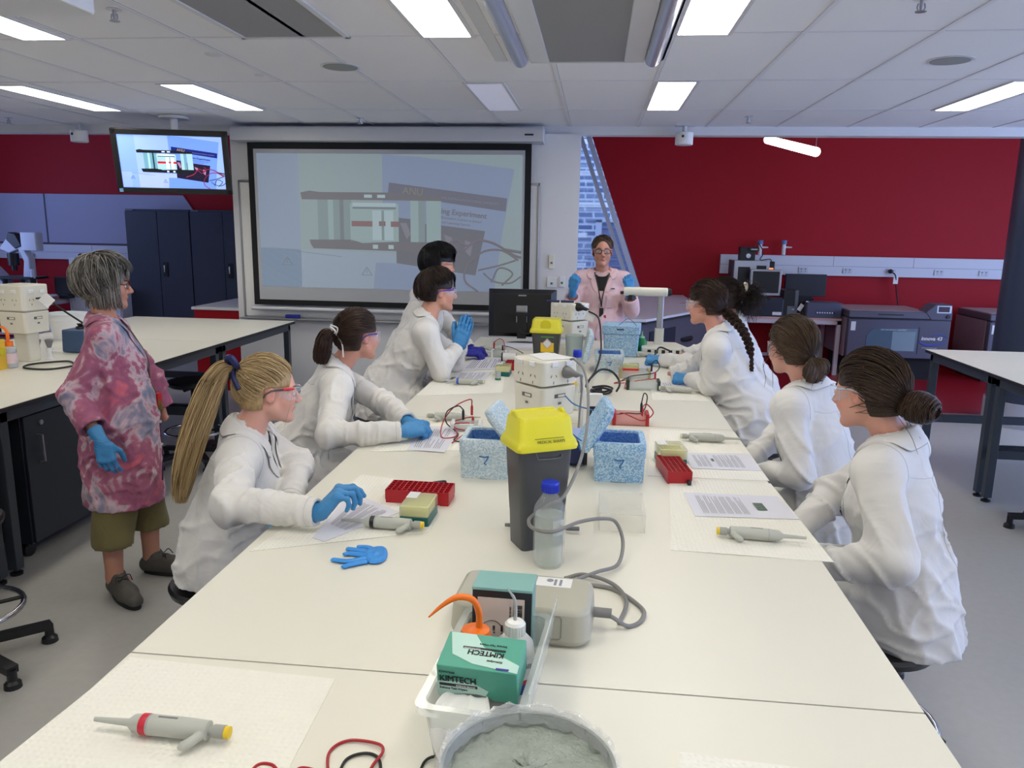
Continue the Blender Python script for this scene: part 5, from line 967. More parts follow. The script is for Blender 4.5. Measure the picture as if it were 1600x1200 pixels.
# ---- glove lying on the bench ----
NIT=mat('blue_nitrile',(52,142,222),.45,bump=(90,.25)); NITD=mat('dark_blue_nitrile',(26,34,170),.45,bump=(90,.25))
gc=(at(515,875)+at(607,880))/2
def gl(b):
    pts=lambda L:[at(*p)-gc for p in L]
    for L,r0,r1 in (([(575,880),(545,886),(535,890)],.012,.009),([(575,875),(545,880),(517,877)],.013,.010),([(580,872),(548,868),(537,870)],.013,.010),([(580,866),(556,862),(541,860)],.012,.009),([(590,866),(575,858),(557,857)],.012,.008)):
        q_=pts(L); n=len(q_); 
        k=MB(); k.tube(spline(q_,4),[r0+(r1-r0)*i/8 for i in range(9)],10); b.add([(v[0],v[1],max(.001,v[2]*.42+.006)) for v in k.v],k.f)
    # palm: crumpled flattened sheet
    base=pts([(605,854),(607,872),(600,882),(575,886),(568,872),(572,860)]); N=len(base)
    k=MB(); c_=sum(base)/N; rings=[[tuple(c_+(p-c_)*s_+np.array([0,0,z+ .004*math.sin(9*i+z*300)])) for i,p in enumerate(base)] for s_,z in ((1,.001),(1.02,.006),(.8,.015),(.4,.011),(.1,.017))]; k.shell(rings,cap0=True,cap1=True); b.add(k.v,k.f)
o=part('nitrile_glove',NIT,None,gl,loc=gc+[0,0,0],label='empty bright blue nitrile glove lying flat on the bench',cat='glove'); s_=o.modifiers.new('s','SUBSURF'); s_.levels=s_.render_levels=2
# ---- tub with wash bottles and tissue box ----
TUB=clearmat('translucent_tub_plastic',(222,228,224),.38,.15)
def TL(px,py,z): return (px,py,z)
tx,ty,trz=-.163,1.265,-.09
r=root('translucent_tub',(tx,ty,TZ),'translucent plastic tub holding tissue box, wash bottles and a glove carton','tub',rz=trz)
def ring(sx,sy,z,rr=.02):
    b=MB(); b.rbox((0,0,0),(sx,sy,1),rr,5); n=len(b.v)//2; return [(v[0],v[1],z) for v in b.v[n:]]
tw,td,th=.158,.33,.115
part('walls',TUB,r,lambda b:b.shell([ring(tw*.86,td*.9,.0),ring(tw,td,th-.015),ring(tw+.022,td+.022,th-.015),ring(tw+.024,td+.024,th),ring(tw-.004,td-.004,th),ring(tw*.86-.004,td*.9-.004,.004)],cap0=True,cap1=True))
part('tub_lid',TUB,r,lambda b:b.box((.086,.03,.092),(.004,.30,.10),(.08,.14,.0)),bevel=.001)
def loc_(x,y,z,rz_=0):
    ca,sa=math.cos(trz),math.sin(trz); return (tx+x*ca-y*sa,ty+x*sa+y*ca,TZ+z)
KG=mat('tissue_box_green',(82,164,142),.45); KGL=mat('tissue_box_pale',(188,222,212),.45); KGR=mat('tissue_box_grey',(196,204,200),.5)
kr=root('tissue_box',loc_(-.001,-.055,.098),'green and white tissue box with KIMTECH lettering, a tissue pulled out, on the tub','tissue box',rz=trz)
kr.rotation_euler=(math.radians(10),0,trz)
kw,kd,kh=.138,.087,.063
part('carton',KG,kr,lambda b:b.bx((-kw/2,-kd/2,0),(kw/2,kd/2,kh)),bevel=.0015)
part('pale_sweep',KGL,kr,lambda b:(b.poly([(-kw/2+.004,kd/2-.002,kh+.0006),(-kw/2+.02,-kd/2+.03,kh+.0006),(-.01,-kd/2+.012,kh+.0006),(kw/2,-kd/2+.001,kh+.0006),(kw/2,-kd/2+.02,kh+.0006),(.0,.012,kh+.0006),(-.02,kd/2-.002,kh+.0006)]),b.poly([(-kw/2,-kd/2-.0006,.0),(.01,-kd/2-.0006,.0),(.02,-kd/2-.0006,.02),(-.01,-kd/2-.0006,.036),(-kw/2,-kd/2-.0006,.03)])),smooth=False)
part('carton_lettering',BLACK,kr,lambda b:([put_text(b,'KIMTECH',.0165,(-kw/2+.004+q_,-kd/2-.0014,.032+q_*.5),(1,0,0),(0,0,1),sx=.92) for q_ in (0,.0004,.0008)],put_text(b,'Kimwipes',.007,(-kw/2+.004,-kd/2-.0014,.049),(1,0,0),(0,0,1)),b.bx((-kw/2+.004,-kd/2-.0014,.0225),(.001,-kd/2-.0008,.0275)),put_text(b,'Delicate Task Wipers',.0055,(-kw/2+.004,-kd/2-.0014,.016),(1,0,0),(0,0,1)),
   0),smooth=False)
part('top_lettering',BLACK,kr,lambda b:([put_text(b,'KIMTECH',.0165,(.040-q_,.0,kh+.0012),(-1,0.02,0),(0,-1,0),sx=.92) for q_ in (0,.0004,.0008)],b.bx((-.035,.0045,kh+.0008),(.040,.0085,kh+.0014)),put_text(b,'Delicate Task Wipers',.0055,(.040,.0195,kh+.0012),(-1,0,0),(0,-1,0)),put_text(b,'Kimwipes',.007,(.040,-.0195,kh+.0012),(-1,0,0),(0,-1,0))),smooth=False)
part('white_lettering',WPLA,kr,lambda b:(put_text(b,'SCIENCE BRAND',.0045,(-.036,-kd/2-.0018,.0235),(1,0,0),(0,0,1)),put_text(b,'SCIENCE BRAND',.0038,(-.004,.005,kh+.0018),(-1,0,0),(0,-1,0))),smooth=False)
part('blue_logo',mat('logo_purple',(70,50,160),.5),kr,lambda b:b.bx((.032,-kd/2+.004,kh+.001),(.054,-kd/2+.008,kh+.0014)))
part('opening',mat('inside_dark',(120,125,122),.8),kr,lambda b:b.prism([(-.045,0),(.03,0),(.02,.008),(0,.011),(-.02,.010),(-.035,.006)],-kd/2-.0012,-kd/2-.0006,lambda x,z,y:(x,y,z)))
def tis(b):
    n=9; top=[]; rings=[]
    for k,(dz,dy,ws) in enumerate(((.008,-.002,.075),(.004,-.030,.105),(-.006,-.062,.110),(-.030,-.080,.085),(-.062,-.083,.050))):
        rings.append([(-.018+ws*(i/(n-1)-.5)+.004*math.sin(i*2+k),-kd/2+dy+.007*math.sin(i*1.9+k*.7),dz+.004*math.cos(i*2.3+k)) for i in range(n)])
    vs=[p for q_ in rings for p in q_]; b.add(vs,[(a*n+i,a*n+i+1,(a+1)*n+i+1,(a+1)*n+i) for a in range(4) for i in range(n-1)])
o=part('tissue',mat('white_tissue',(238,238,236),.9),kr,tis); s_=o.modifiers.new('s','SUBSURF'); s_.levels=s_.render_levels=2; t_=o.modifiers.new('t','SOLIDIFY'); t_.thickness=.001
# wash bottles
r=root('wash_bottle',loc_(-.040,.045,.006),'wash bottle with orange cap and long orange spout standing in the tub','wash bottle','wash bottles with orange spouts',rz=trz)
part('bottle_body',CLR,r,lambda b:b.lathe([(0,0),(.034,0),(.036,.01),(.036,.11),(.026,.125)],(0,0,0),28)); part('cap',ORP,r,lambda b:b.lathe([(.030,.112),(.031,.115),(.026,.132),(.008,.138)],(0,0,0),30))
part('spout',ORP,r,lambda b:b.tube(spline([(.006,0,.135),(.006,.0,.165),(-.004,-.006,.193),(-.03,-.014,.20),(-.056,-.022,.186),(-.082,-.03,.162)],6),[.0062]*18+[.006,.0058,.0055,.005,.0048,.0045,.004,.0038,.0035,.003,.0025,.002,.0015],12))
r=root('wash_bottle',loc_(.032,.06,.006),'milky wash bottle with clear cap and thin bent tube standing in the tub','wash bottle',rz=trz)
part('bottle_body',mat('milky_plastic',(225,226,224),.3,trans=.25,ior=1.2),r,lambda b:b.lathe([(0,0),(.035,0),(.037,.01),(.037,.09),(.034,.108),(.022,.122),(.016,.126)],(0,0,0),28)); part('cap',mat('milky_cap',(232,232,228),.3),r,lambda b:[b.lathe([(.018,.124),(.019,.145),(.015,.15),(.004,.152)],(0,0,0),24)]+[b.box((.019*math.cos(a*.3),.019*math.sin(a*.3),.135),(.0015,.0015,.02),(0,0,a*.3)) for a in range(21)])
part('spout',CLR,r,lambda b:b.tube(spline([(0,0,.15),(0,.0,.175),(-.003,.0,.195),(-.016,.0,.212)],6),[.0035]*10+[.003]*5+[.002]*4,10))
part('bottle_label',WPLA,r,lambda b:b.lathe([(.0375,.02),(.0375,.085)],(0,0,0),28)); part('label_lettering',BLACK,r,lambda b:put_text(b,'Milli-Q',.014,(.018,-.0345,.072),(.85,.5,0),(0,0,1)),smooth=False); part('label_band',mat('label_blue_red',(40,60,150),.5),r,lambda b:b.lathe([(.038,.02),(.038,.04)],(0,0,0),28)); part('label_band',mat('label_red',(190,50,70),.5),r,lambda b:b.lathe([(.0381,.04),(.0381,.048)],(0,0,0),28))
# glove carton standing behind
gx=root('glove_carton',loc_(-.008,.12,.012),'teal and black-bordered carton with barcode label standing at the back of the tub','carton',rz=trz+.06)
gx.rotation_euler=(math.radians(-4),0,trz+.06)
gw,gd,gh=.118,.06,.168
part('carton_body',mat('carton_black',(28,30,36),.4),gx,lambda b:b.bx((-gw/2,0,0),(gw/2,gd,gh)),bevel=.002); part('teal_top',mat('carton_teal',(128,176,172),.4),gx,lambda b:b.bx((-gw/2-.001,-.001,gh-.004),(gw/2+.001,gd+.03,gh+.002)),bevel=.001); part('side_panel',mat('carton_teal2',(120,160,158),.4),gx,lambda b:b.bx((gw/2,0,.0),(gw/2+.0015,gd,gh)))
part('front_label',mat('pinkish_label',(206,192,184),.5),gx,lambda b:b.bx((-gw/2+.011,-.0015,.02),(gw/2-.014,0,gh-.018)))
rr_=random.Random(3)
part('label_print',BLACK,gx,lambda b:([b.bx((gw/2-.036,-.0025,gh-.03-.0017*i),(gw/2-.018,-.0015,gh-.03-.0017*i+.0004+.0008*rr_.random())) for i in range(18)],b.tube([(-.018+.021*math.cos(a*.2094),-.002,gh-.085+.021*math.sin(a*.2094)) for a in range(30)],.0006,4,closed=True),put_text(b,'x 100',.007,(-.012,-.0022,gh-.09),(0,0,1),(-1,0,0),bold=.0002),put_text(b,'= 4800',.007,(.004,-.0022,gh-.092),(0,0,1),(-1,0,0),bold=.0002),put_text(b,'48',.007,(-.012,-.0022,gh-.112),(0,0,1),(-1,0,0)),put_text(b,'300 203 000',.0045,(gw/2-.040,-.0022,gh-.056),(0,0,1),(-1,0,0)),b.tube([(-.03,-.002,gh-.09),(-.026,-.002,gh-.08),(-.022,-.002,gh-.085),(-.02,-.002,gh-.095),(-.028,-.002,gh-.097),(-.03,-.002,gh-.09)],.0006,4)),smooth=False)
# ---- bucket with plastic liner ----
bk=at(835,1107,1.005); brr=.128; bc=(bk[0]+.002,bk[1]-brr-.0)
r=root('ice_bucket',(bc[0],bc[1],TZ),'round bucket of grey ice lined with a clear plastic bag, at the bottom edge','bucket')
part('bucket',mat('grey_foam_bucket',(140,146,142),.7),r,lambda b:b.lathe([(0,0),(brr*.78,0),(brr*.97,.128),(brr*.97,.133),(brr*.93,.133),(brr*.90,.06)],(0,0,0),48))
def lnr(b):
    n=96; rings=[]
    for k,(rad,z) in enumerate(((1.02,.055),(1.035,.10),(1.03,.135),(.985,.145),(.95,.144),(.925,.135),(.915,.125),(.90,.116))):
        rings.append([(brr*rad*math.cos(2*math.pi*i/n)*(1+.012*math.sin(i*1.7+k)+.01*math.sin(i*.61+2*k)),brr*rad*math.sin(2*math.pi*i/n)*(1+.012*math.sin(i*1.7+k)),z+.0022*math.sin(i*2.3+k*1.1)+.003*math.sin(i*.9)) for i in range(n)])
    b.shell(rings,cap0=False)
part('bag_liner',mat('clear_bag_film',(245,248,248),.06,trans=.0,alpha=.30,coat=1,spec=1.0,bump=(45,1.0,(1,1,3))),r,lnr)
def ice(b):
    n=60; rings=[[(brr*.92*s*math.cos(2*math.pi*i/n),brr*.92*s*math.sin(2*math.pi*i/n),.112+.008*(1-s)+rr_.uniform(-.004,.004)) for i in range(n)] for s in (1,.85,.7,.5,.3,.1)]; b.shell(rings,cap0=False,cap1=True)
rr_=random.Random(5)
part('crushed_ice',mat('grey_ice',(150,158,150),.35,noise=(40,.25),bump=(120,1.0)),r,ice,kind=None)
# wires at the lower edge
a=at(505,1205); 
cable('red_wire',[at(512,1215,zz-.003),at(515,1175,zz-.003),at(545,1157,zz-.002),at(590,1162,zz),at(598,1175,zz+.002),at(580,1200,zz-.002),at(560,1250,zz-.002)],.0026,REDC,'red wire loop on the bench at the bottom edge')
cable('red_wire',[at(380,1230,zz-.003),at(400,1197,zz-.003),at(425,1195,zz-.002),at(445,1215,zz-.002),at(470,1200,zz-.003),at(500,1205,zz-.003)],.0026,REDC,'red wire just visible at the bottom edge, left of the loop')
cable('black_wire',[at(525,1225,zz-.003),at(540,1188,zz-.003),at(570,1177,zz-.002),at(592,1186,zz-.003),at(595,1220,zz-.003)],.0026,CB,'black wire loop inside the red one at the bottom edge')
cable('black_wire',[at(650,1230,zz-.003),at(662,1192,zz-.003),at(680,1182,zz),at(692,1190,zz),at(694,1220,zz-.003)],.0024,CB,'black wire arch beside the tub at the bottom edge')
flat('absorbent_pad',[at(1060,1300),at(1400,1340),at(1350,1215),at(1062,1176)],PAD,'white dimpled pad at the bottom edge right of the bucket','absorbent pad',group='white absorbent pads on the bench')
# ================= SDF modelling library =================
def axis_coords(lo,hi,h,fine=None):
    """non-uniform axis: step h, step fine[2] inside [fine0,fine1]"""
    out=[lo]; 
    while out[-1]<hi:
        x=out[-1]; st=h
        if fine and fine[0]-.01<=x<=fine[1]+.01: st=fine[2]
        out.append(x+st)
    return np.array(out)
class Grid:
    def __init__(s,lo,hi,h,fine=None):
        s.ax=[axis_coords(lo[i],hi[i],h,None if fine is None else (fine[0][i],fine[1][i],fine[2])) for i in range(3)]
        s.F=np.full([len(a) for a in s.ax],.3,np.float32)
    def reg(s,lo,hi):
        sl=[];co=[]
        for i in range(3):
            a=int(np.searchsorted(s.ax[i],lo[i])); b=int(np.searchsorted(s.ax[i],hi[i])); a=max(0,a-1); b=min(len(s.ax[i]),b+1); sl.append(slice(a,max(a,b)))
        X=s.ax[0][sl[0]][:,None,None]; Y=s.ax[1][sl[1]][None,:,None]; Z=s.ax[2][sl[2]][None,None,:]
        return tuple(sl),X,Y,Z
    def apply(s,lo,hi,fn,k=.0,op='u'):
        m=.03+k; sl,X,Y,Z=s.reg(np.array(lo)-m,np.array(hi)+m); F=s.F[sl]
        if F.size==0: return
        d=fn(X,Y,Z).astype(np.float32)
        if op=='u': s.F[sl]=smin(F,d,k)
        elif op=='sub': s.F[sl]=-smin(-F,d,k)
        elif op=='add': s.F[sl]=F+d
    def cap(s,a,b,ra,rb,k=.02,flat=None,op='u'):
        a=np.array(a,float);b=np.array(b,float);R_=max(ra,rb)
        s.apply(np.minimum(a,b)-R_,np.maximum(a,b)+R_,lambda X,Y,Z:sd_cap(X,Y,Z,a,b,ra,rb,flat),k,op)
    def ell(s,c,r,B=None,k=.02,op='u'):
        R_=max(r); c=np.array(c,float); s.apply(c-R_,c+R_,lambda X,Y,Z:sd_ell(X,Y,Z,c,r,B),k,op)
    def rbox(s,c,hs,B,rr,k=.01,op='u'):
        R_=float(np.linalg.norm(hs))+rr; c=np.array(c,float); s.apply(c-R_,c+R_,lambda X,Y,Z:sd_box(X,Y,Z,c,hs,B,rr),k,op)
    def chain(s,pts,rs,k=.02,flat=None):
        for i in range(len(pts)-1): s.cap(pts[i],pts[i+1],rs[i],rs[i+1],k,flat)
    def sample(s,P_):
        P_=np.asarray(P_,float); idx=[];fr=[]
        for i in range(3):
            t=np.interp(P_[:,i],s.ax[i],np.arange(len(s.ax[i]))); i0=np.clip(t.astype(int),0,len(s.ax[i])-2); idx.append(i0); fr.append(t-i0)
        out=0
        for dx in(0,1):
            for dy in(0,1):
                for dz in(0,1):
                    w=(fr[0] if dx else 1-fr[0])*(fr[1] if dy else 1-fr[1])*(fr[2] if dz else 1-fr[2]); out=out+w*s.F[idx[0]+dx,idx[1]+dy,idx[2]+dz]
        return out
    def snap(s,P_,off,it=6):
        P_=np.array(P_,float); e=.004
        for _ in range(it):
            d=s.sample(P_)-off; g=np.stack([s.sample(P_+np.eye(3)[i]*e)-s.sample(P_-np.eye(3)[i]*e) for i in range(3)],1)/(2*e)
            n=np.linalg.norm(g,axis=1,keepdims=True)+1e-6; P_=P_-np.clip(d,-.03,.03)[:,None]*g/n/np.maximum(n,.7)
        return P_
def smin(a,b,k):
    if k<=0: return np.minimum(a,b)
    h=np.maximum(k-np.abs(a-b),0)/k; return np.minimum(a,b)-h*h*k*.25
def sd_cap(X,Y,Z,a,b,ra,rb,flat=None):
    px,py,pz=X-a[0],Y-a[1],Z-a[2]; ab=b-a; L2=float(ab@ab)+1e-12
    t=np.clip((px*ab[0]+py*ab[1]+pz*ab[2])/L2,0,1)
    qx,qy,qz=px-t*ab[0],py-t*ab[1],pz-t*ab[2]; r=ra+(rb-ra)*t
    if flat is not None:
        d,f=flat; c=qx*d[0]+qy*d[1]+qz*d[2]; q2=qx*qx+qy*qy+qz*qz+c*c*(1/f**2-1); L=np.sqrt(np.maximum(q2,1e-12)); 
        return (L-r)*(f+(1-f)*.5)
    return np.sqrt(qx*qx+qy*qy+qz*qz)-r
def loc3(X,Y,Z,c,B):
    px,py,pz=X-c[0],Y-c[1],Z-c[2]
    if B is None: return px,py,pz
    return tuple(px*B[i][0]+py*B[i][1]+pz*B[i][2] for i in range(3))
def sd_ell(X,Y,Z,c,r,B=None):
    x,y,z=loc3(X,Y,Z,c,B); k0=np.sqrt((x/r[0])**2+(y/r[1])**2+(z/r[2])**2)+1e-9; k1=np.sqrt((x/r[0]**2)**2+(y/r[1]**2)**2+(z/r[2]**2)**2)+1e-9
    return k0*(k0-1)/k1
def sd_box(X,Y,Z,c,hs,B,rr):
    x,y,z=loc3(X,Y,Z,c,B); qx,qy,qz=np.abs(x)-hs[0],np.abs(y)-hs[1],np.abs(z)-hs[2]
    return np.sqrt(np.maximum(qx,0)**2+np.maximum(qy,0)**2+np.maximum(qz,0)**2)+np.minimum(np.maximum(qx,np.maximum(qy,qz)),0)-rr
def nets(F,ax):
    """surface nets -> verts, quads"""
    F=F.astype(np.float32); N=F<0; nx,ny,nz=F.shape
    c=N[:-1,:-1,:-1].astype(np.int8)
    for dx,dy,dz in ((1,0,0),(0,1,0),(0,0,1),(1,1,0),(1,0,1),(0,1,1),(1,1,1)): c=c+N[dx:nx-1+dx,dy:ny-1+dy,dz:nz-1+dz]
    act=(c>0)&(c<8); I=np.argwhere(act); idm=np.full(act.shape,-1,np.int64); idm[act]=np.arange(len(I))
    acc=np.zeros((len(I),3)); cnt=np.zeros(len(I))
    for axis in range(3):
        o1,o2=[a for a in range(3) if a!=axis]
        for u in(0,1):
            for v in(0,1):
                A=I.copy(); A[:,o1]+=u; A[:,o2]+=v; B=A.copy(); B[:,axis]+=1
                fa=F[A[:,0],A[:,1],A[:,2]]; fb=F[B[:,0],B[:,1],B[:,2]]; m=(fa<0)!=(fb<0)
                t=np.where(m,fa/(fa-fb+1e-12),0); p=A.astype(float); p[:,axis]+=t; acc[m]+=p[m]; cnt[m]+=1
    V=acc/np.maximum(cnt,1)[:,None]; W=np.stack([np.interp(V[:,i],np.arange(len(ax[i])),ax[i]) for i in range(3)],1)
    quads=[]
    for axis in range(3):
        o1,o2=[a for a in range(3) if a!=axis]
        sl0=[slice(None)]*3; sl1=[slice(None)]*3; sl0[axis]=slice(0,-1); sl1[axis]=slice(1,None)
        a=N[tuple(sl0)]; b=N[tuple(sl1)]; E_=np.argwhere(a!=b); E_=E_[(E_[:,o1]>0)&(E_[:,o2]>0)&(E_[:,o1]<F.shape[o1]-1)&(E_[:,o2]<F.shape[o2]-1)]
        sgn=a[E_[:,0],E_[:,1],E_[:,2]]; q=[]
        for du,dv in ((-1,-1),(0,-1),(0,0),(-1,0)):
            C=E_.copy(); C[:,o1]+=du; C[:,o2]+=dv; q.append(idm[C[:,0],C[:,1],C[:,2]])
        q=np.stack(q,1); flip=sgn if axis!=1 else ~sgn; q=np.where(flip[:,None],q,q[:,::-1]); quads.append(q[(q>=0).all(1)])
    return W,np.concatenate(quads)
def mesh_np(name,V,Q,mat_,parent,origin,attrs=None,smooth=True):
    V=V-np.array(origin); me=bpy.data.meshes.new(name); me.vertices.add(len(V)); me.vertices.foreach_set('co',V.astype(np.float32).ravel())
    me.loops.add(Q.size); me.loops.foreach_set('vertex_index',Q.astype(np.int32).ravel()); me.polygons.add(len(Q)); me.polygons.foreach_set('loop_start',np.arange(0,Q.size,Q.shape[1],dtype=np.int32)); me.polygons.foreach_set('loop_total',np.full(len(Q),Q.shape[1],np.int32)) if False else None
    me.update(calc_edges=True)
    if smooth: me.polygons.foreach_set('use_smooth',np.ones(len(Q),bool))
    for m in (mat_ if isinstance(mat_,(list,tuple)) else [mat_]): me.materials.append(m)
    if attrs is not None:
        for k,v in attrs.items():
            a=me.attributes.new(k,'FLOAT','POINT'); a.data.foreach_set('value',v.astype(np.float32))
    o=bpy.data.objects.new(name,me); COL.objects.link(o); o.parent=parent; return o
_perm=rng.permutation(4096); _val=rng.uniform(-1,1,4096)
def vnoise(x,y,z):
    """smooth value noise on broadcast arrays"""
    x,y,z=np.broadcast_arrays(x,y,z); xi,yi,zi=[np.floor(a).astype(np.int64) for a in (x,y,z)]; fx,fy,fz=x-xi,y-yi,z-zi
    fx,fy,fz=[f*f*(3-2*f) for f in (fx,fy,fz)]
    def h(i,j,k): return _val[(_perm[(_perm[(_perm[i&4095]+j)&4095]+k)&4095])]
    r=0
    for a in(0,1):
        for b in(0,1):
            for c in(0,1): r=r+(fx if a else 1-fx)*(fy if b else 1-fy)*(fz if c else 1-fz)*h(xi+a,yi+b,zi+c)
    return r
def nrm(v): v=np.array(v,float); return v/(np.linalg.norm(v)+1e-12)
UP=np.array([0,0,1.])
# ---------------- cloth / skin / hair materials ----------------
def clothmat(name,rgb,rough=.85,fold=.25):
    m=bpy.data.materials.new(name); m.use_nodes=True; nt=m.node_tree; b=nt.nodes['Principled BSDF']; b.inputs['Base Color'].default_value=(*lin(rgb),1); b.inputs['Roughness'].default_value=rough; b.inputs['Sheen Weight'].default_value=.1
    tc=nt.nodes.new('ShaderNodeTexCoord'); n1=nt.nodes.new('ShaderNodeTexNoise'); n1.inputs['Scale'].default_value=9; n1.inputs['Detail'].default_value=2; n1.inputs['Distortion'].default_value=1.2
    n2=nt.nodes.new('ShaderNodeTexNoise'); n2.inputs['Scale'].default_value=420
    nt.links.new(tc.outputs['Object'],n1.inputs['Vector']); nt.links.new(tc.outputs['Object'],n2.inputs['Vector'])
    b1=nt.nodes.new('ShaderNodeBump'); b1.inputs['Strength'].default_value=fold; b1.inputs['Distance'].default_value=.02; nt.links.new(n1.outputs['Fac'],b1.inputs['Height'])
    b2=nt.nodes.new('ShaderNodeBump'); b2.inputs['Strength'].default_value=.12; b2.inputs['Distance'].default_value=.001; nt.links.new(n2.outputs['Fac'],b2.inputs['Height']); nt.links.new(b1.outputs[0],b2.inputs['Normal']); nt.links.new(b2.outputs[0],b.inputs['Normal']); return m
COAT=clothmat('white_lab_coat',(222,220,217)); COATP=clothmat('pinkish_lab_coat',(226,192,196))
def tiedye():
    m=clothmat('tie_dye_cotton',(190,110,125)); nt=m.node_tree; b=nt.nodes['Principled BSDF']; tc=nt.nodes.new('ShaderNodeTexCoord')
    n=nt.nodes.new('ShaderNodeTexNoise'); n.inputs['Scale'].default_value=5.2; n.inputs['Detail'].default_value=5; n.inputs['Distortion'].default_value=.5; n.inputs['Roughness'].default_value=.55; nt.links.new(tc.outputs['Object'],n.inputs['Vector'])
    cr=nt.nodes.new('ShaderNodeValToRGB'); e=cr.color_ramp.elements; e[0].position=.33; e[0].color=(*lin((112,124,150)),1); e[1].position=.70; e[1].color=(*lin((214,104,118)),1)
    for p,c in ((.40,(150,142,166)),(.455,(205,178,188)),(.50,(170,98,124)),(.57,(150,84,116)),(.63,(190,96,120))): q=e.new(p); q.color=(*lin(c),1)
    v=nt.nodes.new('ShaderNodeTexVoronoi'); v.inputs['Scale'].default_value=5.5; nt.links.new(tc.outputs['Object'],v.inputs['Vector'])
    w=nt.nodes.new('ShaderNodeMath'); w.operation='MULTIPLY'; w.inputs[1].default_value=32; nt.links.new(v.outputs['Distance'],w.inputs[0]); s_=nt.nodes.new('ShaderNodeMath'); s_.operation='SINE'; nt.links.new(w.outputs[0],s_.inputs[0])
    ad=nt.nodes.new('ShaderNodeMath'); ad.operation='MULTIPLY_ADD'; ad.inputs[1].default_value=.022; nt.links.new(s_.outputs[0],ad.inputs[0]); nt.links.new(n.outputs['Fac'],ad.inputs[2]); nt.links.new(ad.outputs[0],cr.inputs[0]); nt.links.new(cr.outputs[0],b.inputs['Base Color']); return m
TIE=tiedye()
def skinmat(name,rgb):
    m=bpy.data.materials.new(name); m.use_nodes=True; nt=m.node_tree; b=nt.nodes['Principled BSDF']; b.inputs['Roughness'].default_value=.5; b.inputs['Subsurface Weight'].default_value=.08; b.inputs['Subsurface Scale'].default_value=.008
    a=nt.nodes.new('ShaderNodeAttribute'); a.attribute_name='blush'; mx=nt.nodes.new('ShaderNodeMix'); mx.data_type='RGBA'; c=lin(rgb); mx.inputs[6].default_value=(*c,1); mx.inputs[7].default_value=(c[0]*.85,c[1]*.48,c[2]*.48,1)
    nt.links.new(a.outputs['Fac'],mx.inputs[0]); nt.links.new(mx.outputs[2],b.inputs['Base Color']); return m
def hairmat(name,a,b_,c):
    m=bpy.data.materials.new(name); m.use_nodes=True; nt=m.node_tree; b=nt.nodes['Principled BSDF']; b.inputs['Roughness'].default_value=.48; b.inputs['Specular IOR Level'].default_value=.35
    at_=nt.nodes.new('ShaderNodeAttribute'); at_.attribute_name='tone'; cr=nt.nodes.new('ShaderNodeValToRGB'); e=cr.color_ramp.elements; e[0].color=(*lin(a),1); e[1].color=(*lin(c),1); q=e.new(.5); q.color=(*lin(b_),1)
    nt.links.new(at_.outputs['Fac'],cr.inputs[0]); nt.links.new(cr.outputs[0],b.inputs['Base Color']); return m
LENS=mat('safety_lens',(225,235,245),.03,alpha=.16,coat=1)
EYE=mat('eye_white',(225,220,216),.2); IRIS=mat('eye_iris',(60,44,34),.2)
# ---------------- head ----------------
def frame(f,upv):
    f=nrm(f); r=nrm(np.cross(f,upv)); u=np.cross(r,f); return r,f,u
class Head:
    def __init__(s,c,yaw,pitch=0,roll=0,k=1.0):
        s.c=np.array(c,float); cy,sy=math.cos(yaw),math.sin(yaw); f=np.array([cy*math.cos(pitch),sy*math.cos(pitch),math.sin(pitch)])
        r,f,u=frame(f,UP); cr,sr=math.cos(roll),math.sin(roll); r,u=r*cr+u*sr,u*cr-r*sr; s.r,s.f,s.u=r,f,u; s.B=(r,f,u); s.k=k
    def p(s,x,y,z): return s.c+(s.r*x+s.f*y+s.u*z)*s.k
def add_head(G,h,female=True,ears=True):
    k=h.k; B=h.B; p=h.p
    G.ell(p(0,-.012,.035),(.072*k,.094*k,.085*k),B,.02)
    G.ell(p(0,.040,-.018),(.056*k,.052*k,.085*k),B,.03)
    G.ell(p(0,.028,-.045),(.055*k,.055*k,.055*k),B,.02)
    jw=.040 if female else .046
    for s in(-1,1):
        G.cap(p(s*jw,.012,-.052),p(s*.010,.070,-.094),.022*k,.017*k,.02)
        G.ell(p(s*.034,.058,-.030),(.026*k,.024*k,.026*k),B,.02)
        G.cap(p(s*.010,.084,.020),p(s*.045,.068,.020),.009*k,.008*k,.012)
        if ears:
            G.ell(p(s*.074,-.004,-.004),(.007*k,.018*k,.030*k),(nrm(h.r*1+h.f*-.35*s),nrm(h.f+h.r*.35*s),h.u),.006)
    for s in(-1,1):
        G.ell(p(s*.031,.094,.000),(.017*k,.013*k,.012*k),B,.010,'sub')
        G.ell(p(s*.031,.076,-.001),(.0155*k,.0155*k,.0135*k),B,.004)
        if ears: G.ell(p(s*.081,.003,-.002),(.005*k,.010*k,.018*k),B,.004,'sub'); G.ell(p(s*.073,.006,-.004),(.006*k,.006*k,.010*k),B,.003)
    G.cap(p(0,.088,.008),p(0,.112,-.028),.008*k,.0105*k,.010)
    for s in(-1,1): G.ell(p(s*.011,.101,-.033),(.008*k,.010*k,.008*k),B,.006)
    G.cap(p(-.016,.083,-.060),p(0,.091,-.058),.005*k,.0065*k,.005); G.cap(p(.016,.083,-.060),p(0,.091,-.058),.005*k,.0065*k,.005)
    G.cap(p(-.013,.082,-.070),p(.013,.082,-.070),.007*k,.007*k,.006); G.cap(p(-.024,.084,-.0648),p(.024,.084,-.0648),.002,.002,.003,op='sub')
    G.ell(p(0,.076,-.094),(.018*k,.016*k,.014*k),B,.014)
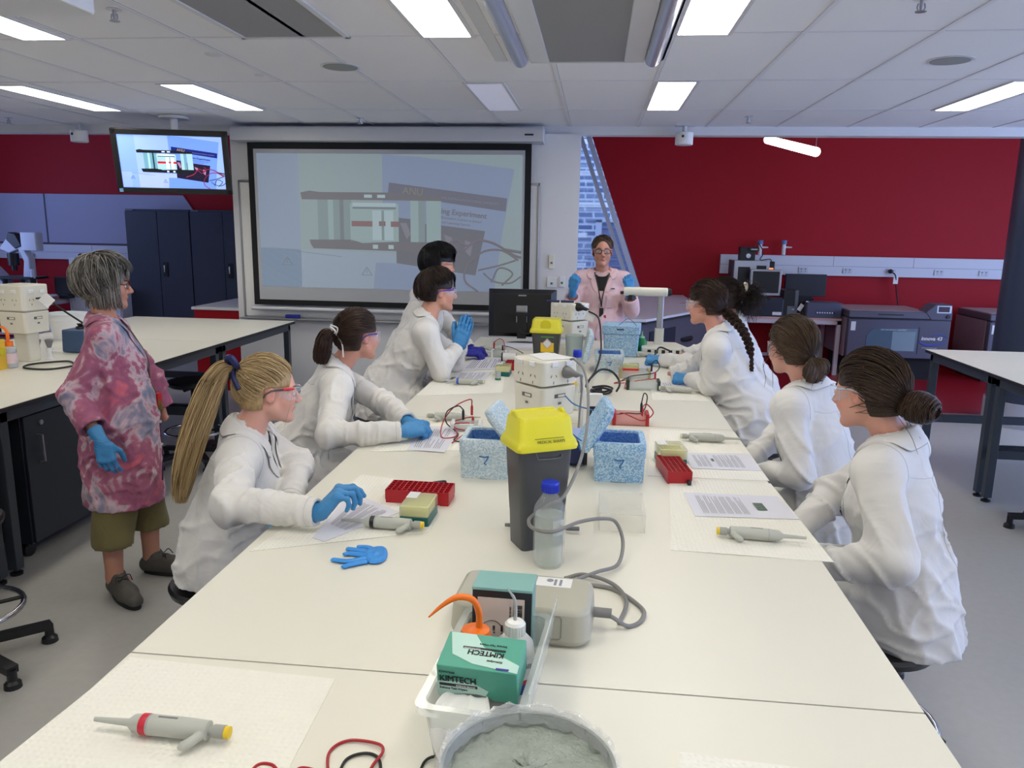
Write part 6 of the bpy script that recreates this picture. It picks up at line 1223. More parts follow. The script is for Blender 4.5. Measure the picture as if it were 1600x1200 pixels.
def head_blush(V,h):
    d=V-h.c; x=d@h.r/h.k; y=d@h.f/h.k; z=d@h.u/h.k
    lips=np.exp(-((np.abs(x)/.024)**4))*np.exp(-(((z+.065)/.0085)**4))*(y>.07)
    ch=.35*np.exp(-((np.abs(x)-.04)/.022)**2-((z+.03)/.025)**2)*(y>.03); nose=.25*np.exp(-(x/.02)**2-((z+.032)/.015)**2)*(y>.09)
    ear=.4*np.exp(-((np.abs(x)-.078)/.01)**2)*np.exp(-(y/.03)**2-(z/.04)**2)
    return np.clip(lips*.85+ch+nose+ear,0,1)
def eyes(h,parent,org,brow,skin=None,closed=False):
    for s in(-1,1):
        def fe(b): 
            c=h.p(s*.031,.0785,-.001)-org; b.lathe([(0,-.0140),(.006,-.0126),(.0105,-.009),(.0135,-.002),(.0138,.003),(.010,.009),(0,.0135)],(0,0,0),18)
            M=np.stack([h.r,h.u,h.f],1); 
            b.v=[tuple(c+M@np.array([v[0],v[1],v[2]])*1.0) for v in b.v]
        e=part('eye',EYE,parent,fe)
        def fi(b):
            c=h.p(s*.031,.0785,-.001)-org; b.lathe([(.0058,.0126),(.0052,.0134),(0,.0145)],(0,0,0),16); M=np.stack([h.r,h.u,h.f],1); b.v=[tuple(c+M@np.array(v)) for v in b.v]
        part('iris',IRIS,e,fi)
        def fl(b):
            for sg,rr in ((1,.0152),(-1,.0149)):
                vs=[]; n=9; mth=5
                for j in range(mth):
                    th=math.radians(sg*(14 if sg>0 else 20)+sg*j*16)
                    for i in range(n):
                        ph=math.radians(-72+144*i/(n-1)); q=np.array([math.sin(ph)*math.cos(th),math.sin(th),math.cos(ph)*math.cos(th)])*rr
                        vs.append(h.p(s*.031,.0785,-.001)-org+h.r*q[0]+h.u*q[1]+h.f*q[2])
                b.add(vs,[(j*n+i,j*n+i+1,(j+1)*n+i+1,(j+1)*n+i) for j in range(mth-1) for i in range(n-1)])
        part('eyelids',skin,parent,fl) if skin else None
        def fb(b): b.tube([h.p(s*x,y,z)-org for x,y,z in ((.012,.092,.019),(.025,.091,.0245),(.038,.084,.0245),(.049,.073,.018))],[.0022,.003,.0026,.0012],6)
        part('eyebrow',brow,parent,fb)
def glasses(h,parent,org,frame_m,kind='safety',temple=None,browbar=None):
    r=bpy.data.objects.new('glasses',None); 
    g=root('glasses',(0,0,0),None,None); g.parent=parent
    temple=temple or frame_m
    P_=lambda x,y,z:h.p(x,y,z)-org
    if kind=='safety':
        n=17; 
        def lens(b):
            for s in(-1,1):
                vs=[]
                for j,(z,in_) in enumerate(((.022,0),(.012,.001),(-.004,.002),(-.018,.001),(-.026,-.003))):
                    for i in range(n):
                        t=i/(n-1); x=.006+t*.062; y=.112+in_-.055*t**2.6-(.006 if z<-.015 and t<.25 else 0); zz=z*(1-.25*t) if z<0 else z; zz=zz+( .014*(1-t*4) if (z<-.01 and t<.25) else 0)
                        vs.append(P_(s*x,y,zz))
                b.add(vs,[(j*n+i,j*n+i+1,(j+1)*n+i+1,(j+1)*n+i) for j in range(4) for i in range(n-1)])
            vs=[]
            for z in (.022,.0,-.008): 
                for x in (-.006,0,.006): vs.append(P_(x,.113 if z>-.005 else .111,z))
            b.add(vs,[(j*3+i,j*3+i+1,(j+1)*3+i+1,(j+1)*3+i) for j in range(2) for i in range(2)])
            for s in(-1,1): b.add([P_(s*.068,.057,.02),P_(s*.076,.025,.018),P_(s*.076,.025,-.012),P_(s*.068,.057,-.02)],[(0,1,2,3)])
        part('safety_lens',LENS,g,lens)
        part('lens_edge',mat('lens_edge_clear',(205,215,225),.1,alpha=.7),g,lambda b:[b.tube([P_(s*(.006+t*.062),.1125-.055*t**2.6,.0225) for t in [i/10 for i in range(11)]],.0013,6) for s in(-1,1)]+[b.tube([P_(s*(.016+t*.052),.109-.052*t**2.2,-.026*(1-.25*t)) for t in [i/10 for i in range(11)]],.0012,6) for s in(-1,1)]+[b.tube([P_(s*.0685,.056,.021),P_(s*.0685,.056,-.019)],.0012,6) for s in(-1,1)])
        part('nose_piece',temple,g,lambda b:b.tube([P_(-.008,.108,-.004),P_(0,.114,.003),P_(.008,.108,-.004)],.002,6))
        for s in(-1,1): part('temple',temple,g,lambda b:b.tube([P_(s*.067,.062,.016),P_(s*.074,.035,.016),P_(s*.080,.0,.013),P_(s*.078,-.018,.002),P_(s*.074,-.026,-.014)],[.004,.0035,.0028,.0028,.002],8))
        if browbar: 
            for s in(-1,1): part('coloured_hinge',browbar,g,lambda b:b.tube([P_(s*.058,.080,.019),P_(s*.068,.060,.019),P_(s*.073,.040,.017)],[.004,.0055,.0045],8))
    else:
        def fr(b):
            for s in(-1,1):
                q_=.55 if kind=='thick' else 1; pw=lambda v:math.copysign(abs(v)**q_,v); pts=[P_(s*(.032+.024*pw(math.cos(a))),.100-.010*(math.cos(a)+1)*.6,.0+.015*pw(math.sin(a))) for a in [i*math.pi/8+.01 for i in range(16)]]; b.tube(pts,.0016 if kind=='thin' else .0024,6,closed=True)
            b.tube([P_(-.009,.101,.006),P_(0,.105,.008),P_(.009,.101,.006)],.0018,6)
        part('rims',frame_m,g,fr)
        [part('lens',LENS,g,lambda b:b.poly([P_(s*(.032+.022*math.cos(a)),.0995-.010*(math.cos(a)+1)*.6,.0+.014*math.sin(a)*(1.0+.15*math.cos(a))) for a in [i*math.pi/8 for i in range(16)]])) for s in(-1,1)]
        for s in(-1,1): part('temple',temple,g,lambda b:b.tube([P_(s*.057,.088,.006),P_(s*.070,.06,.008),P_(s*.079,.0,.008),P_(s*.075,-.02,-.006)],[.0024,.0018,.0016,.0014],6))
    return g
# ---------------- hair ----------------
def skull_pt(h,dirs,off):
    """dirs: unit in head frame (r,f,u) from hair centre; returns world points at skull + off"""
    c=np.array([0,-.012,.030]); rad=np.array([.076,.098,.091]); d=dirs/np.linalg.norm(dirs,axis=-1,keepdims=True)
    low=np.clip(-d[...,2:3],0,1); rr=1/np.sqrt((d[...,0:1]/rad[0])**2+(d[...,1:2]/rad[1])**2+(d[...,2:3]/rad[2])**2)
    q=c+d*(rr+(off[...,None] if np.ndim(off) else off)+low*.012); return h.c+(q[...,0:1]*h.r+q[...,1:2]*h.f+q[...,2:3]*h.u)*h.k
class Strands:
    def __init__(s): s.V=[];s.Q=[];s.T=[];s.n=0
    def add(s,pts,r,tone):
        """pts (S,K,3) bundle of strands"""
        pts=np.asarray(pts,float); Sn,K,_=pts.shape; t=np.gradient(pts,axis=1); t/=np.linalg.norm(t,axis=2,keepdims=True)+1e-9
        ref=np.broadcast_to(np.array([.31,.52,.79]),t.shape); u=np.cross(t,ref); u/=np.linalg.norm(u,axis=2,keepdims=True)+1e-9; w=np.cross(t,u)
        prof=np.ones(K)*1.0; prof[-1]=.25; prof[-2]=.6; prof[0]=.7
        R_=(np.asarray(r)*np.ones(Sn))[:,None,None]*prof[None,:,None]
        ring=[pts+(u*math.cos(a)+w*math.sin(a))*R_ for a in (0,2.094,4.189)]
        V=np.stack(ring,2).reshape(-1,3); base=(np.arange(Sn)*K*3)[:,None,None]+(np.arange(K-1)*3)[None,:,None]+np.arange(3)[None,None,:]
        nx=(np.arange(Sn)*K*3)[:,None,None]+(np.arange(K-1)*3)[None,:,None]+((np.arange(3)+1)%3)[None,None,:]
        Q=np.stack([base,nx,nx+3,base+3],-1).reshape(-1,4)+s.n
        s.V.append(V); s.Q.append(Q); s.T.append(np.repeat(np.asarray(tone)*np.ones(Sn),K*3)); s.n+=len(V)
    def build(s,name,m,parent,org): return mesh_np(name,np.concatenate(s.V),np.concatenate(s.Q),m,parent,org,attrs=dict(tone=np.concatenate(s.T)))
def slerp(a,b,t):
    a=a/np.linalg.norm(a,axis=-1,keepdims=True); b=b/np.linalg.norm(b,axis=-1,keepdims=True); om=np.arccos(np.clip((a*b).sum(-1,keepdims=True),-1,1)); so=np.sin(om)+1e-6
    return (np.sin((1-t)*om)*a+np.sin(t*om)*b)/so
def hair_cap(h,m,parent,org,off=.006,ear=True,face=(.10,-.030,.068,.074,.120),nape=-.062,behind=0.0):
    """solid scalp layer so no skin shows between strands"""
    k=h.k; lo=h.c-.17*k; hi=h.c+.17*k; G=Grid(lo,hi,.0055)
    G.ell(h.p(0,-.012,.030),((.077+off)*k,(.098+off)*k,(.090+off)*k),h.B,0)
    G.ell(h.p(0,-.045,-.025),((.060+off)*k,(.055+off)*k,(.062+off)*k),h.B,.03)
    sl,X,Y,Z=G.reg(lo,hi); x,y,z=loc3(X,Y,Z,h.c,h.B)
    fy,fz,rx,ry,rz_=face
    k0=np.sqrt((x/(rx*k))**2+((y-fy*k)/(ry*k))**2+((z-fz*k)/(rz_*k))**2); G.F=np.maximum(G.F,-(k0-1)*.06).astype(np.float32)
    side=np.maximum(np.abs(x)*0+ (y-.012*k),-(z-(-.002)*k)*1.0)   # in front of the ear & below: cut
    cut=np.minimum((y+(.026 if ear else .002)*k),-(z-(.024 if ear else .004)*k+.25*(y*0+np.clip(-y-.005,0,1)))); G.F=np.maximum(G.F,cut).astype(np.float32)
    G.F=np.maximum(G.F,-(z-nape*k)).astype(np.float32)
    V,Q=nets(G.F,G.ax); tone=np.clip(.42+.30*vnoise(V[:,0]*220,V[:,1]*220,V[:,2]*50),0,1)
    return mesh_np('scalp_hair',V,Q,m,parent,org,attrs=dict(tone=tone))
def hairline(n,jit=.03):
    """directions (head frame) round the hairline: forehead -> temples -> ears -> nape, both sides; t in -1..1"""
    key=[(0,.90,.52),(.32,.84,.50),(.60,.70,.40),(.80,.52,.22),(.89,.38,.08),(.93,.10,.16),(.95,-.22,-.10),(.74,-.42,-.62),(.42,-.60,-.88),(0,-.68,-.95)]
    key=np.array(key); t=np.abs(np.linspace(-1,1,n)); s=np.sign(np.linspace(-1,1,n)+1e-9)
    q=np.stack([np.interp(t*9,np.arange(10),key[:,i]) for i in range(3)],1); q[:,0]*=s; q+=rng.normal(0,jit,q.shape); return q
def combed(h,tie,St,n=520,off=(.006,.016),r=.0011,K=12,tone=None,pull=1.0,toff=.018):
    """strands combed from the hairline back to the tie direction"""
    for lay in range(3):
        m=n//3; a=hairline(m,.035+.02*lay); 
        if lay: a=slerp(a,np.array([tie]*m)+rng.normal(0,.05,(m,3)),rng.uniform(0,.55,(m,1)))
        b=np.array([tie]*m)+rng.normal(0,.05,(m,3)); t=np.linspace(0,1,K)[None,:,None]
        an=a/np.linalg.norm(a,axis=1,keepdims=True); fr_=np.clip(an[:,1:2],0,1); wp=an*.5+b*.5+np.array([0,-.05,1.0])*fr_*1.1+np.concatenate([an[:,:1]*.9*fr_,0*fr_,0*fr_],1); D=slerp(slerp(a[:,None,:],wp[:,None,:],t),slerp(wp[:,None,:],b[:,None,:],t),t); o=rng.uniform(off[0],off[1],(m,1))*np.ones((m,K)); tt=np.linspace(0,1,K); o=o+.006*np.sin(np.pi*tt)[None]+ .0022*np.sin(tt*9+rng.uniform(0,6,(m,1)))
        o[:,0]-=.004; o[:,-1]=toff+rng.uniform(-.004,.006,m)
        St.add(skull_pt(h,D,o),r*h.k*rng.uniform(.8,1.4,m),np.clip(rng.normal(.5,.22,m),0,1) if tone is None else tone)
def tail(St,path,width,n=260,K=None,r=.0012,flatd=None,wav=.0,spread_end=1.0,tones=(.5,.22)):
    path=np.array(spline(path,6)); K=len(path); width=np.interp(np.linspace(0,1,K),np.linspace(0,1,len(width)),width)
    T=np.gradient(path,axis=0); T/=np.linalg.norm(T,axis=1,keepdims=True); u=nrm(np.cross(T[0],[.2,.9,.1])); U=[]
    for t in T: u=nrm(u-t*(u@t)); U.append(u)
    U=np.array(U); W=np.cross(T,U); ang=rng.uniform(0,2*np.pi,n); rad=np.sqrt(rng.uniform(0.05,1,n)); ph=rng.uniform(0,6.28,n)
    kk=np.linspace(0,1,K)[None,:]; a=ang[:,None]+wav*np.sin(kk*14+ph[:,None])+.5*kk; R_=rad[:,None]*width[None,:]*(1+.10*np.sin(kk*11+ph[:,None]))
    pts=path[None]+U[None]*(np.cos(a)*R_)[...,None]+W[None]*(np.sin(a)*R_)[...,None]
    cutK=rng.integers(int(K*.80),K+1,n)
    ii=np.minimum(np.arange(K)[None,:],cutK[:,None]); pts=np.take_along_axis(pts,np.repeat(ii[:,:,None],3,2),1); pts[:,:,2]-=np.clip(np.arange(K)[None,:]-cutK[:,None],0,None)*.0004
    St.add(pts,r*rng.uniform(.8,1.5,n),np.clip(rng.normal(*tones,n),0,1))
def core(St_name,path,width,m,parent,org,name='hair_core',ridg=.0):
    path=np.array(spline(path,5)); w=np.interp(np.linspace(0,1,len(path)),np.linspace(0,1,len(width)),width)*.82
    b=MB(); b.tube([p-org for p in path],list(w),14); o=b.build(name,m,parent)
    a=o.data.attributes.new('tone','FLOAT','POINT'); a.data.foreach_set('value',np.full(len(o.data.vertices),.3,np.float32)); return o
# ---------------- hand ----------------
def hand(W,d,n,side,pose,m,parent,org,fore=None,scale=1.0,cuff=.05,name='glove',res=.0032):
    """W wrist, d towards the fingers, n back-of-hand normal, side +1: thumb on +cross(d,n) side. pose: list of 4 (mcp,pip,dip) degrees + thumb (out,curl)"""
    d=nrm(d); n=nrm(np.array(n)-d*(np.dot(n,d))); t=np.cross(d,n)*side; k=scale
    W=np.array(W,float); B=(t,d,n)
    L=lambda x,y,z:W+(t*x+d*y+n*z)*k
    caps=[]
    fx=[.030,.010,-.010,-.028]; fl=[(.040,.026,.020),(.044,.030,.021),(.041,.027,.021),(.032,.021,.019)]; fr=[.0092,.0095,.0090,.0080]
    base=[(.086),(.090),(.086),(.078)]
    pts_all=[]
    for i in range(4):
        p0=L(fx[i],base[i],.002); x_s=.10*(1.5-i)*pose.get('spread',1); a=0; p=p0; dd=nrm(d+t*x_s); segs=[p0]
        for j in range(3):
            a+=math.radians(pose['f'][i][j]); v=dd*math.cos(a)-n*math.sin(a); p=p+v*fl[i][j]*k; segs.append(p)
        caps.append((segs,[fr[i]*k*1.06,fr[i]*k,fr[i]*k*.95,fr[i]*k*.82])); pts_all+=segs
    th=pose['t']; a0=L(.030,.026,-.006); out=math.radians(th[0]); inn=math.radians(th[1]); v1=nrm(t*math.sin(out)+d*math.cos(out)-n*math.sin(inn)); p1=a0+v1*.046*k; 
    v2=nrm(v1+d*math.sin(math.radians(th[2]))*.8-t*math.sin(math.radians(th[2]))*.9-n*.25*math.sin(math.radians(th[2]))); p2=p1+v2*.033*k; p3=p2+nrm(v2-t*.15-n*.1)*.026*k
    caps.append(([a0,p1,p2,p3],[.015*k,.0115*k,.0105*k,.0088*k])); pts_all+=[a0,p1,p2,p3]
    F0=np.array(fore) if fore is not None else W-d*.1
    fd=nrm(F0-W); cf=W+fd*cuff; pts_all+=[W,cf]
    A=np.array(pts_all); G=Grid(A.min(0)-.035,A.max(0)+.035,res*max(1,scale))
    G.rbox(L(.002,.052,0),(.026*k,.030*k,.004*k),B,.0105*k,.01)
    G.cap(L(-.018,.02,0),L(-.026,.075,0),.012*k,.012*k,.012); G.cap(L(.016,.02,-.001),L(.028,.08,0),.014*k,.012*k,.012)
    G.cap(W,L(0,.035,0),.024*k,.024*k,.02,(n,.72)); G.cap(W,cf,.0255*k,.034*k,.012,(n,.9))
    for segs,rs in caps[:4]: 
        g2=segs
        for j in range(3): G.cap(segs[j],segs[j+1],rs[j],rs[j+1],.0035)
        G.ell(segs[0]+n*.003*k,(rs[0]*1.15,)*3,None,.008)
        G.ell(segs[1]+n*.001*k,(rs[1]*1.10,)*3,None,.003)
    segs,rs=caps[4]; G.cap(segs[0],segs[1],rs[0],rs[1],.014); G.cap(segs[1],segs[2],rs[1],rs[2],.004); G.cap(segs[2],segs[3],rs[2],rs[3],.004)
    # rolled cuff ring and fine wrinkles
    sl=tuple(slice(None) for _ in range(3)); X,Y,Z=G.ax[0][:,None,None],G.ax[1][None,:,None],G.ax[2][None,None,:]
    al=(X-W[0])*d[0]+(Y-W[1])*d[1]+(Z-W[2])*d[2]; G.F=G.F+(.0010*np.sin(al*700/ k+3*vnoise(X*60,Y*60,Z*60))*np.exp(-((al)/.03)**2)).astype(np.float32)
    pl=(X-cf[0])*fd[0]+(Y-cf[1])*fd[1]+(Z-cf[2])*fd[2]; G.F=np.maximum(G.F,pl.astype(np.float32))
    V,Q=nets(G.F,G.ax); return mesh_np(name,V,Q,m,parent,org)
RELAX=dict(f=[(18,28,18),(22,32,20),(26,36,22),(30,40,24)],t=(38,30,25)); FIST=dict(f=[(62,80,50),(68,85,52),(70,88,55),(72,88,55)],t=(30,40,62),spread=.3)
FLAT=dict(f=[(4,6,4),(3,5,3),(4,6,4),(7,8,5)],t=(22,12,8),spread=.5); DROOP=dict(f=[(48,35,20),(50,60,30),(58,66,34),(62,66,35)],t=(30,35,25),spread=.6)
PINCH=dict(f=[(50,50,35),(58,60,40),(60,70,45),(62,75,45)],t=(35,45,45),spread=.5)
# ================= PEOPLE =================
SHIRT=mat('black_shirt',(28,28,32),.85); TRO=mat('dark_striped_trousers',(46,48,56),.9,bump=(80,.4,(1,1,20))); STITCH=mat('coat_stitching',(196,196,200),.9)
BLKSHOE=mat('dark_shoe',(30,30,32),.7)
def dg(a): return math.radians(a)
def person(label,head,yaw,pitch,roll,k,nb,pel,tyaw,arms,coatm=COAT,skin=(214,160,140),female=True,hres=.0058,cres=.0085,hair=None,hairm=None,gl=None,gloves=None,legs=None,sleeve=1.0,vneck=.20,
           standing=False,hem=None,shirt=SHIRT,collar=True,girth=1.0,group=None,extra=None,seed=1,brow=None,ears=True,roomy=1.0,seat=True,trouser=TRO,soff=(0,0)):
    org=np.array([pel[0],pel[1],0.0]); r=root('person',org,label,'person',group)
    h=Head(head,dg(yaw),dg(pitch),dg(roll),k); f=np.array([math.cos(dg(tyaw)),math.sin(dg(tyaw)),0]); rt=np.array([f[1],-f[0],0]); nb=np.array(nb,float); pel=np.array(pel,float)
    up=nrm(nb-pel); ff=nrm(f-up*(f@up)); T_=lambda x,y,z:nb+rt*x+ff*y+up*z       # torso frame at the neck base
    g=girth
    sh={s:T_(s*.165*k*(1.08 if not female else 1.0),.01,-.075) for s in(-1,1)}
    sk=skinmat('skin_tone_%d_%d'%(skin[0],skin[1]),skin) if 'skin_tone_%d_%d'%(skin[0],skin[1]) not in bpy.data.materials else bpy.data.materials['skin_tone_%d_%d'%(skin[0],skin[1])]
    # arms {+1:(elbow,wrist), -1:...}  (+1 = the person's right)
    waist=pel+up*.20; chest=nb-up*.20+ff*.01
    hips={s:pel+rt*s*.095 for s in(-1,1)}
    if legs is None:
        kn={s:hips[s]+nrm(f+rt*s*.12)*.42+UP*-.06 for s in(-1,1)}; an={s:kn[s]+f*-.06-UP*(kn[s][2]-.32) for s in(-1,1)}; legs={s:(kn[s],an[s]) for s in(-1,1)}
    # ---- body: one continuous surface ----
    allp=[h.c+UP*.16,h.c-UP*.15,pel-UP*.1]+[q for s in(-1,1) for q in (*arms[s],*legs[s])]+list(sh.values())
    A=np.array(allp); lo,hi=A.min(0)-.15,A.max(0)+.12
    hr=.13*k; G=Grid(lo,hi,.016,(h.c-hr,h.c+hr,hres))
    G.chain([pel,waist,chest,nb-up*.06],[.14*g,.115*g,.125*g,.07],.04,(ff,.72))
    G.cap(sh[-1],sh[1],.05,.05,.04); G.cap(nb-up*.05,nb+up*.0,.062,.05,.03)
    G.cap(nb-up*.02,h.p(0,-.022,-.045),.052*k*(1.0 if female else 1.12),.050*k*(1.0 if female else 1.1),.02)
    for s in(-1,1):
        e,w=arms[s]; w2=w+nrm(w-e)*.022; G.chain([sh[s],e,w],[.048,.035,.0190],.02)
        kn_,an_=legs[s]; G.chain([hips[s],kn_,an_],[.080,.055,.038],.03); G.cap(an_,an_+f*.04-UP*.02,.034,.028,.02)
    add_head(G,h,female,ears); V,Q=nets(G.F,G.ax); bd=mesh_np('body',V,Q,sk,r,org,attrs=dict(blush=head_blush(V,h)))
    bm=brow or (hairm if hairm else BLACK); eyes(h,r,org,bm,sk)
    # ---- shirt & coat ----
    R0=.149*g*roomy
    lo,hi=np.minimum.reduce([pel,nb]+[q for s in(-1,1) for q in (*arms[s],sh[s])])-.26,np.maximum.reduce([pel,nb]+[q for s in(-1,1) for q in (*arms[s],sh[s])])+.24
    if legs is not None:
        for s in(-1,1): 
            m_=pel+(legs[s][0]-pel)*.85; lo=np.minimum(lo,m_-.16); hi=np.maximum(hi,m_+.16)
    hemz=hem if hem is not None else pel[2]-.10
    lo[2]=hemz-.05; hi[2]=nb[2]+.10
    C=Grid(lo,hi,cres); S_=Grid(np.minimum(nb-.2,nb+.2)-.02,nb+.12+UP*.0,.011)
    for GG,o in ((C,0),(S_,-.011)):
        GG.chain([pel,waist,chest,nb-up*.075],[R0*1.12+o,R0*1.0+o,R0*1.06+o,.10+o],.05,(ff,.74))
        GG.cap(sh[-1]+up*.0,sh[1],.066*k+o,.066*k+o,.05); GG.cap(nb-up*.035,sh[1]+up*.0,.062+o,.062+o,.05); GG.cap(nb-up*.035,sh[-1],.062+o,.062+o,.05)
        GG.cap(nb-up*.045,nb-up*.015,.066*k+o,.062*k+o,.03)
        GG.ell(T_(0,.045 if female else .03,-.22),(.13*g,.085*g,.10),(rt,ff,up),.05)
    for s in(-1,1):
        kn_,an_=legs[s]
        if not standing: C.chain([hips[s]+UP*.0,hips[s]+(kn_-hips[s])*.80],[.12*g,.092],.06)
    if standing: C.chain([pel+UP*.05,np.array([pel[0],pel[1],hemz-.02])+f*.0],[R0*1.12,R0*1.20],.05,(ff,.92))
    else: C.chain([pel-f*.02+UP*.08,pel-f*.06-UP*.10],[R0*1.12,R0*1.16],.05,(ff,.78))
    sl=(slice(None),)*3; X,Y,Z=C.ax[0][:,None,None],C.ax[1][None,:,None],C.ax[2][None,None,:]
    lx,lf,lu=loc3(X,Y,Z,nb,(rt,ff,up)); sd=seed*7.31
    # drape folds on the torso
    torso=C.F.copy(); w=np.exp(-(np.minimum(torso,.0)/.05)**2)*np.clip((.05-torso)/.04,0,1)
    n1=vnoise(lx*13+lu*4+sd,lf*13+sd,lu*3.5+sd); n2=vnoise(lx*7-lu*7+sd,lf*7,lu*7+2*sd); amp=np.clip((-lu-.05)/.25,.15,1)
    rdg=lambda n,k_,p_=1.6:np.clip(1-np.abs(n)*k_,0,1)**p_
    n3=vnoise(lx*9+lu*11+sd,lf*9-lu*3,lu*9-sd); C.F=(C.F-(rdg(n1,2.6)*.013*amp+rdg(n2,3.0)*.009*amp+rdg(n3,3.2)*.008*amp-.006*amp)*w).astype(np.float32)
    sf=S_.sample
    # V opening in front and the neck opening
    lw=(np.abs(lx)-np.clip((lu+vneck)*.30,-.02,.075)); wedge=np.maximum(np.maximum(lw,-lf-.0),lu-.08)
    # shirt distance on the coat grid
    XX,YY,ZZ=np.broadcast_arrays(X,Y,Z); msk=(wedge<.02)&(C.F<.05)&(C.F>-.06)
    if msk.any():
        pts=np.stack([XX[msk],YY[msk],ZZ[msk]],1); sv=sf(pts); C.F[msk]=np.maximum(C.F[msk],np.minimum(-wedge[msk],sv+.006))
    CT=Grid(lo,hi,.03); CT.ax=C.ax; CT.F=C.F.copy()
    wr={}
    for s in(-1,1):
        e,wv=arms[s]; w_end=e+(wv-e)*sleeve; wr[s]=w_end; SG=Grid(lo,hi,cres); SG.F[:]=.3
        SG.chain([sh[s],e],[.066*k,.059*k],.02); SG.chain([e,w_end],[.058*k,.044*k if sleeve>.8 else .062],.02)
        Fs=SG.F; b1=nrm(e-sh[s]); b2=nrm(w_end-e); bend=nrm(b2-b1+1e-6)
        t1=(X-e[0])*b1[0]+(Y-e[1])*b1[1]+(Z-e[2])*b1[2]; t2=(X-e[0])*b2[0]+(Y-e[1])*b2[1]+(Z-e[2])*b2[2]
        inn=((X-e[0])*bend[0]+(Y-e[1])*bend[1]+(Z-e[2])*bend[2])
        dist=np.sqrt((X-e[0])**2+(Y-e[1])**2+(Z-e[2])**2); m_=np.clip((.045-Fs)/.03,0,1)
        tt=t1+t2; fold=vnoise(tt*10+sd*s+inn*4,(X+Y)*5+sd,Z*5+sd); fold2=vnoise(t1*9+Z*12,t2*11+X*12+sd,Y*12)
        a_=(.007*np.exp(-(dist/.14)**2)+.0065); fd_=np.clip(((w_end[0]-X)*b2[0]+(w_end[1]-Y)*b2[1]+(w_end[2]-Z)*b2[2]-.012)/.05,0,1); Fs=Fs-m_*(rdg(fold,2.6)*a_*1.15+rdg(fold2,2.6)*.008-.005)*fd_
        # flat cuff end, hollow inside
        pl=(X-w_end[0])*b2[0]+(Y-w_end[1])*b2[1]+(Z-w_end[2])*b2[2]; Fs=np.maximum(Fs,np.where(t2>0,pl,-1))
        inner=sd_cap(X,Y,Z,w_end-b2*.025,w_end+b2*.05,.031*k if sleeve>.8 else .046,.031*k if sleeve>.8 else .046); Fs=np.maximum(Fs,-inner)
        C.F=smin(C.F,Fs.astype(np.float32),.022)
    C.F=np.maximum(C.F,(hemz-Z).astype(np.float32))
    nk=sd_cap(X,Y,Z,nb-up*.02,h.p(0,-.02,-.05),.056*k,.056*k); C.F=np.maximum(C.F,-nk).astype(np.float32)
    V,Q=nets(C.F,C.ax); ct=mesh_np('lab_coat' ,V,Q,coatm,r,org)
    # shirt: upper chest only
    X2,Y2,Z2=S_.ax[0][:,None,None],S_.ax[1][None,:,None],S_.ax[2][None,None,:]; l2=loc3(X2,Y2,Z2,nb,(rt,ff,up))
    nk2=sd_ell(X2,Y2,Z2,T_(0,.03,.02),(.072*k,.075*k,.075*k),(rt,ff,up)); F2=np.maximum(S_.F,-nk2); F2=np.maximum(F2,-(l2[2]+.17)); F2=np.maximum(F2,-(l2[1]+.03)).astype(np.float32)
    V,Q=nets(F2,S_.ax)
    if len(Q): mesh_np('shirt',V,Q,shirt,r,org)
    # ---- collar, lapels, seams, pocket, buttons snapped to the coat ----
    def strip(nm,rows,off,th=.0022,m=coatm,C=CT):
        n=len(rows[0]); rr=[]
        for q,o_ in zip(rows,off): rr.append(C.snap(np.array(q),o_) if o_ is not None else np.array(q))
        b=MB(); vs=[p-org for q in rr for p in q]; b.add(vs,[(a*n+i,a*n+i+1,(a+1)*n+i+1,(a+1)*n+i) for a in range(len(rows)-1) for i in range(n-1)])
        o=b.build(nm,m,r); t=o.modifiers.new('t','SOLIDIFY'); t.thickness=th; t.offset=0; sb=o.modifiers.new('s','SUBSURF'); sb.levels=sb.render_levels=1; return o
    if collar:
        ph=np.linspace(-2.45,2.45,27)
        def rg(ra,rb,zb,zf): 
            out=[]
            for a in ph:
                q=(1-math.cos(a))/2; out.append(T_(ra*math.sin(a),-rb*math.cos(a)+.012,zb+(zf-zb)*q))
            return out
        strip('collar',[rg(.064*k,.062*k,.012,-.035),rg(.066*k,.066*k,.042,-.012),rg(.078*k,.077*k,.044,-.020),rg(.098*k,.094*k,.014,-.045),rg(.118*k,.110*k,-.016,-.085)],[None,None,None,.011,.008])
        for s in(-1,1):
            a_=[];b_=[]
            for i in range(9):
                t=i/8; z=-.045-(vneck-.05)*t; x_in=max(.002,(z+vneck)*.30); wdt=.058*math.sin(math.pi*min(1,(t*.8+.22)))*(1 if t>.12 else .8)
                a_.append(T_(s*(x_in-.004),.15,z)); b_.append(T_(s*(x_in+wdt),.13,z+.012*(1-t)))
            mid=[(p+q)/2 for p,q in zip(a_,b_)]; strip('lapel',[a_,mid,b_],[.005,.006,.005])
    def seam(nm,pts,rad=.0011,off=.0,m=STITCH,closed=False,C=CT):
        q=C.snap(np.array(spline(pts,6,closed)),off,10)
        b=MB(); b.tube([p-org for p in q],rad,5,closed=closed); return b.build(nm,m if coatm is COAT else coatm,r)
    fz=[T_(0.004,.2,-vneck-.02-i*.06) for i in range(max(2,int((nb[2]-hemz-vneck-.08)/.06)) if standing else 4)]; seam('placket_seam',fz,.0016)
    seam('yoke_seam',[T_(x,-.2,-.10-.0*abs(x)) for x in (-.14,-.07,0,.07,.14)])
    seam('back_seam',[T_(0,-.2,-.10-i*.06) for i in range(6)])
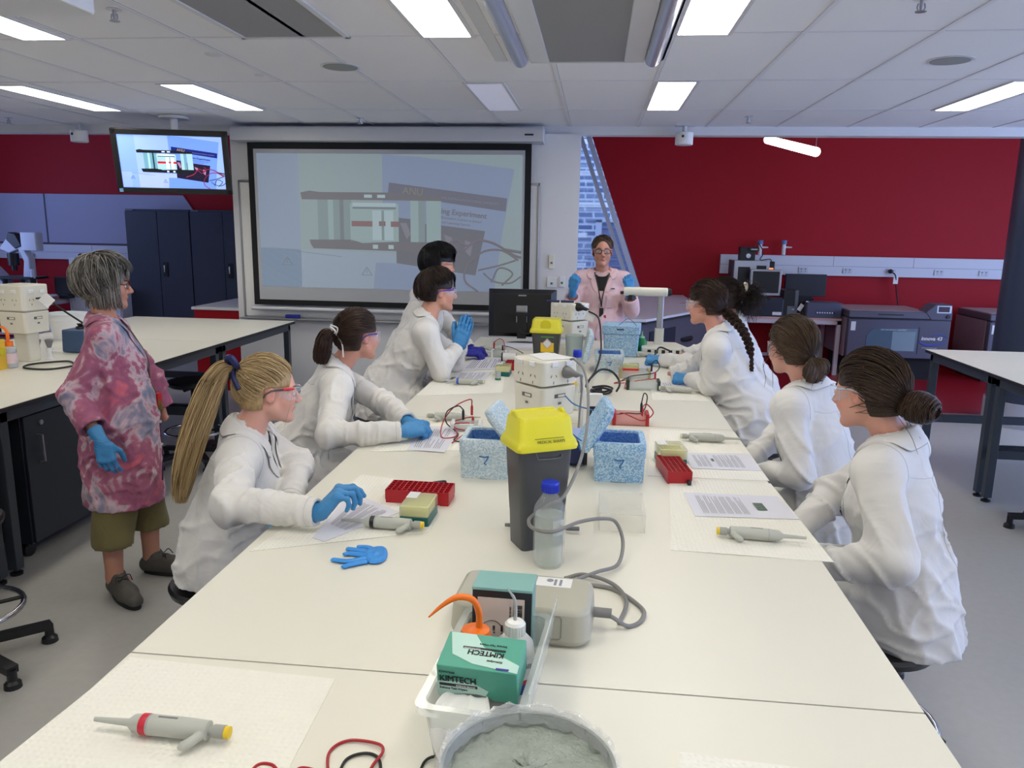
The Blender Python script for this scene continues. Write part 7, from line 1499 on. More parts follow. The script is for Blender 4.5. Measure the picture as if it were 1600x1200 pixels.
    for s in(-1,1):
        c_=sh[s]+rt*-s*.012; pts=[c_+(ff*math.cos(a)*.085+up*math.sin(a)*.085-rt*s*.012*math.sin(a)) for a in [i*2*math.pi/10 for i in range(10)] if math.sin(a)>-.75]; 
        pts=sorted(pts,key=lambda p:math.atan2(-(p-c_)@ff,(p-c_)@up)); seam('armhole_seam',pts,.0013,C=C)
        if sleeve>.8:
            e,wv=arms[s]; b2=nrm(wr[s]-e); o1=nrm(np.cross(b2,[.1,.2,.97])); o2=np.cross(b2,o1); cc=wr[s]-b2*.022; seam('cuff_seam',[cc+(o1*math.cos(a)+o2*math.sin(a))*.052 for a in [i*2*math.pi/9 for i in range(9)]],.0009,closed=True,C=C)
    ps=-1; pk=[[T_(ps*(-.045-.10*i/4)*-1*-1 if False else -(.04+.10*i/4),.2,-.19-.12*j/4) for i in range(5)] for j in range(5)]; strip('chest_pocket',pk,[.003]*5,.0018)
    for i in range(2 if not standing else 4): 
        q=CT.snap(np.array([T_(.012,.2,-vneck-.03-.11*i)]),.002,10)[0]; part('button',WPLA,r,lambda b:b.lathe([(0,-.002),(.007,-.002),(.007,.002),(0,.003)],q-org,12,'y'))
    # ---- legs clothing ----
    if legs is not None and not standing:
        LG=Grid(np.minimum.reduce([hips[-1],hips[1]]+[q for s in(-1,1) for q in legs[s]])-.13,np.maximum.reduce([hips[-1],hips[1]]+[q for s in(-1,1) for q in legs[s]])+.13,.014)
        for s in(-1,1): LG.chain([hips[s],legs[s][0],legs[s][1]],[.095,.075,.058],.03)
        V,Q=nets(LG.F,LG.ax); mesh_np('trousers',V,Q,trouser,r,org)
        for s in(-1,1):
            an_=legs[s][1]; part('shoe',BLKSHOE,r,lambda b:b.tube([an_-f*.05-UP*.05-org,an_+f*.02-UP*.05-org,an_+f*.12-UP*.065-org,an_+f*.17-UP*.07-org],[.036,.044,.038,.024],12))
    # ---- gloves ----
    if gloves:
        for s in(-1,1):
            if s in gloves:
                gd=gloves[s]; e,wv=arms[s]; d=gd.get('d'); d=nrm(wv-e) if d is None else nrm(d); hand(wr[s]+nrm(wv-e)*.012 if sleeve>.8 else wv,d,gd['n'],gd['side'],gd['pose'],gd.get('m',NIT2),r,org,fore=e,scale=gd.get('k',k),cuff=gd.get('cuff',.035),res=gd.get('res',.0034))
    if hair: hair(h,r,org,hairm)
    if gl: gl(h,r,org)
    if extra: extra(h,r,org,CT,T_,f,rt,up)
    if seat:
        hs=pel[2]-.105; part_st=stool(pel[0]-f[0]*.03+soff[0],pel[1]-f[1]*.03+soff[1],'black lab stool under '+seat,h=hs,rz=seed,ring=.2) if isinstance(seat,str) else None
    return r
NIT2=mat('blue_glove',(62,138,196),.45,bump=(70,.35)); NIT3=mat('violet_blue_glove',(38,40,160),.45,bump=(70,.35))
# ---- hair styles ----
BLOND=hairmat('blond_hair',(120,96,62),(178,150,106),(216,192,148)); BRUN=hairmat('dark_brown_hair',(30,20,15),(56,38,29),(84,58,43)); BLK=hairmat('black_hair',(8,8,9),(18,17,18),(38,36,36)); BRN=hairmat('brown_hair',(44,32,22),(76,58,42),(108,84,60)); GRAY=hairmat('grey_hair',(62,58,52),(118,112,102),(182,178,170)); DBR=hairmat('deep_brown_hair',(34,24,17),(58,42,31),(92,68,50)); CHEST=hairmat('boy_brown_hair',(22,15,12),(42,29,23),(70,50,40))
def fringe(h,St,rows,r=.0010,tone=None):
    """loose strands given in head frame"""
    for pts in rows:
        q=np.array(spline([h.p(*p) for p in pts],5)); St.add(q[None],r,rng.uniform(.4,.9))
def short_hair(h,parent,org,m,crown=(0,-.35,.94),length=(.55,1.0),n=900,vol=(.012,.030),r=.0013,face_cut=True,bob=False,fr_=.6):
    hair_cap(h,m,parent,org,.010 if not bob else .016,nape=-.055 if not bob else -.075,ear=not bob); St=Strands(); K=12
    for lay in range(3):
        m_=n//3; cr=np.array([crown]*m_)+rng.normal(0,.16,(m_,3)); az=rng.uniform(-math.pi,math.pi,m_)
        # end direction around the head; az 0 = front
        front=np.cos(az); el=np.where(front>.55,.50-.10*rng.random(m_),np.where(front>.62,.34-.16*rng.random(m_),np.where(front>.25,.02+.22*rng.random(m_),np.where(front>-.22,.10+.12*rng.random(m_),-.62-.45*rng.random(m_)))))
        if bob: el=np.where(front>.62,.34-.2*rng.random(m_),np.where(front>.15,-.55-.25*rng.random(m_),-.80-.25*rng.random(m_)))
        end=np.stack([np.sin(az),np.cos(az),el],1); end/=np.linalg.norm(end,axis=1,keepdims=True)
        t=np.linspace(0,1,K)[None,:,None]; L=rng.uniform(length[0],length[1],(m_,1,1)); 
        start=slerp(cr,end,rng.uniform(0,.45,(m_,1))*(lay>0)); D=slerp(start[:,None,:],end[:,None,:],t*L)
        D=D+np.array([.10,0,0])*np.sin(t*3)*rng.normal(0,.5,(m_,1,1)); tt=np.linspace(0,1,K)[None]
        o=rng.uniform(vol[0],vol[1],(m_,1))*np.ones((m_,K))+.006*np.sin(tt*3.1)+(.006*tt if not bob else .010*np.sin(tt*2.6)); o=o+(tt**2)*rng.uniform(-.003,.012,(m_,1)); o[:,0]-=.004
        St.add(skull_pt(h,D,o),r*rng.uniform(.8,1.6,m_),np.clip(rng.normal(.5,.25,m_),0,1))
    if fr_:
        for i in range(int(110*fr_)):
            x=rng.uniform(-.06,.06); e=rng.uniform(-.012,.03); St.add(np.array(spline([h.p(x*.6,.06,.115),h.p(x*.9,.092,.092),h.p(x,.104-.5*abs(x)**1.2,.055+e*.5),h.p(x*1.08+rng.uniform(-.01,.01),.103-.5*abs(x)**1.2,.03+e)],4))[None],r*1.2,rng.uniform(.1,.9))
    return St
# ---- 1. standing woman in tie-dye ----
def hair_w(h,p,o,m):
    St=short_hair(h,p,o,m,crown=(0,-.30,.95),n=1500,vol=(.012,.032),r=.0015,bob=True,fr_=.9)
    for i in range(420):    # long sides covering the ears, layered nape
        s=rng.choice([-1,1]); a=rng.uniform(-.9,2.2); x0=.045*math.cos(a*.6)+.02; y=-.02-.085*math.sin(a*.7)+.03*math.cos(a)
        L_=rng.uniform(.8,1.05); xb=.092*max(.0,math.cos(a*.62)); yb=.055-.115*(a+.9)/3.1*1.35
        q=spline([h.p(s*xb*.6,yb*.8,.11),h.p(s*(xb*1.02+.008),yb,.05),h.p(s*(xb*1.03+.012),yb+.004,-.02*L_),h.p(s*(xb*.92+.006),yb+.012,-.085*L_),h.p(s*(xb*.80),yb+.020+rng.uniform(-.01,.012),-.115*L_)],4); St.add(np.array(q)[None],.0015,np.clip(rng.normal(.5,.28),0,1))
    St.build('grey_bob_hair',m,p,o)
OLV=clothmat('olive_trousers',(112,102,62),.85,.3)
SH1=mat('hiking_shoe_grey',(88,84,78),.8,noise=(40,.25)); 
def w_extra(h,r,org,C,T_,f,rt,up):
    # capri trousers, shoes
    hz=.50; L_={1:np.array([-2.20,3.20,0]),-1:np.array([-2.17,3.46,0])}
    LG=Grid(np.array([-2.48,2.95,.20]),np.array([-1.9,3.7,.75]),.011)
    hip={1:np.array([-2.215,3.27,.50]),-1:np.array([-2.19,3.42,.50])}
    for s in(-1,1): LG.chain([hip[s],np.array([L_[s][0]-.01,L_[s][1],.27])],[.098,.092],.03)
    X,Y,Z=LG.ax[0][:,None,None],LG.ax[1][None,:,None],LG.ax[2][None,None,:]; LG.F=(LG.F+.006*vnoise(X*14,Y*14,Z*9)*2).astype(np.float32); LG.F=np.maximum(LG.F,(.255-Z)).astype(np.float32)
    V,Q=nets(LG.F,LG.ax); mesh_np('capri_trousers',V,Q,OLV,r,org)['label']='olive green capri trousers'
    for s,ya in ((1,-.62),(-1,.05)):
        fd=np.array([math.cos(ya),math.sin(ya),0]); sd_=np.array([-fd[1],fd[0],0]); a=L_[s]+np.array([0,0,.0]); B=(fd,sd_,UP)
        SG=Grid(np.minimum(a-.12,a+fd*.26-.1)*[1,1,0]+[0,0,-.01],np.maximum(a+.12,a+fd*.26+.1)*[1,1,0]+[0,0,.17],.0045)
        SG.cap(a+UP*.05-fd*.035,a+fd*.10+UP*.045,.042,.046,.02); SG.cap(a+fd*.10+UP*.042,a+fd*.185+UP*.036,.045,.034,.02); SG.cap(a+UP*.06,a+UP*.105,.040,.036,.02); SG.cap(a+UP*.085,a+fd*.12+UP*.055,.034,.026,.02)
        X,Y,Z=SG.ax[0][:,None,None],SG.ax[1][None,:,None],SG.ax[2][None,None,:]; SG.F=np.maximum(SG.F,.022-Z).astype(np.float32); SG.F=np.maximum(SG.F,-sd_cap(X,Y,Z,a+UP*.10,a+UP*.16,.028,.032)).astype(np.float32)
        V,Q=nets(SG.F,SG.ax); so=mesh_np('shoe',V,Q,SH1,r,org); so['label']='grey-brown hiking shoe with black laces'
        def sole(b):
            n=24; ring=lambda z,e:[tuple(a-org+fd*(.075+.135*math.cos(t)*1.0)+sd_*((.040+e+.006*math.cos(t))*math.sin(t))+UP*z) for t in [2*math.pi*i/n for i in range(n)]]
            b.shell([ring(.001,-.002),ring(.012,.002),ring(.028,.0)],cap0=True,cap1=True)
        part('sole',BLKSHOE,so,sole)
        part('laces',BLACK,so,lambda b:[b.tube([a-org+fd*(.055+.02*i)+sd_*(.022*(-1)**j)+UP*(.098-.011*i),a-org+fd*(.062+.02*i)+UP*(.106-.011*i),a-org+fd*(.068+.02*i)-sd_*(.022*(-1)**j)+UP*(.094-.011*i)],.0028,6) for i in range(5) for j in (0,1)]+[b.tube(spline([a-org+fd*.05+UP*.11,a-org+fd*.06+sd_*.03+UP*.12,a-org+fd*.08+sd_*.035+UP*.095],4),.0025,6),b.tube(spline([a-org+fd*.05+UP*.11,a-org+fd*.06-sd_*.03+UP*.12,a-org+fd*.08-sd_*.035+UP*.095],4),.0025,6)])
    # lanyard with key
    q=C.snap(np.array([T_(.055,.12,-.02),T_(.050,.14,-.10),T_(.030,.16,-.20),T_(.018,.2,-.30),T_(.012,.22,-.36)]),.008); ln=part('lanyard',mat('lanyard_brown',(120,92,76),.6),r,lambda b:b.tube([p-org for p in spline(q,5)],.0035,6))
    e=q[-1]-org; part('key_fob',mat('red_fob',(196,30,36),.35),ln,lambda b:b.box(e+[.01,-.01,-.03],(.02,.035,.06))); part('keys',mat('brass_key',(190,160,90),.3,.8),ln,lambda b:[b.box(e+[.02,-.02+.01*i,-.05-.01*i],(.006,.01,.045),(.2*i,.2,0)) for i in range(3)])
    # purple placket edge
    q=C.snap(np.array([T_(.004,.24,-.24-.07*i) for i in range(9)]),.003,12); part('coat_edge',mat('purple_binding',(70,35,75),.8),r,lambda b:b.tube([p-org for p in q],.0032,6))
wl={1:(np.array([-2.22,3.22,.46]),np.array([-2.215,3.20,.09])),-1:(np.array([-2.17,3.44,.46]),np.array([-2.185,3.46,.09]))}
person('grey-haired woman standing in a pink and blue tie-dye coat and olive capri trousers',(-2.268,3.40,1.457),36,-3,0,.97,(-2.275,3.38,1.30),(-2.22,3.34,.84),28,
  {1:(np.array([-2.30,3.15,.98]),np.array([-2.12,3.06,.80])),-1:(np.array([-2.17,3.54,1.0]),np.array([-2.13,3.58,.78]))},coatm=TIE,skin=(196,140,116),hair=hair_w,hairm=GRAY,
  gl=lambda h,r,o:glasses(h,r,o,mat('dark_frame',(50,40,40),.3),'thin'),gloves={1:dict(n=(.35,-.9,.0),side=-1,pose=RELAX,d=(.18,-.03,-1),cuff=.075,k=.98)},legs=wl,sleeve=.70,standing=True,hem=.43,vneck=.26,extra=w_extra,girth=1.06,roomy=1.03,seed=3,seat=None,cres=.008)
# ---- 2. blond student ----
def hair_b(h,p,o,m):
    hair_cap(h,m,p,o,.006); St=Strands(); tie=(0.0,-.93,.42); combed(h,tie,St,900,r=.0010,off=(.004,.013)); t0=skull_pt(h,np.array([tie]),.02)[0]
    tw=[t0,t0+np.array([-.030,-.02,.002]),t0+np.array([-.058,-.05,-.05]),t0+np.array([-.085,-.08,-.14]),t0+np.array([-.115,-.11,-.25]),t0+np.array([-.135,-.13,-.35]),t0+np.array([-.145,-.14,-.43])]
    core('c',tw,[.014,.026,.034,.036,.034,.028,.012],m,p,o); tail(St,tw,[.013,.028,.040,.044,.042,.036,.020],900,r=.0011)
    fringe(h,St,[[(.062,.075,.03),(.070,.070,-.02),(.066,.060,-.08),(.064,.05,-.13)],[(.056,.082,.045),(.062,.088,-.0),(.062,.088,-.06)],[(.055,-.06,-.06),(.06,-.07,-.11),(.05,-.09,-.17)]],r=.0005)
    St.build('blond_ponytail',m,p,o)
    NV=mat('navy_ribbon',(28,36,84),.5); part('hair_bow',NV,p,lambda b:[b.tube([q-o for q in spline([t0+np.array(v)*s_ for v in [(0,0,0),(-.01,-.03,.035),(.012,-.045,.045),(.02,-.02,.01),(0,0,0)]],4)],[.004+.008*math.sin(math.pi*i/16) for i in range(17)],6) for s_ in (1,-1)]+[b.tube([q-o for q in spline([t0,t0+np.array([.01,-.03,-.02]),t0+np.array([.035,-.045,-.06])],5)],[.005,.007,.008,.009,.009,.009,.01,.01,.01,.011,.011],6),b.lathe([(.020,-.012),(.022,0),(.020,.012)],t0-o+np.array([-.008,0,0]),16,'x')])
person('blond student with long ponytail and navy bow, gloved hand raised over the sheet',(-1.105,2.50,1.182),31,-5,2,.95,(-1.175,2.48,1.055),(-1.27,2.48,.60),14,
  {1:(np.array([-1.05,2.08,.925]),np.array([-.775,2.05,.93])),-1:(np.array([-1.06,2.62,.88]),np.array([-1.0,2.40,.82]))},skin=(222,168,150),hair=hair_b,hairm=BLOND,
  gl=lambda h,r,o:glasses(h,r,o,LENS,'safety',temple=mat('grey_temple',(72,76,80),.35),browbar=mat('red_hinge',(215,50,50),.35)),
  gloves={1:dict(n=(-.75,-.25,.6),side=-1,pose=DROOP,d=(.62,.12,.72),cuff=.06),-1:dict(n=(0,0,1),side=1,pose=RELAX)},hem=.53,seed=5,seat='the student with the blond ponytail',cres=.0072,hres=.0048,brow=BLOND,roomy=1.02)
# ---- 3. brown ponytail with white ribbon ----
def hair_r(h,p,o,m):
    hair_cap(h,m,p,o,.007); St=Strands(); tie=(-.05,-.98,-.12); combed(h,tie,St,900,r=.0011); t0=skull_pt(h,np.array([tie]),.018)[0]
    b=-h.f; tw=[t0,t0+b*.035+UP*-.005,t0+b*.055-UP*.045,t0+b*.065-UP*.095,t0+b*.065-UP*.13]; core('c',tw,[.016,.030,.036,.030,.012],m,p,o); tail(St,tw,[.014,.032,.040,.036,.026],420,r=.0012)
    St.build('brown_ponytail',m,p,o); WR=mat('white_ribbon',(235,232,228),.6); s_=h.r
    part('hair_ribbon',WR,p,lambda b_:[b_.tube([q-o for q in spline([t0,t0+v1,t0+v2,t0],5)],.004,6) for v1,v2 in ((UP*.035+b*.03+s_*.02,UP*.02+b*.02+s_*.045),(UP*-.01+s_*.03+h.f*.02,UP*-.035+s_*.035+h.f*.03))]+[b_.tube([q-o for q in spline([t0+s_*.02,t0+s_*.04+h.f*.015-UP*.04,t0+s_*.04+h.f*.02-UP*.10],5)],.0035,6),b_.tube([q-o for q in spline([t0+s_*.02,t0+s_*.03-b*.0+UP*.03,t0+s_*.02+b*.03+UP*.045],4)],.0035,6)])
    part('earring',mat('pearl',(240,236,228),.2),p,lambda b_:[b_.lathe([(0,-.004),(.004,0),(0,.004)],h.p(s*.078,.004,-.036)-o,10) for s in(-1,1)])
CLASP=dict(f=[(45,55,30),(50,60,35),(55,62,35),(58,64,35)],t=(25,30,30),spread=.5)
person('student with brown ponytail in white ribbon, pearl earring, gloved hands clasped on bench',(-1.072,3.42,1.25),50,-2,0,.95,(-1.155,3.39,1.115),(-1.36,3.27,.625),22,
  {1:(np.array([-1.04,2.92,.92]),np.array([-.775,3.02,.918])),-1:(np.array([-.99,3.50,.93]),np.array([-.78,3.16,.925]))},skin=(208,150,130),hair=hair_r,hairm=BRUN,
  gl=lambda h,r,o:glasses(h,r,o,LENS,'safety',temple=mat('blue_temple',(40,70,160),.35)),
  gloves={1:dict(n=(.1,-.6,.75),side=-1,pose=CLASP,d=(.75,.55,.05)),-1:dict(n=(.1,.3,.9),side=1,pose=CLASP,d=(.9,-.25,.0))},seed=8,seat='the student with the white ribbon',cres=.0075,hres=.0052)
# ---- 4. boy in purple glasses ----
def hair_b1(h,p,o,m):
    St=short_hair(h,p,o,m,n=1500,vol=(.010,.026),fr_=.4); 
    St.build('short_brown_hair',m,p,o)
PRAY=dict(f=[(2,4,3),(2,4,3),(3,4,3),(5,6,4)],t=(28,10,6),spread=.35)
person('boy in purple safety glasses with brown hair, pale blue gloved hands pressed together',(-.925,4.52,1.372),27,-2,0,.98,(-.98,4.49,1.225),(-1.22,4.46,.735),16,
  {1:(np.array([-.875,4.34,.925]),np.array([-.80,4.47,1.055])),-1:(np.array([-.86,4.66,.925]),np.array([-.79,4.54,1.055]))},skin=(212,156,132),female=False,hair=hair_b1,hairm=CHEST,
  gl=lambda h,r,o:glasses(h,r,o,LENS,'safety',temple=mat('purple_temple',(90,60,180),.35),browbar=mat('purple_temple',(90,60,180),.35)),
  gloves={1:dict(n=(.1,-1,.0),side=-1,pose=PRAY,d=(.30,.10,1),cuff=.05),-1:dict(n=(.1,1,0),side=1,pose=PRAY,d=(.30,-.02,1),cuff=.05)},seed=11,seat='the boy in purple glasses',cres=.0085,hres=.006,girth=1.02)
# ---- 5. black-haired boy ----
def hair_b2(h,p,o,m): St=short_hair(h,p,o,m,n=1500,vol=(.014,.034),fr_=1.0,length=(.75,1.02)); St.build('short_black_hair',m,p,o)
person('black-haired boy with thin glasses and violet-blue gloves, behind the boy in purple glasses',(-1.055,5.20,1.50),38,-6,0,.98,(-1.11,5.16,1.35),(-1.25,5.10,.83),30,
  {1:(np.array([-1.10,5.0,1.02]),np.array([-.86,5.12,.92])),-1:(np.array([-.98,5.42,1.02]),np.array([-.86,5.30,.92]))},skin=(214,158,132),female=False,hair=hair_b2,hairm=BLK,
  gl=lambda h,r,o:glasses(h,r,o,mat('thin_metal',(120,110,100),.3,.7),'thin'),gloves={1:dict(n=(0,-.2,1),side=-1,pose=PINCH,m=NIT3,d=(1,.05,-.02)),-1:dict(n=(0,0,1),side=1,pose=PINCH,m=NIT3,d=(1,.15,-.02))},seed=14,seat='the black-haired boy',cres=.009,hres=.0065)
# ---- 6. teacher ----
def hair_t(h,p,o,m):
    hair_cap(h,m,p,o,.004); St=Strands(); combed(h,(0,-.96,.28),St,700,r=.0011,off=(.002,.008)); t0=skull_pt(h,np.array([(0,-.96,.28)]),.01)[0]; core('c',[t0,t0-h.f*.04],[.03,.03],m,p,o,'hair_bun'); St.build('combed_back_hair',m,p,o)
def t_ex(h,r,org,C,T_,f,rt,up):
    q=C.snap(np.array([T_(.05,.10,0),T_(.04,.14,-.10),T_(.015,.2,-.22),T_(.0,.2,-.30)]),.008); q2=C.snap(np.array([T_(-.05,.10,0),T_(-.03,.14,-.10),T_(-.008,.2,-.22),T_(.0,.2,-.30)]),.008)
    ln=part('lanyard',mat('lanyard_dark',(50,46,50),.6),r,lambda b:(b.tube([p-org for p in spline(q,5)],.005,6),b.tube([p-org for p in spline(q2,5)],.005,6))); e=q[-1]-org; part('name_tag',BLACK,ln,lambda b:b.box(e+[0,-.006,-.06],(.035,.006,.10))); part('red_key_tag',REDP,ln,lambda b:b.box(e+[.03,-.006,-.09],(.02,.008,.04)))
    q=C.snap(np.array([T_(-.115,.2,-.115)]),.004)[0]-org; part('pocket_pen',mat('navy_ink',(40,60,100),.7),r,lambda b:b.tube([q+[-.025,0,0],q+[.02,-.003,.003]],.004,6))
person('teacher in a pale pink lab coat and dark-rimmed glasses, both blue gloved hands raised',(.045,6.66,1.570),-88,2,0,1.08,(.05,6.68,1.41),(.055,6.66,.90),-90,
  {1:(np.array([-.20,6.56,1.11]),np.array([-.185,6.44,1.26])),-1:(np.array([.31,6.56,1.10]),np.array([.275,6.44,1.265]))},coatm=COATP,skin=(196,142,120),hair=hair_t,hairm=BRN,
  gl=lambda h,r,o:glasses(h,r,o,mat('dark_rims',(30,26,30),.3),'thick'),gloves={1:dict(n=(-.3,-.9,.2),side=-1,pose=FIST,d=(.15,-.1,1),cuff=.06),-1:dict(n=(.3,-.9,.2),side=1,pose=FIST,d=(-.1,-.1,1),cuff=.06)},
  legs={1:(np.array([-.03,6.66,.48]),np.array([-.04,6.68,.08])),-1:(np.array([.14,6.66,.48]),np.array([.15,6.68,.08]))},standing=True,hem=.52,vneck=.24,extra=t_ex,girth=1.10,seed=17,seat=None,cres=.009,hres=.0055,sleeve=.62)
# ---- 7. front right: low bun ----
def hair_g1(h,p,o,m):
    hair_cap(h,m,p,o,.006,nape=-.070); St=Strands(); tie=(0.05,-.90,-.52); combed(h,tie,St,1500,r=.0011,off=(.006,.015)); t0=skull_pt(h,np.array([tie]),.030)[0]; b=-h.f
    # twisted bun: coils of strands
    ax=nrm(b*.9-UP*.25+h.r*.1); u=nrm(np.cross(ax,UP)); w=np.cross(ax,u); c=t0+ax*.022
    part('bun_core',m,p,lambda q:q.lathe([(.0,-.046),(.03,-.038),(.044,-.015),(.044,.015),(.03,.038),(0,.046)],c-o,20)).data.attributes.new('tone','FLOAT','POINT')
    for i in range(1100):
        a0=rng.uniform(0,6.28); dz=rng.uniform(-.042,.048); R_=.056*math.sqrt(max(.02,1-(dz/.054)**2))*rng.uniform(.72,1); th=np.linspace(a0,a0+rng.uniform(1.6,3.4),14); ph=rng.uniform(0,6.28)
        pts=c+u*(np.cos(th)*R_*1.12)[:,None]+w*(np.sin(th)*R_*.86)[:,None]+ax*(dz+.006*np.sin(th*1.5+ph))[:,None]; St.add(pts[None],.0013,np.clip(rng.normal(.6,.25),0,1))
    fringe(h,St,[[(.05,-.07,-.06),(.05,-.10,-.10),(.03,-.14,-.14)],[(-.03,-.10,-.06),(-.03,-.14,-.12),(-.05,-.17,-.17)],[(.02,-.15,-.04),(.04,-.19,-.05),(.05,-.2,-.09)]]); St.build('low_bun_hair',m,p,o)
    part('hair_clip',mat('gold_clip',(220,190,120),.2,.9),p,lambda q:q.tube([h.p(-.062,-.062,-.028)-o,h.p(-.048,-.098,-.030)-o],.0022,6))
    part('hair_pearl_pin',mat('pearl',(240,236,228),.2),p,lambda q:q.lathe([(0,-.006),(.006,0),(0,.006)],c+ax*.045+UP*.01-o,10))
def logo_g1(h,r,org,C,T_,f,rt,up):
    def lg(b):
        k=MB(); put_text(k,'ANU',.034,(0,0,0),(1,0,0),(0,1,0),bold=.0012); put_text(k,'Biology',.015,(0.004,.032,0),(1,0,0),(0,1,0)); put_text(k,'Research School of',.008,(0.004,.048,0),(1,0,0),(0,1,0)); put_text(k,'Australian National University',.0065,(0,-.012,0),(1,0,0),(0,1,0))
        q=[T_(-.135+v[0]*-1*-1,.2,-.26+v[1]) for v in k.v]; q=C.snap(np.array(q),.0052,12); b.add([p-org for p in q],k.f)
    part('coat_lettering',BLACK,r,lg,smooth=False,label='printed lettering on the chest pocket')
person('nearest student on the right, with dark low twisted bun, clear goggles and white coat',(.848,2.44,1.268),133,-8,0,1.0,(.93,2.42,1.135),(1.00,2.42,.60),148,
  {-1:(np.array([.865,2.14,.83]),np.array([.63,2.30,.76])),1:(np.array([.84,2.66,.86]),np.array([.66,2.48,.76]))},skin=(216,160,140),hair=hair_g1,hairm=DBR,
  gl=lambda h,r,o:glasses(h,r,o,LENS,'safety',temple=mat('lens_edge_clear',(205,215,225),.1,alpha=.7)),gloves={-1:dict(n=(0,0,1),side=1,pose=FIST,k=.85),1:dict(n=(0,0,1),side=-1,pose=FIST,k=.85)},seed=20,seat='the student with the low bun',soff=(-.10,-.02),cres=.0072,hres=.005,extra=logo_g1,roomy=1.04,hem=.49)
# ---- 8. second right: loose low bun ----
def hair_g2(h,p,o,m):
    hair_cap(h,m,p,o,.006,nape=-.070); St=Strands(); tie=(0.0,-.86,-.58); combed(h,tie,St,1300,r=.0012,off=(.006,.016)); t0=skull_pt(h,np.array([tie]),.024)[0]; b=-h.f
    part('hair_elastic',BLACK,p,lambda q:q.tube([t0-o+np.array([.016*math.cos(a),.004,.016*math.sin(a)]) for a in [i*.628 for i in range(10)]],.004,6,closed=True))
    for i in range(380):
        a=rng.uniform(-1.4,1.4); L_=rng.uniform(.04,.062); side=nrm(h.r*math.sin(a)+UP*-.6*math.cos(a)); pts=spline([t0,t0+b*.030+side*L_*.7+UP*.0,t0+b*.030+side*L_*1.1-UP*.03,t0+b*.008+side*L_*.6-UP*.05,t0-UP*.028+b*.008],4); St.add((np.array(pts)+rng.normal(0,.002,3))[None],.0014,np.clip(rng.normal(.6,.25),0,1))
    fringe(h,St,[[(-.07,.06,-.02),(-.085,.075,-.07),(-.075,.07,-.13),(-.09,.06,-.17)],[(-.068,.05,-.03),(-.095,.06,-.08),(-.088,.05,-.13)],[(.03,-.12,-.08),(.05,-.13,-.13),(.03,-.12,-.17)],[(-.03,-.12,-.07),(-.02,-.15,-.12),(-.04,-.16,-.16)],[(-.07,.04,-.05),(-.08,.02,-.12),(-.07,.03,-.17)]]); St.build('loose_low_bun_hair',m,p,o)
person('second student from the front on the right, with loose mid-brown low bun and white coat',(.805,3.24,1.287),118,-6,0,.97,(.875,3.22,1.14),(.98,3.14,.62),140,
  {-1:(np.array([.81,2.97,.83]),np.array([.62,3.14,.76])),1:(np.array([.84,3.46,.86]),np.array([.66,3.30,.76]))},skin=(214,160,142),hair=hair_g2,hairm=BRN,
  gl=lambda h,r,o:glasses(h,r,o,LENS,'safety',temple=mat('pink_temple',(190,130,150),.35)),gloves={-1:dict(n=(0,0,1),side=1,pose=FIST,k=.85),1:dict(n=(0,0,1),side=-1,pose=FIST,k=.85)},seed=23,seat='the second student on the right',cres=.008,hres=.006,roomy=1.05,hem=.50)
# ---- 9. braid ----
def hair_g3(h,p,o,m):
    hair_cap(h,m,p,o,.009); St=Strands(); tie=(-.10,-.88,-.62); combed(h,tie,St,1000,r=.0012,off=(.006,.016)); t0=skull_pt(h,np.array([tie]),.016)[0]
    path=np.array(spline([t0,t0+np.array([.035,-.05,-.035]),t0+np.array([.085,-.09,-.09]),t0+np.array([.12,-.11,-.16]),t0+np.array([.14,-.12,-.24]),t0+np.array([.145,-.12,-.31])],10)); K=len(path); T=np.gradient(path,axis=0); T/=np.linalg.norm(T,axis=1,keepdims=True); u=np.cross(T,[0.2,1,0]); u/=np.linalg.norm(u,axis=1,keepdims=True); w=np.cross(T,u)
    wd=np.interp(np.linspace(0,1,K),[0,.1,.7,.8,1],[.010,.019,.014,.006,.008]); ph=np.linspace(0,2*np.pi*5.2,K)
    for j in range(3):
        c_=path+u*(np.sin(ph+j*2.094)*wd)[:,None]+w*(np.sin(2*(ph+j*2.094))*wd*.5)[:,None]
        for i in range(70):
            a=rng.uniform(0,6.28); R_=rng.uniform(.2,1)*wd*.72; St.add((c_+u*(np.cos(a)*R_)[:,None]+w*(np.sin(a)*R_)[:,None])[None],.0013,np.clip(rng.normal(.55,.25),0,1))
    St.build('braided_hair',m,p,o)
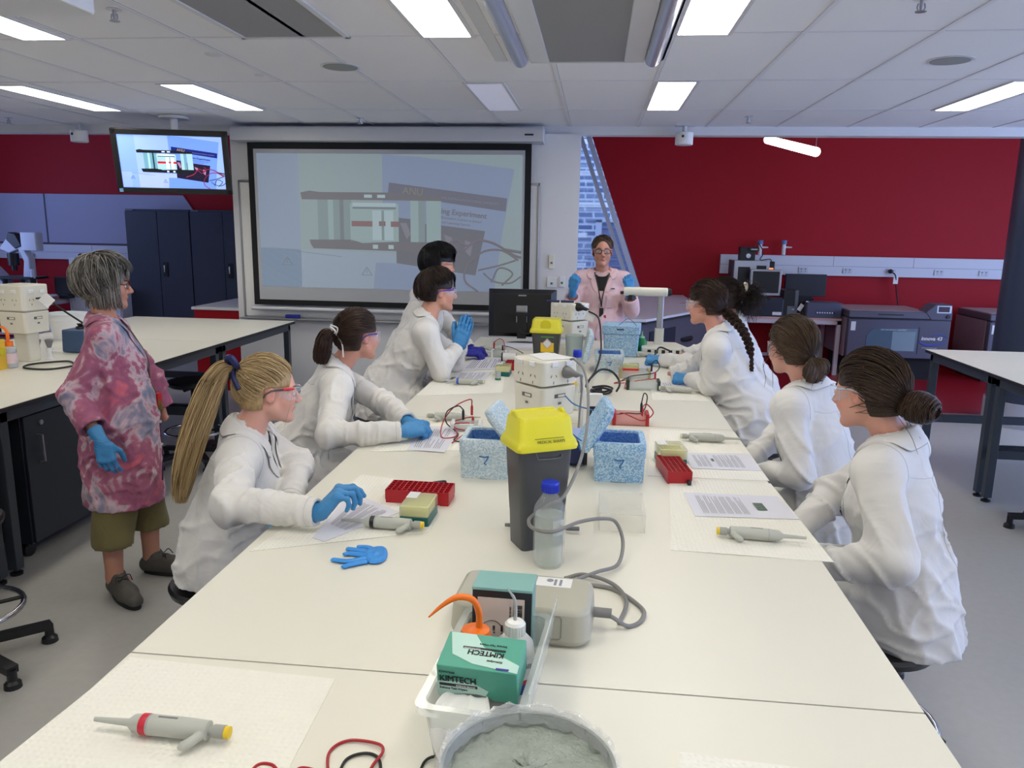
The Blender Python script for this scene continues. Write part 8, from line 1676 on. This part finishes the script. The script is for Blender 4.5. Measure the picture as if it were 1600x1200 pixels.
person('student with a long dark braid and clear goggles leaning on the right bench edge',(.605,4.34,1.36),148,-6,0,.98,(.67,4.31,1.215),(.86,4.24,.71),165,
  {-1:(np.array([.645,4.20,.935]),np.array([.56,4.46,.912])),1:(np.array([.60,4.62,.95]),np.array([.46,4.62,.912]))},skin=(210,152,134),hair=hair_g3,hairm=BRUN,
  gl=lambda h,r,o:glasses(h,r,o,LENS,'safety',temple=mat('lens_edge_clear',(205,215,225),.1,alpha=.7)),gloves={-1:dict(n=(-.2,-.5,.8),side=1,pose=FIST,d=(-.75,.35,-.02),cuff=.03)},seed=26,seat='the student with the braid',cres=.008,hres=.006,roomy=1.10,hem=.60)
# ---- 10. curly hair ----
def hair_g4(h,p,o,m):
    hair_cap(h,m,p,o,.012,nape=-.07); St=Strands(); tie=(0.05,-.96,.12); combed(h,tie,St,500,r=.0012); t0=skull_pt(h,np.array([tie]),.03)[0]; b=-h.f; c=t0+b*.045-UP*.02
    for i in range(700):
        d=nrm(rng.normal(0,1,3)); L_=rng.uniform(.06,.115); n=16; t=np.linspace(0,1,n); u=nrm(np.cross(d,[.3,.5,.8])); w=np.cross(d,u); ph=rng.uniform(0,6.28); R_=.007
        pts=c+d*(t*L_)[:,None]*[1,1,1.35]+u*(np.cos(t*16+ph)*R_*t)[:,None]+w*(np.sin(t*16+ph)*R_*t)[:,None]-UP*(t**2*.05)[:,None]; St.add(pts[None],.0012,np.clip(rng.normal(.5,.25),0,1))
    St.build('curly_ponytail',m,p,o); part('claw_clip',mat('cream_clip',(222,214,190),.35),p,lambda q:q.tube([v-o for v in spline([t0+UP*.045,t0+UP*.03-h.r*.02+b*.02,t0-UP*.01-h.r*.03+b*.025],5)],[.006,.009,.011,.012,.012,.012,.011,.010,.009,.008,.006],8))
person('curly dark-haired student with cream claw clip, mostly hidden behind the braided student',(.80,5.02,1.34),150,-4,0,.97,(.86,5.0,1.20),(1.02,4.90,.69),165,
  {-1:(np.array([.68,4.86,.945]),np.array([.45,5.10,.915])),1:(np.array([.78,5.34,.95]),np.array([.60,5.28,.93]))},skin=(200,146,126),hair=hair_g4,hairm=CHEST,
  gl=None,gloves={-1:dict(n=(-.2,-.4,.85),side=1,pose=FIST,d=(-.85,.30,.0),cuff=.03)},seed=29,seat='the curly-haired student',cres=.0095,hres=.008)
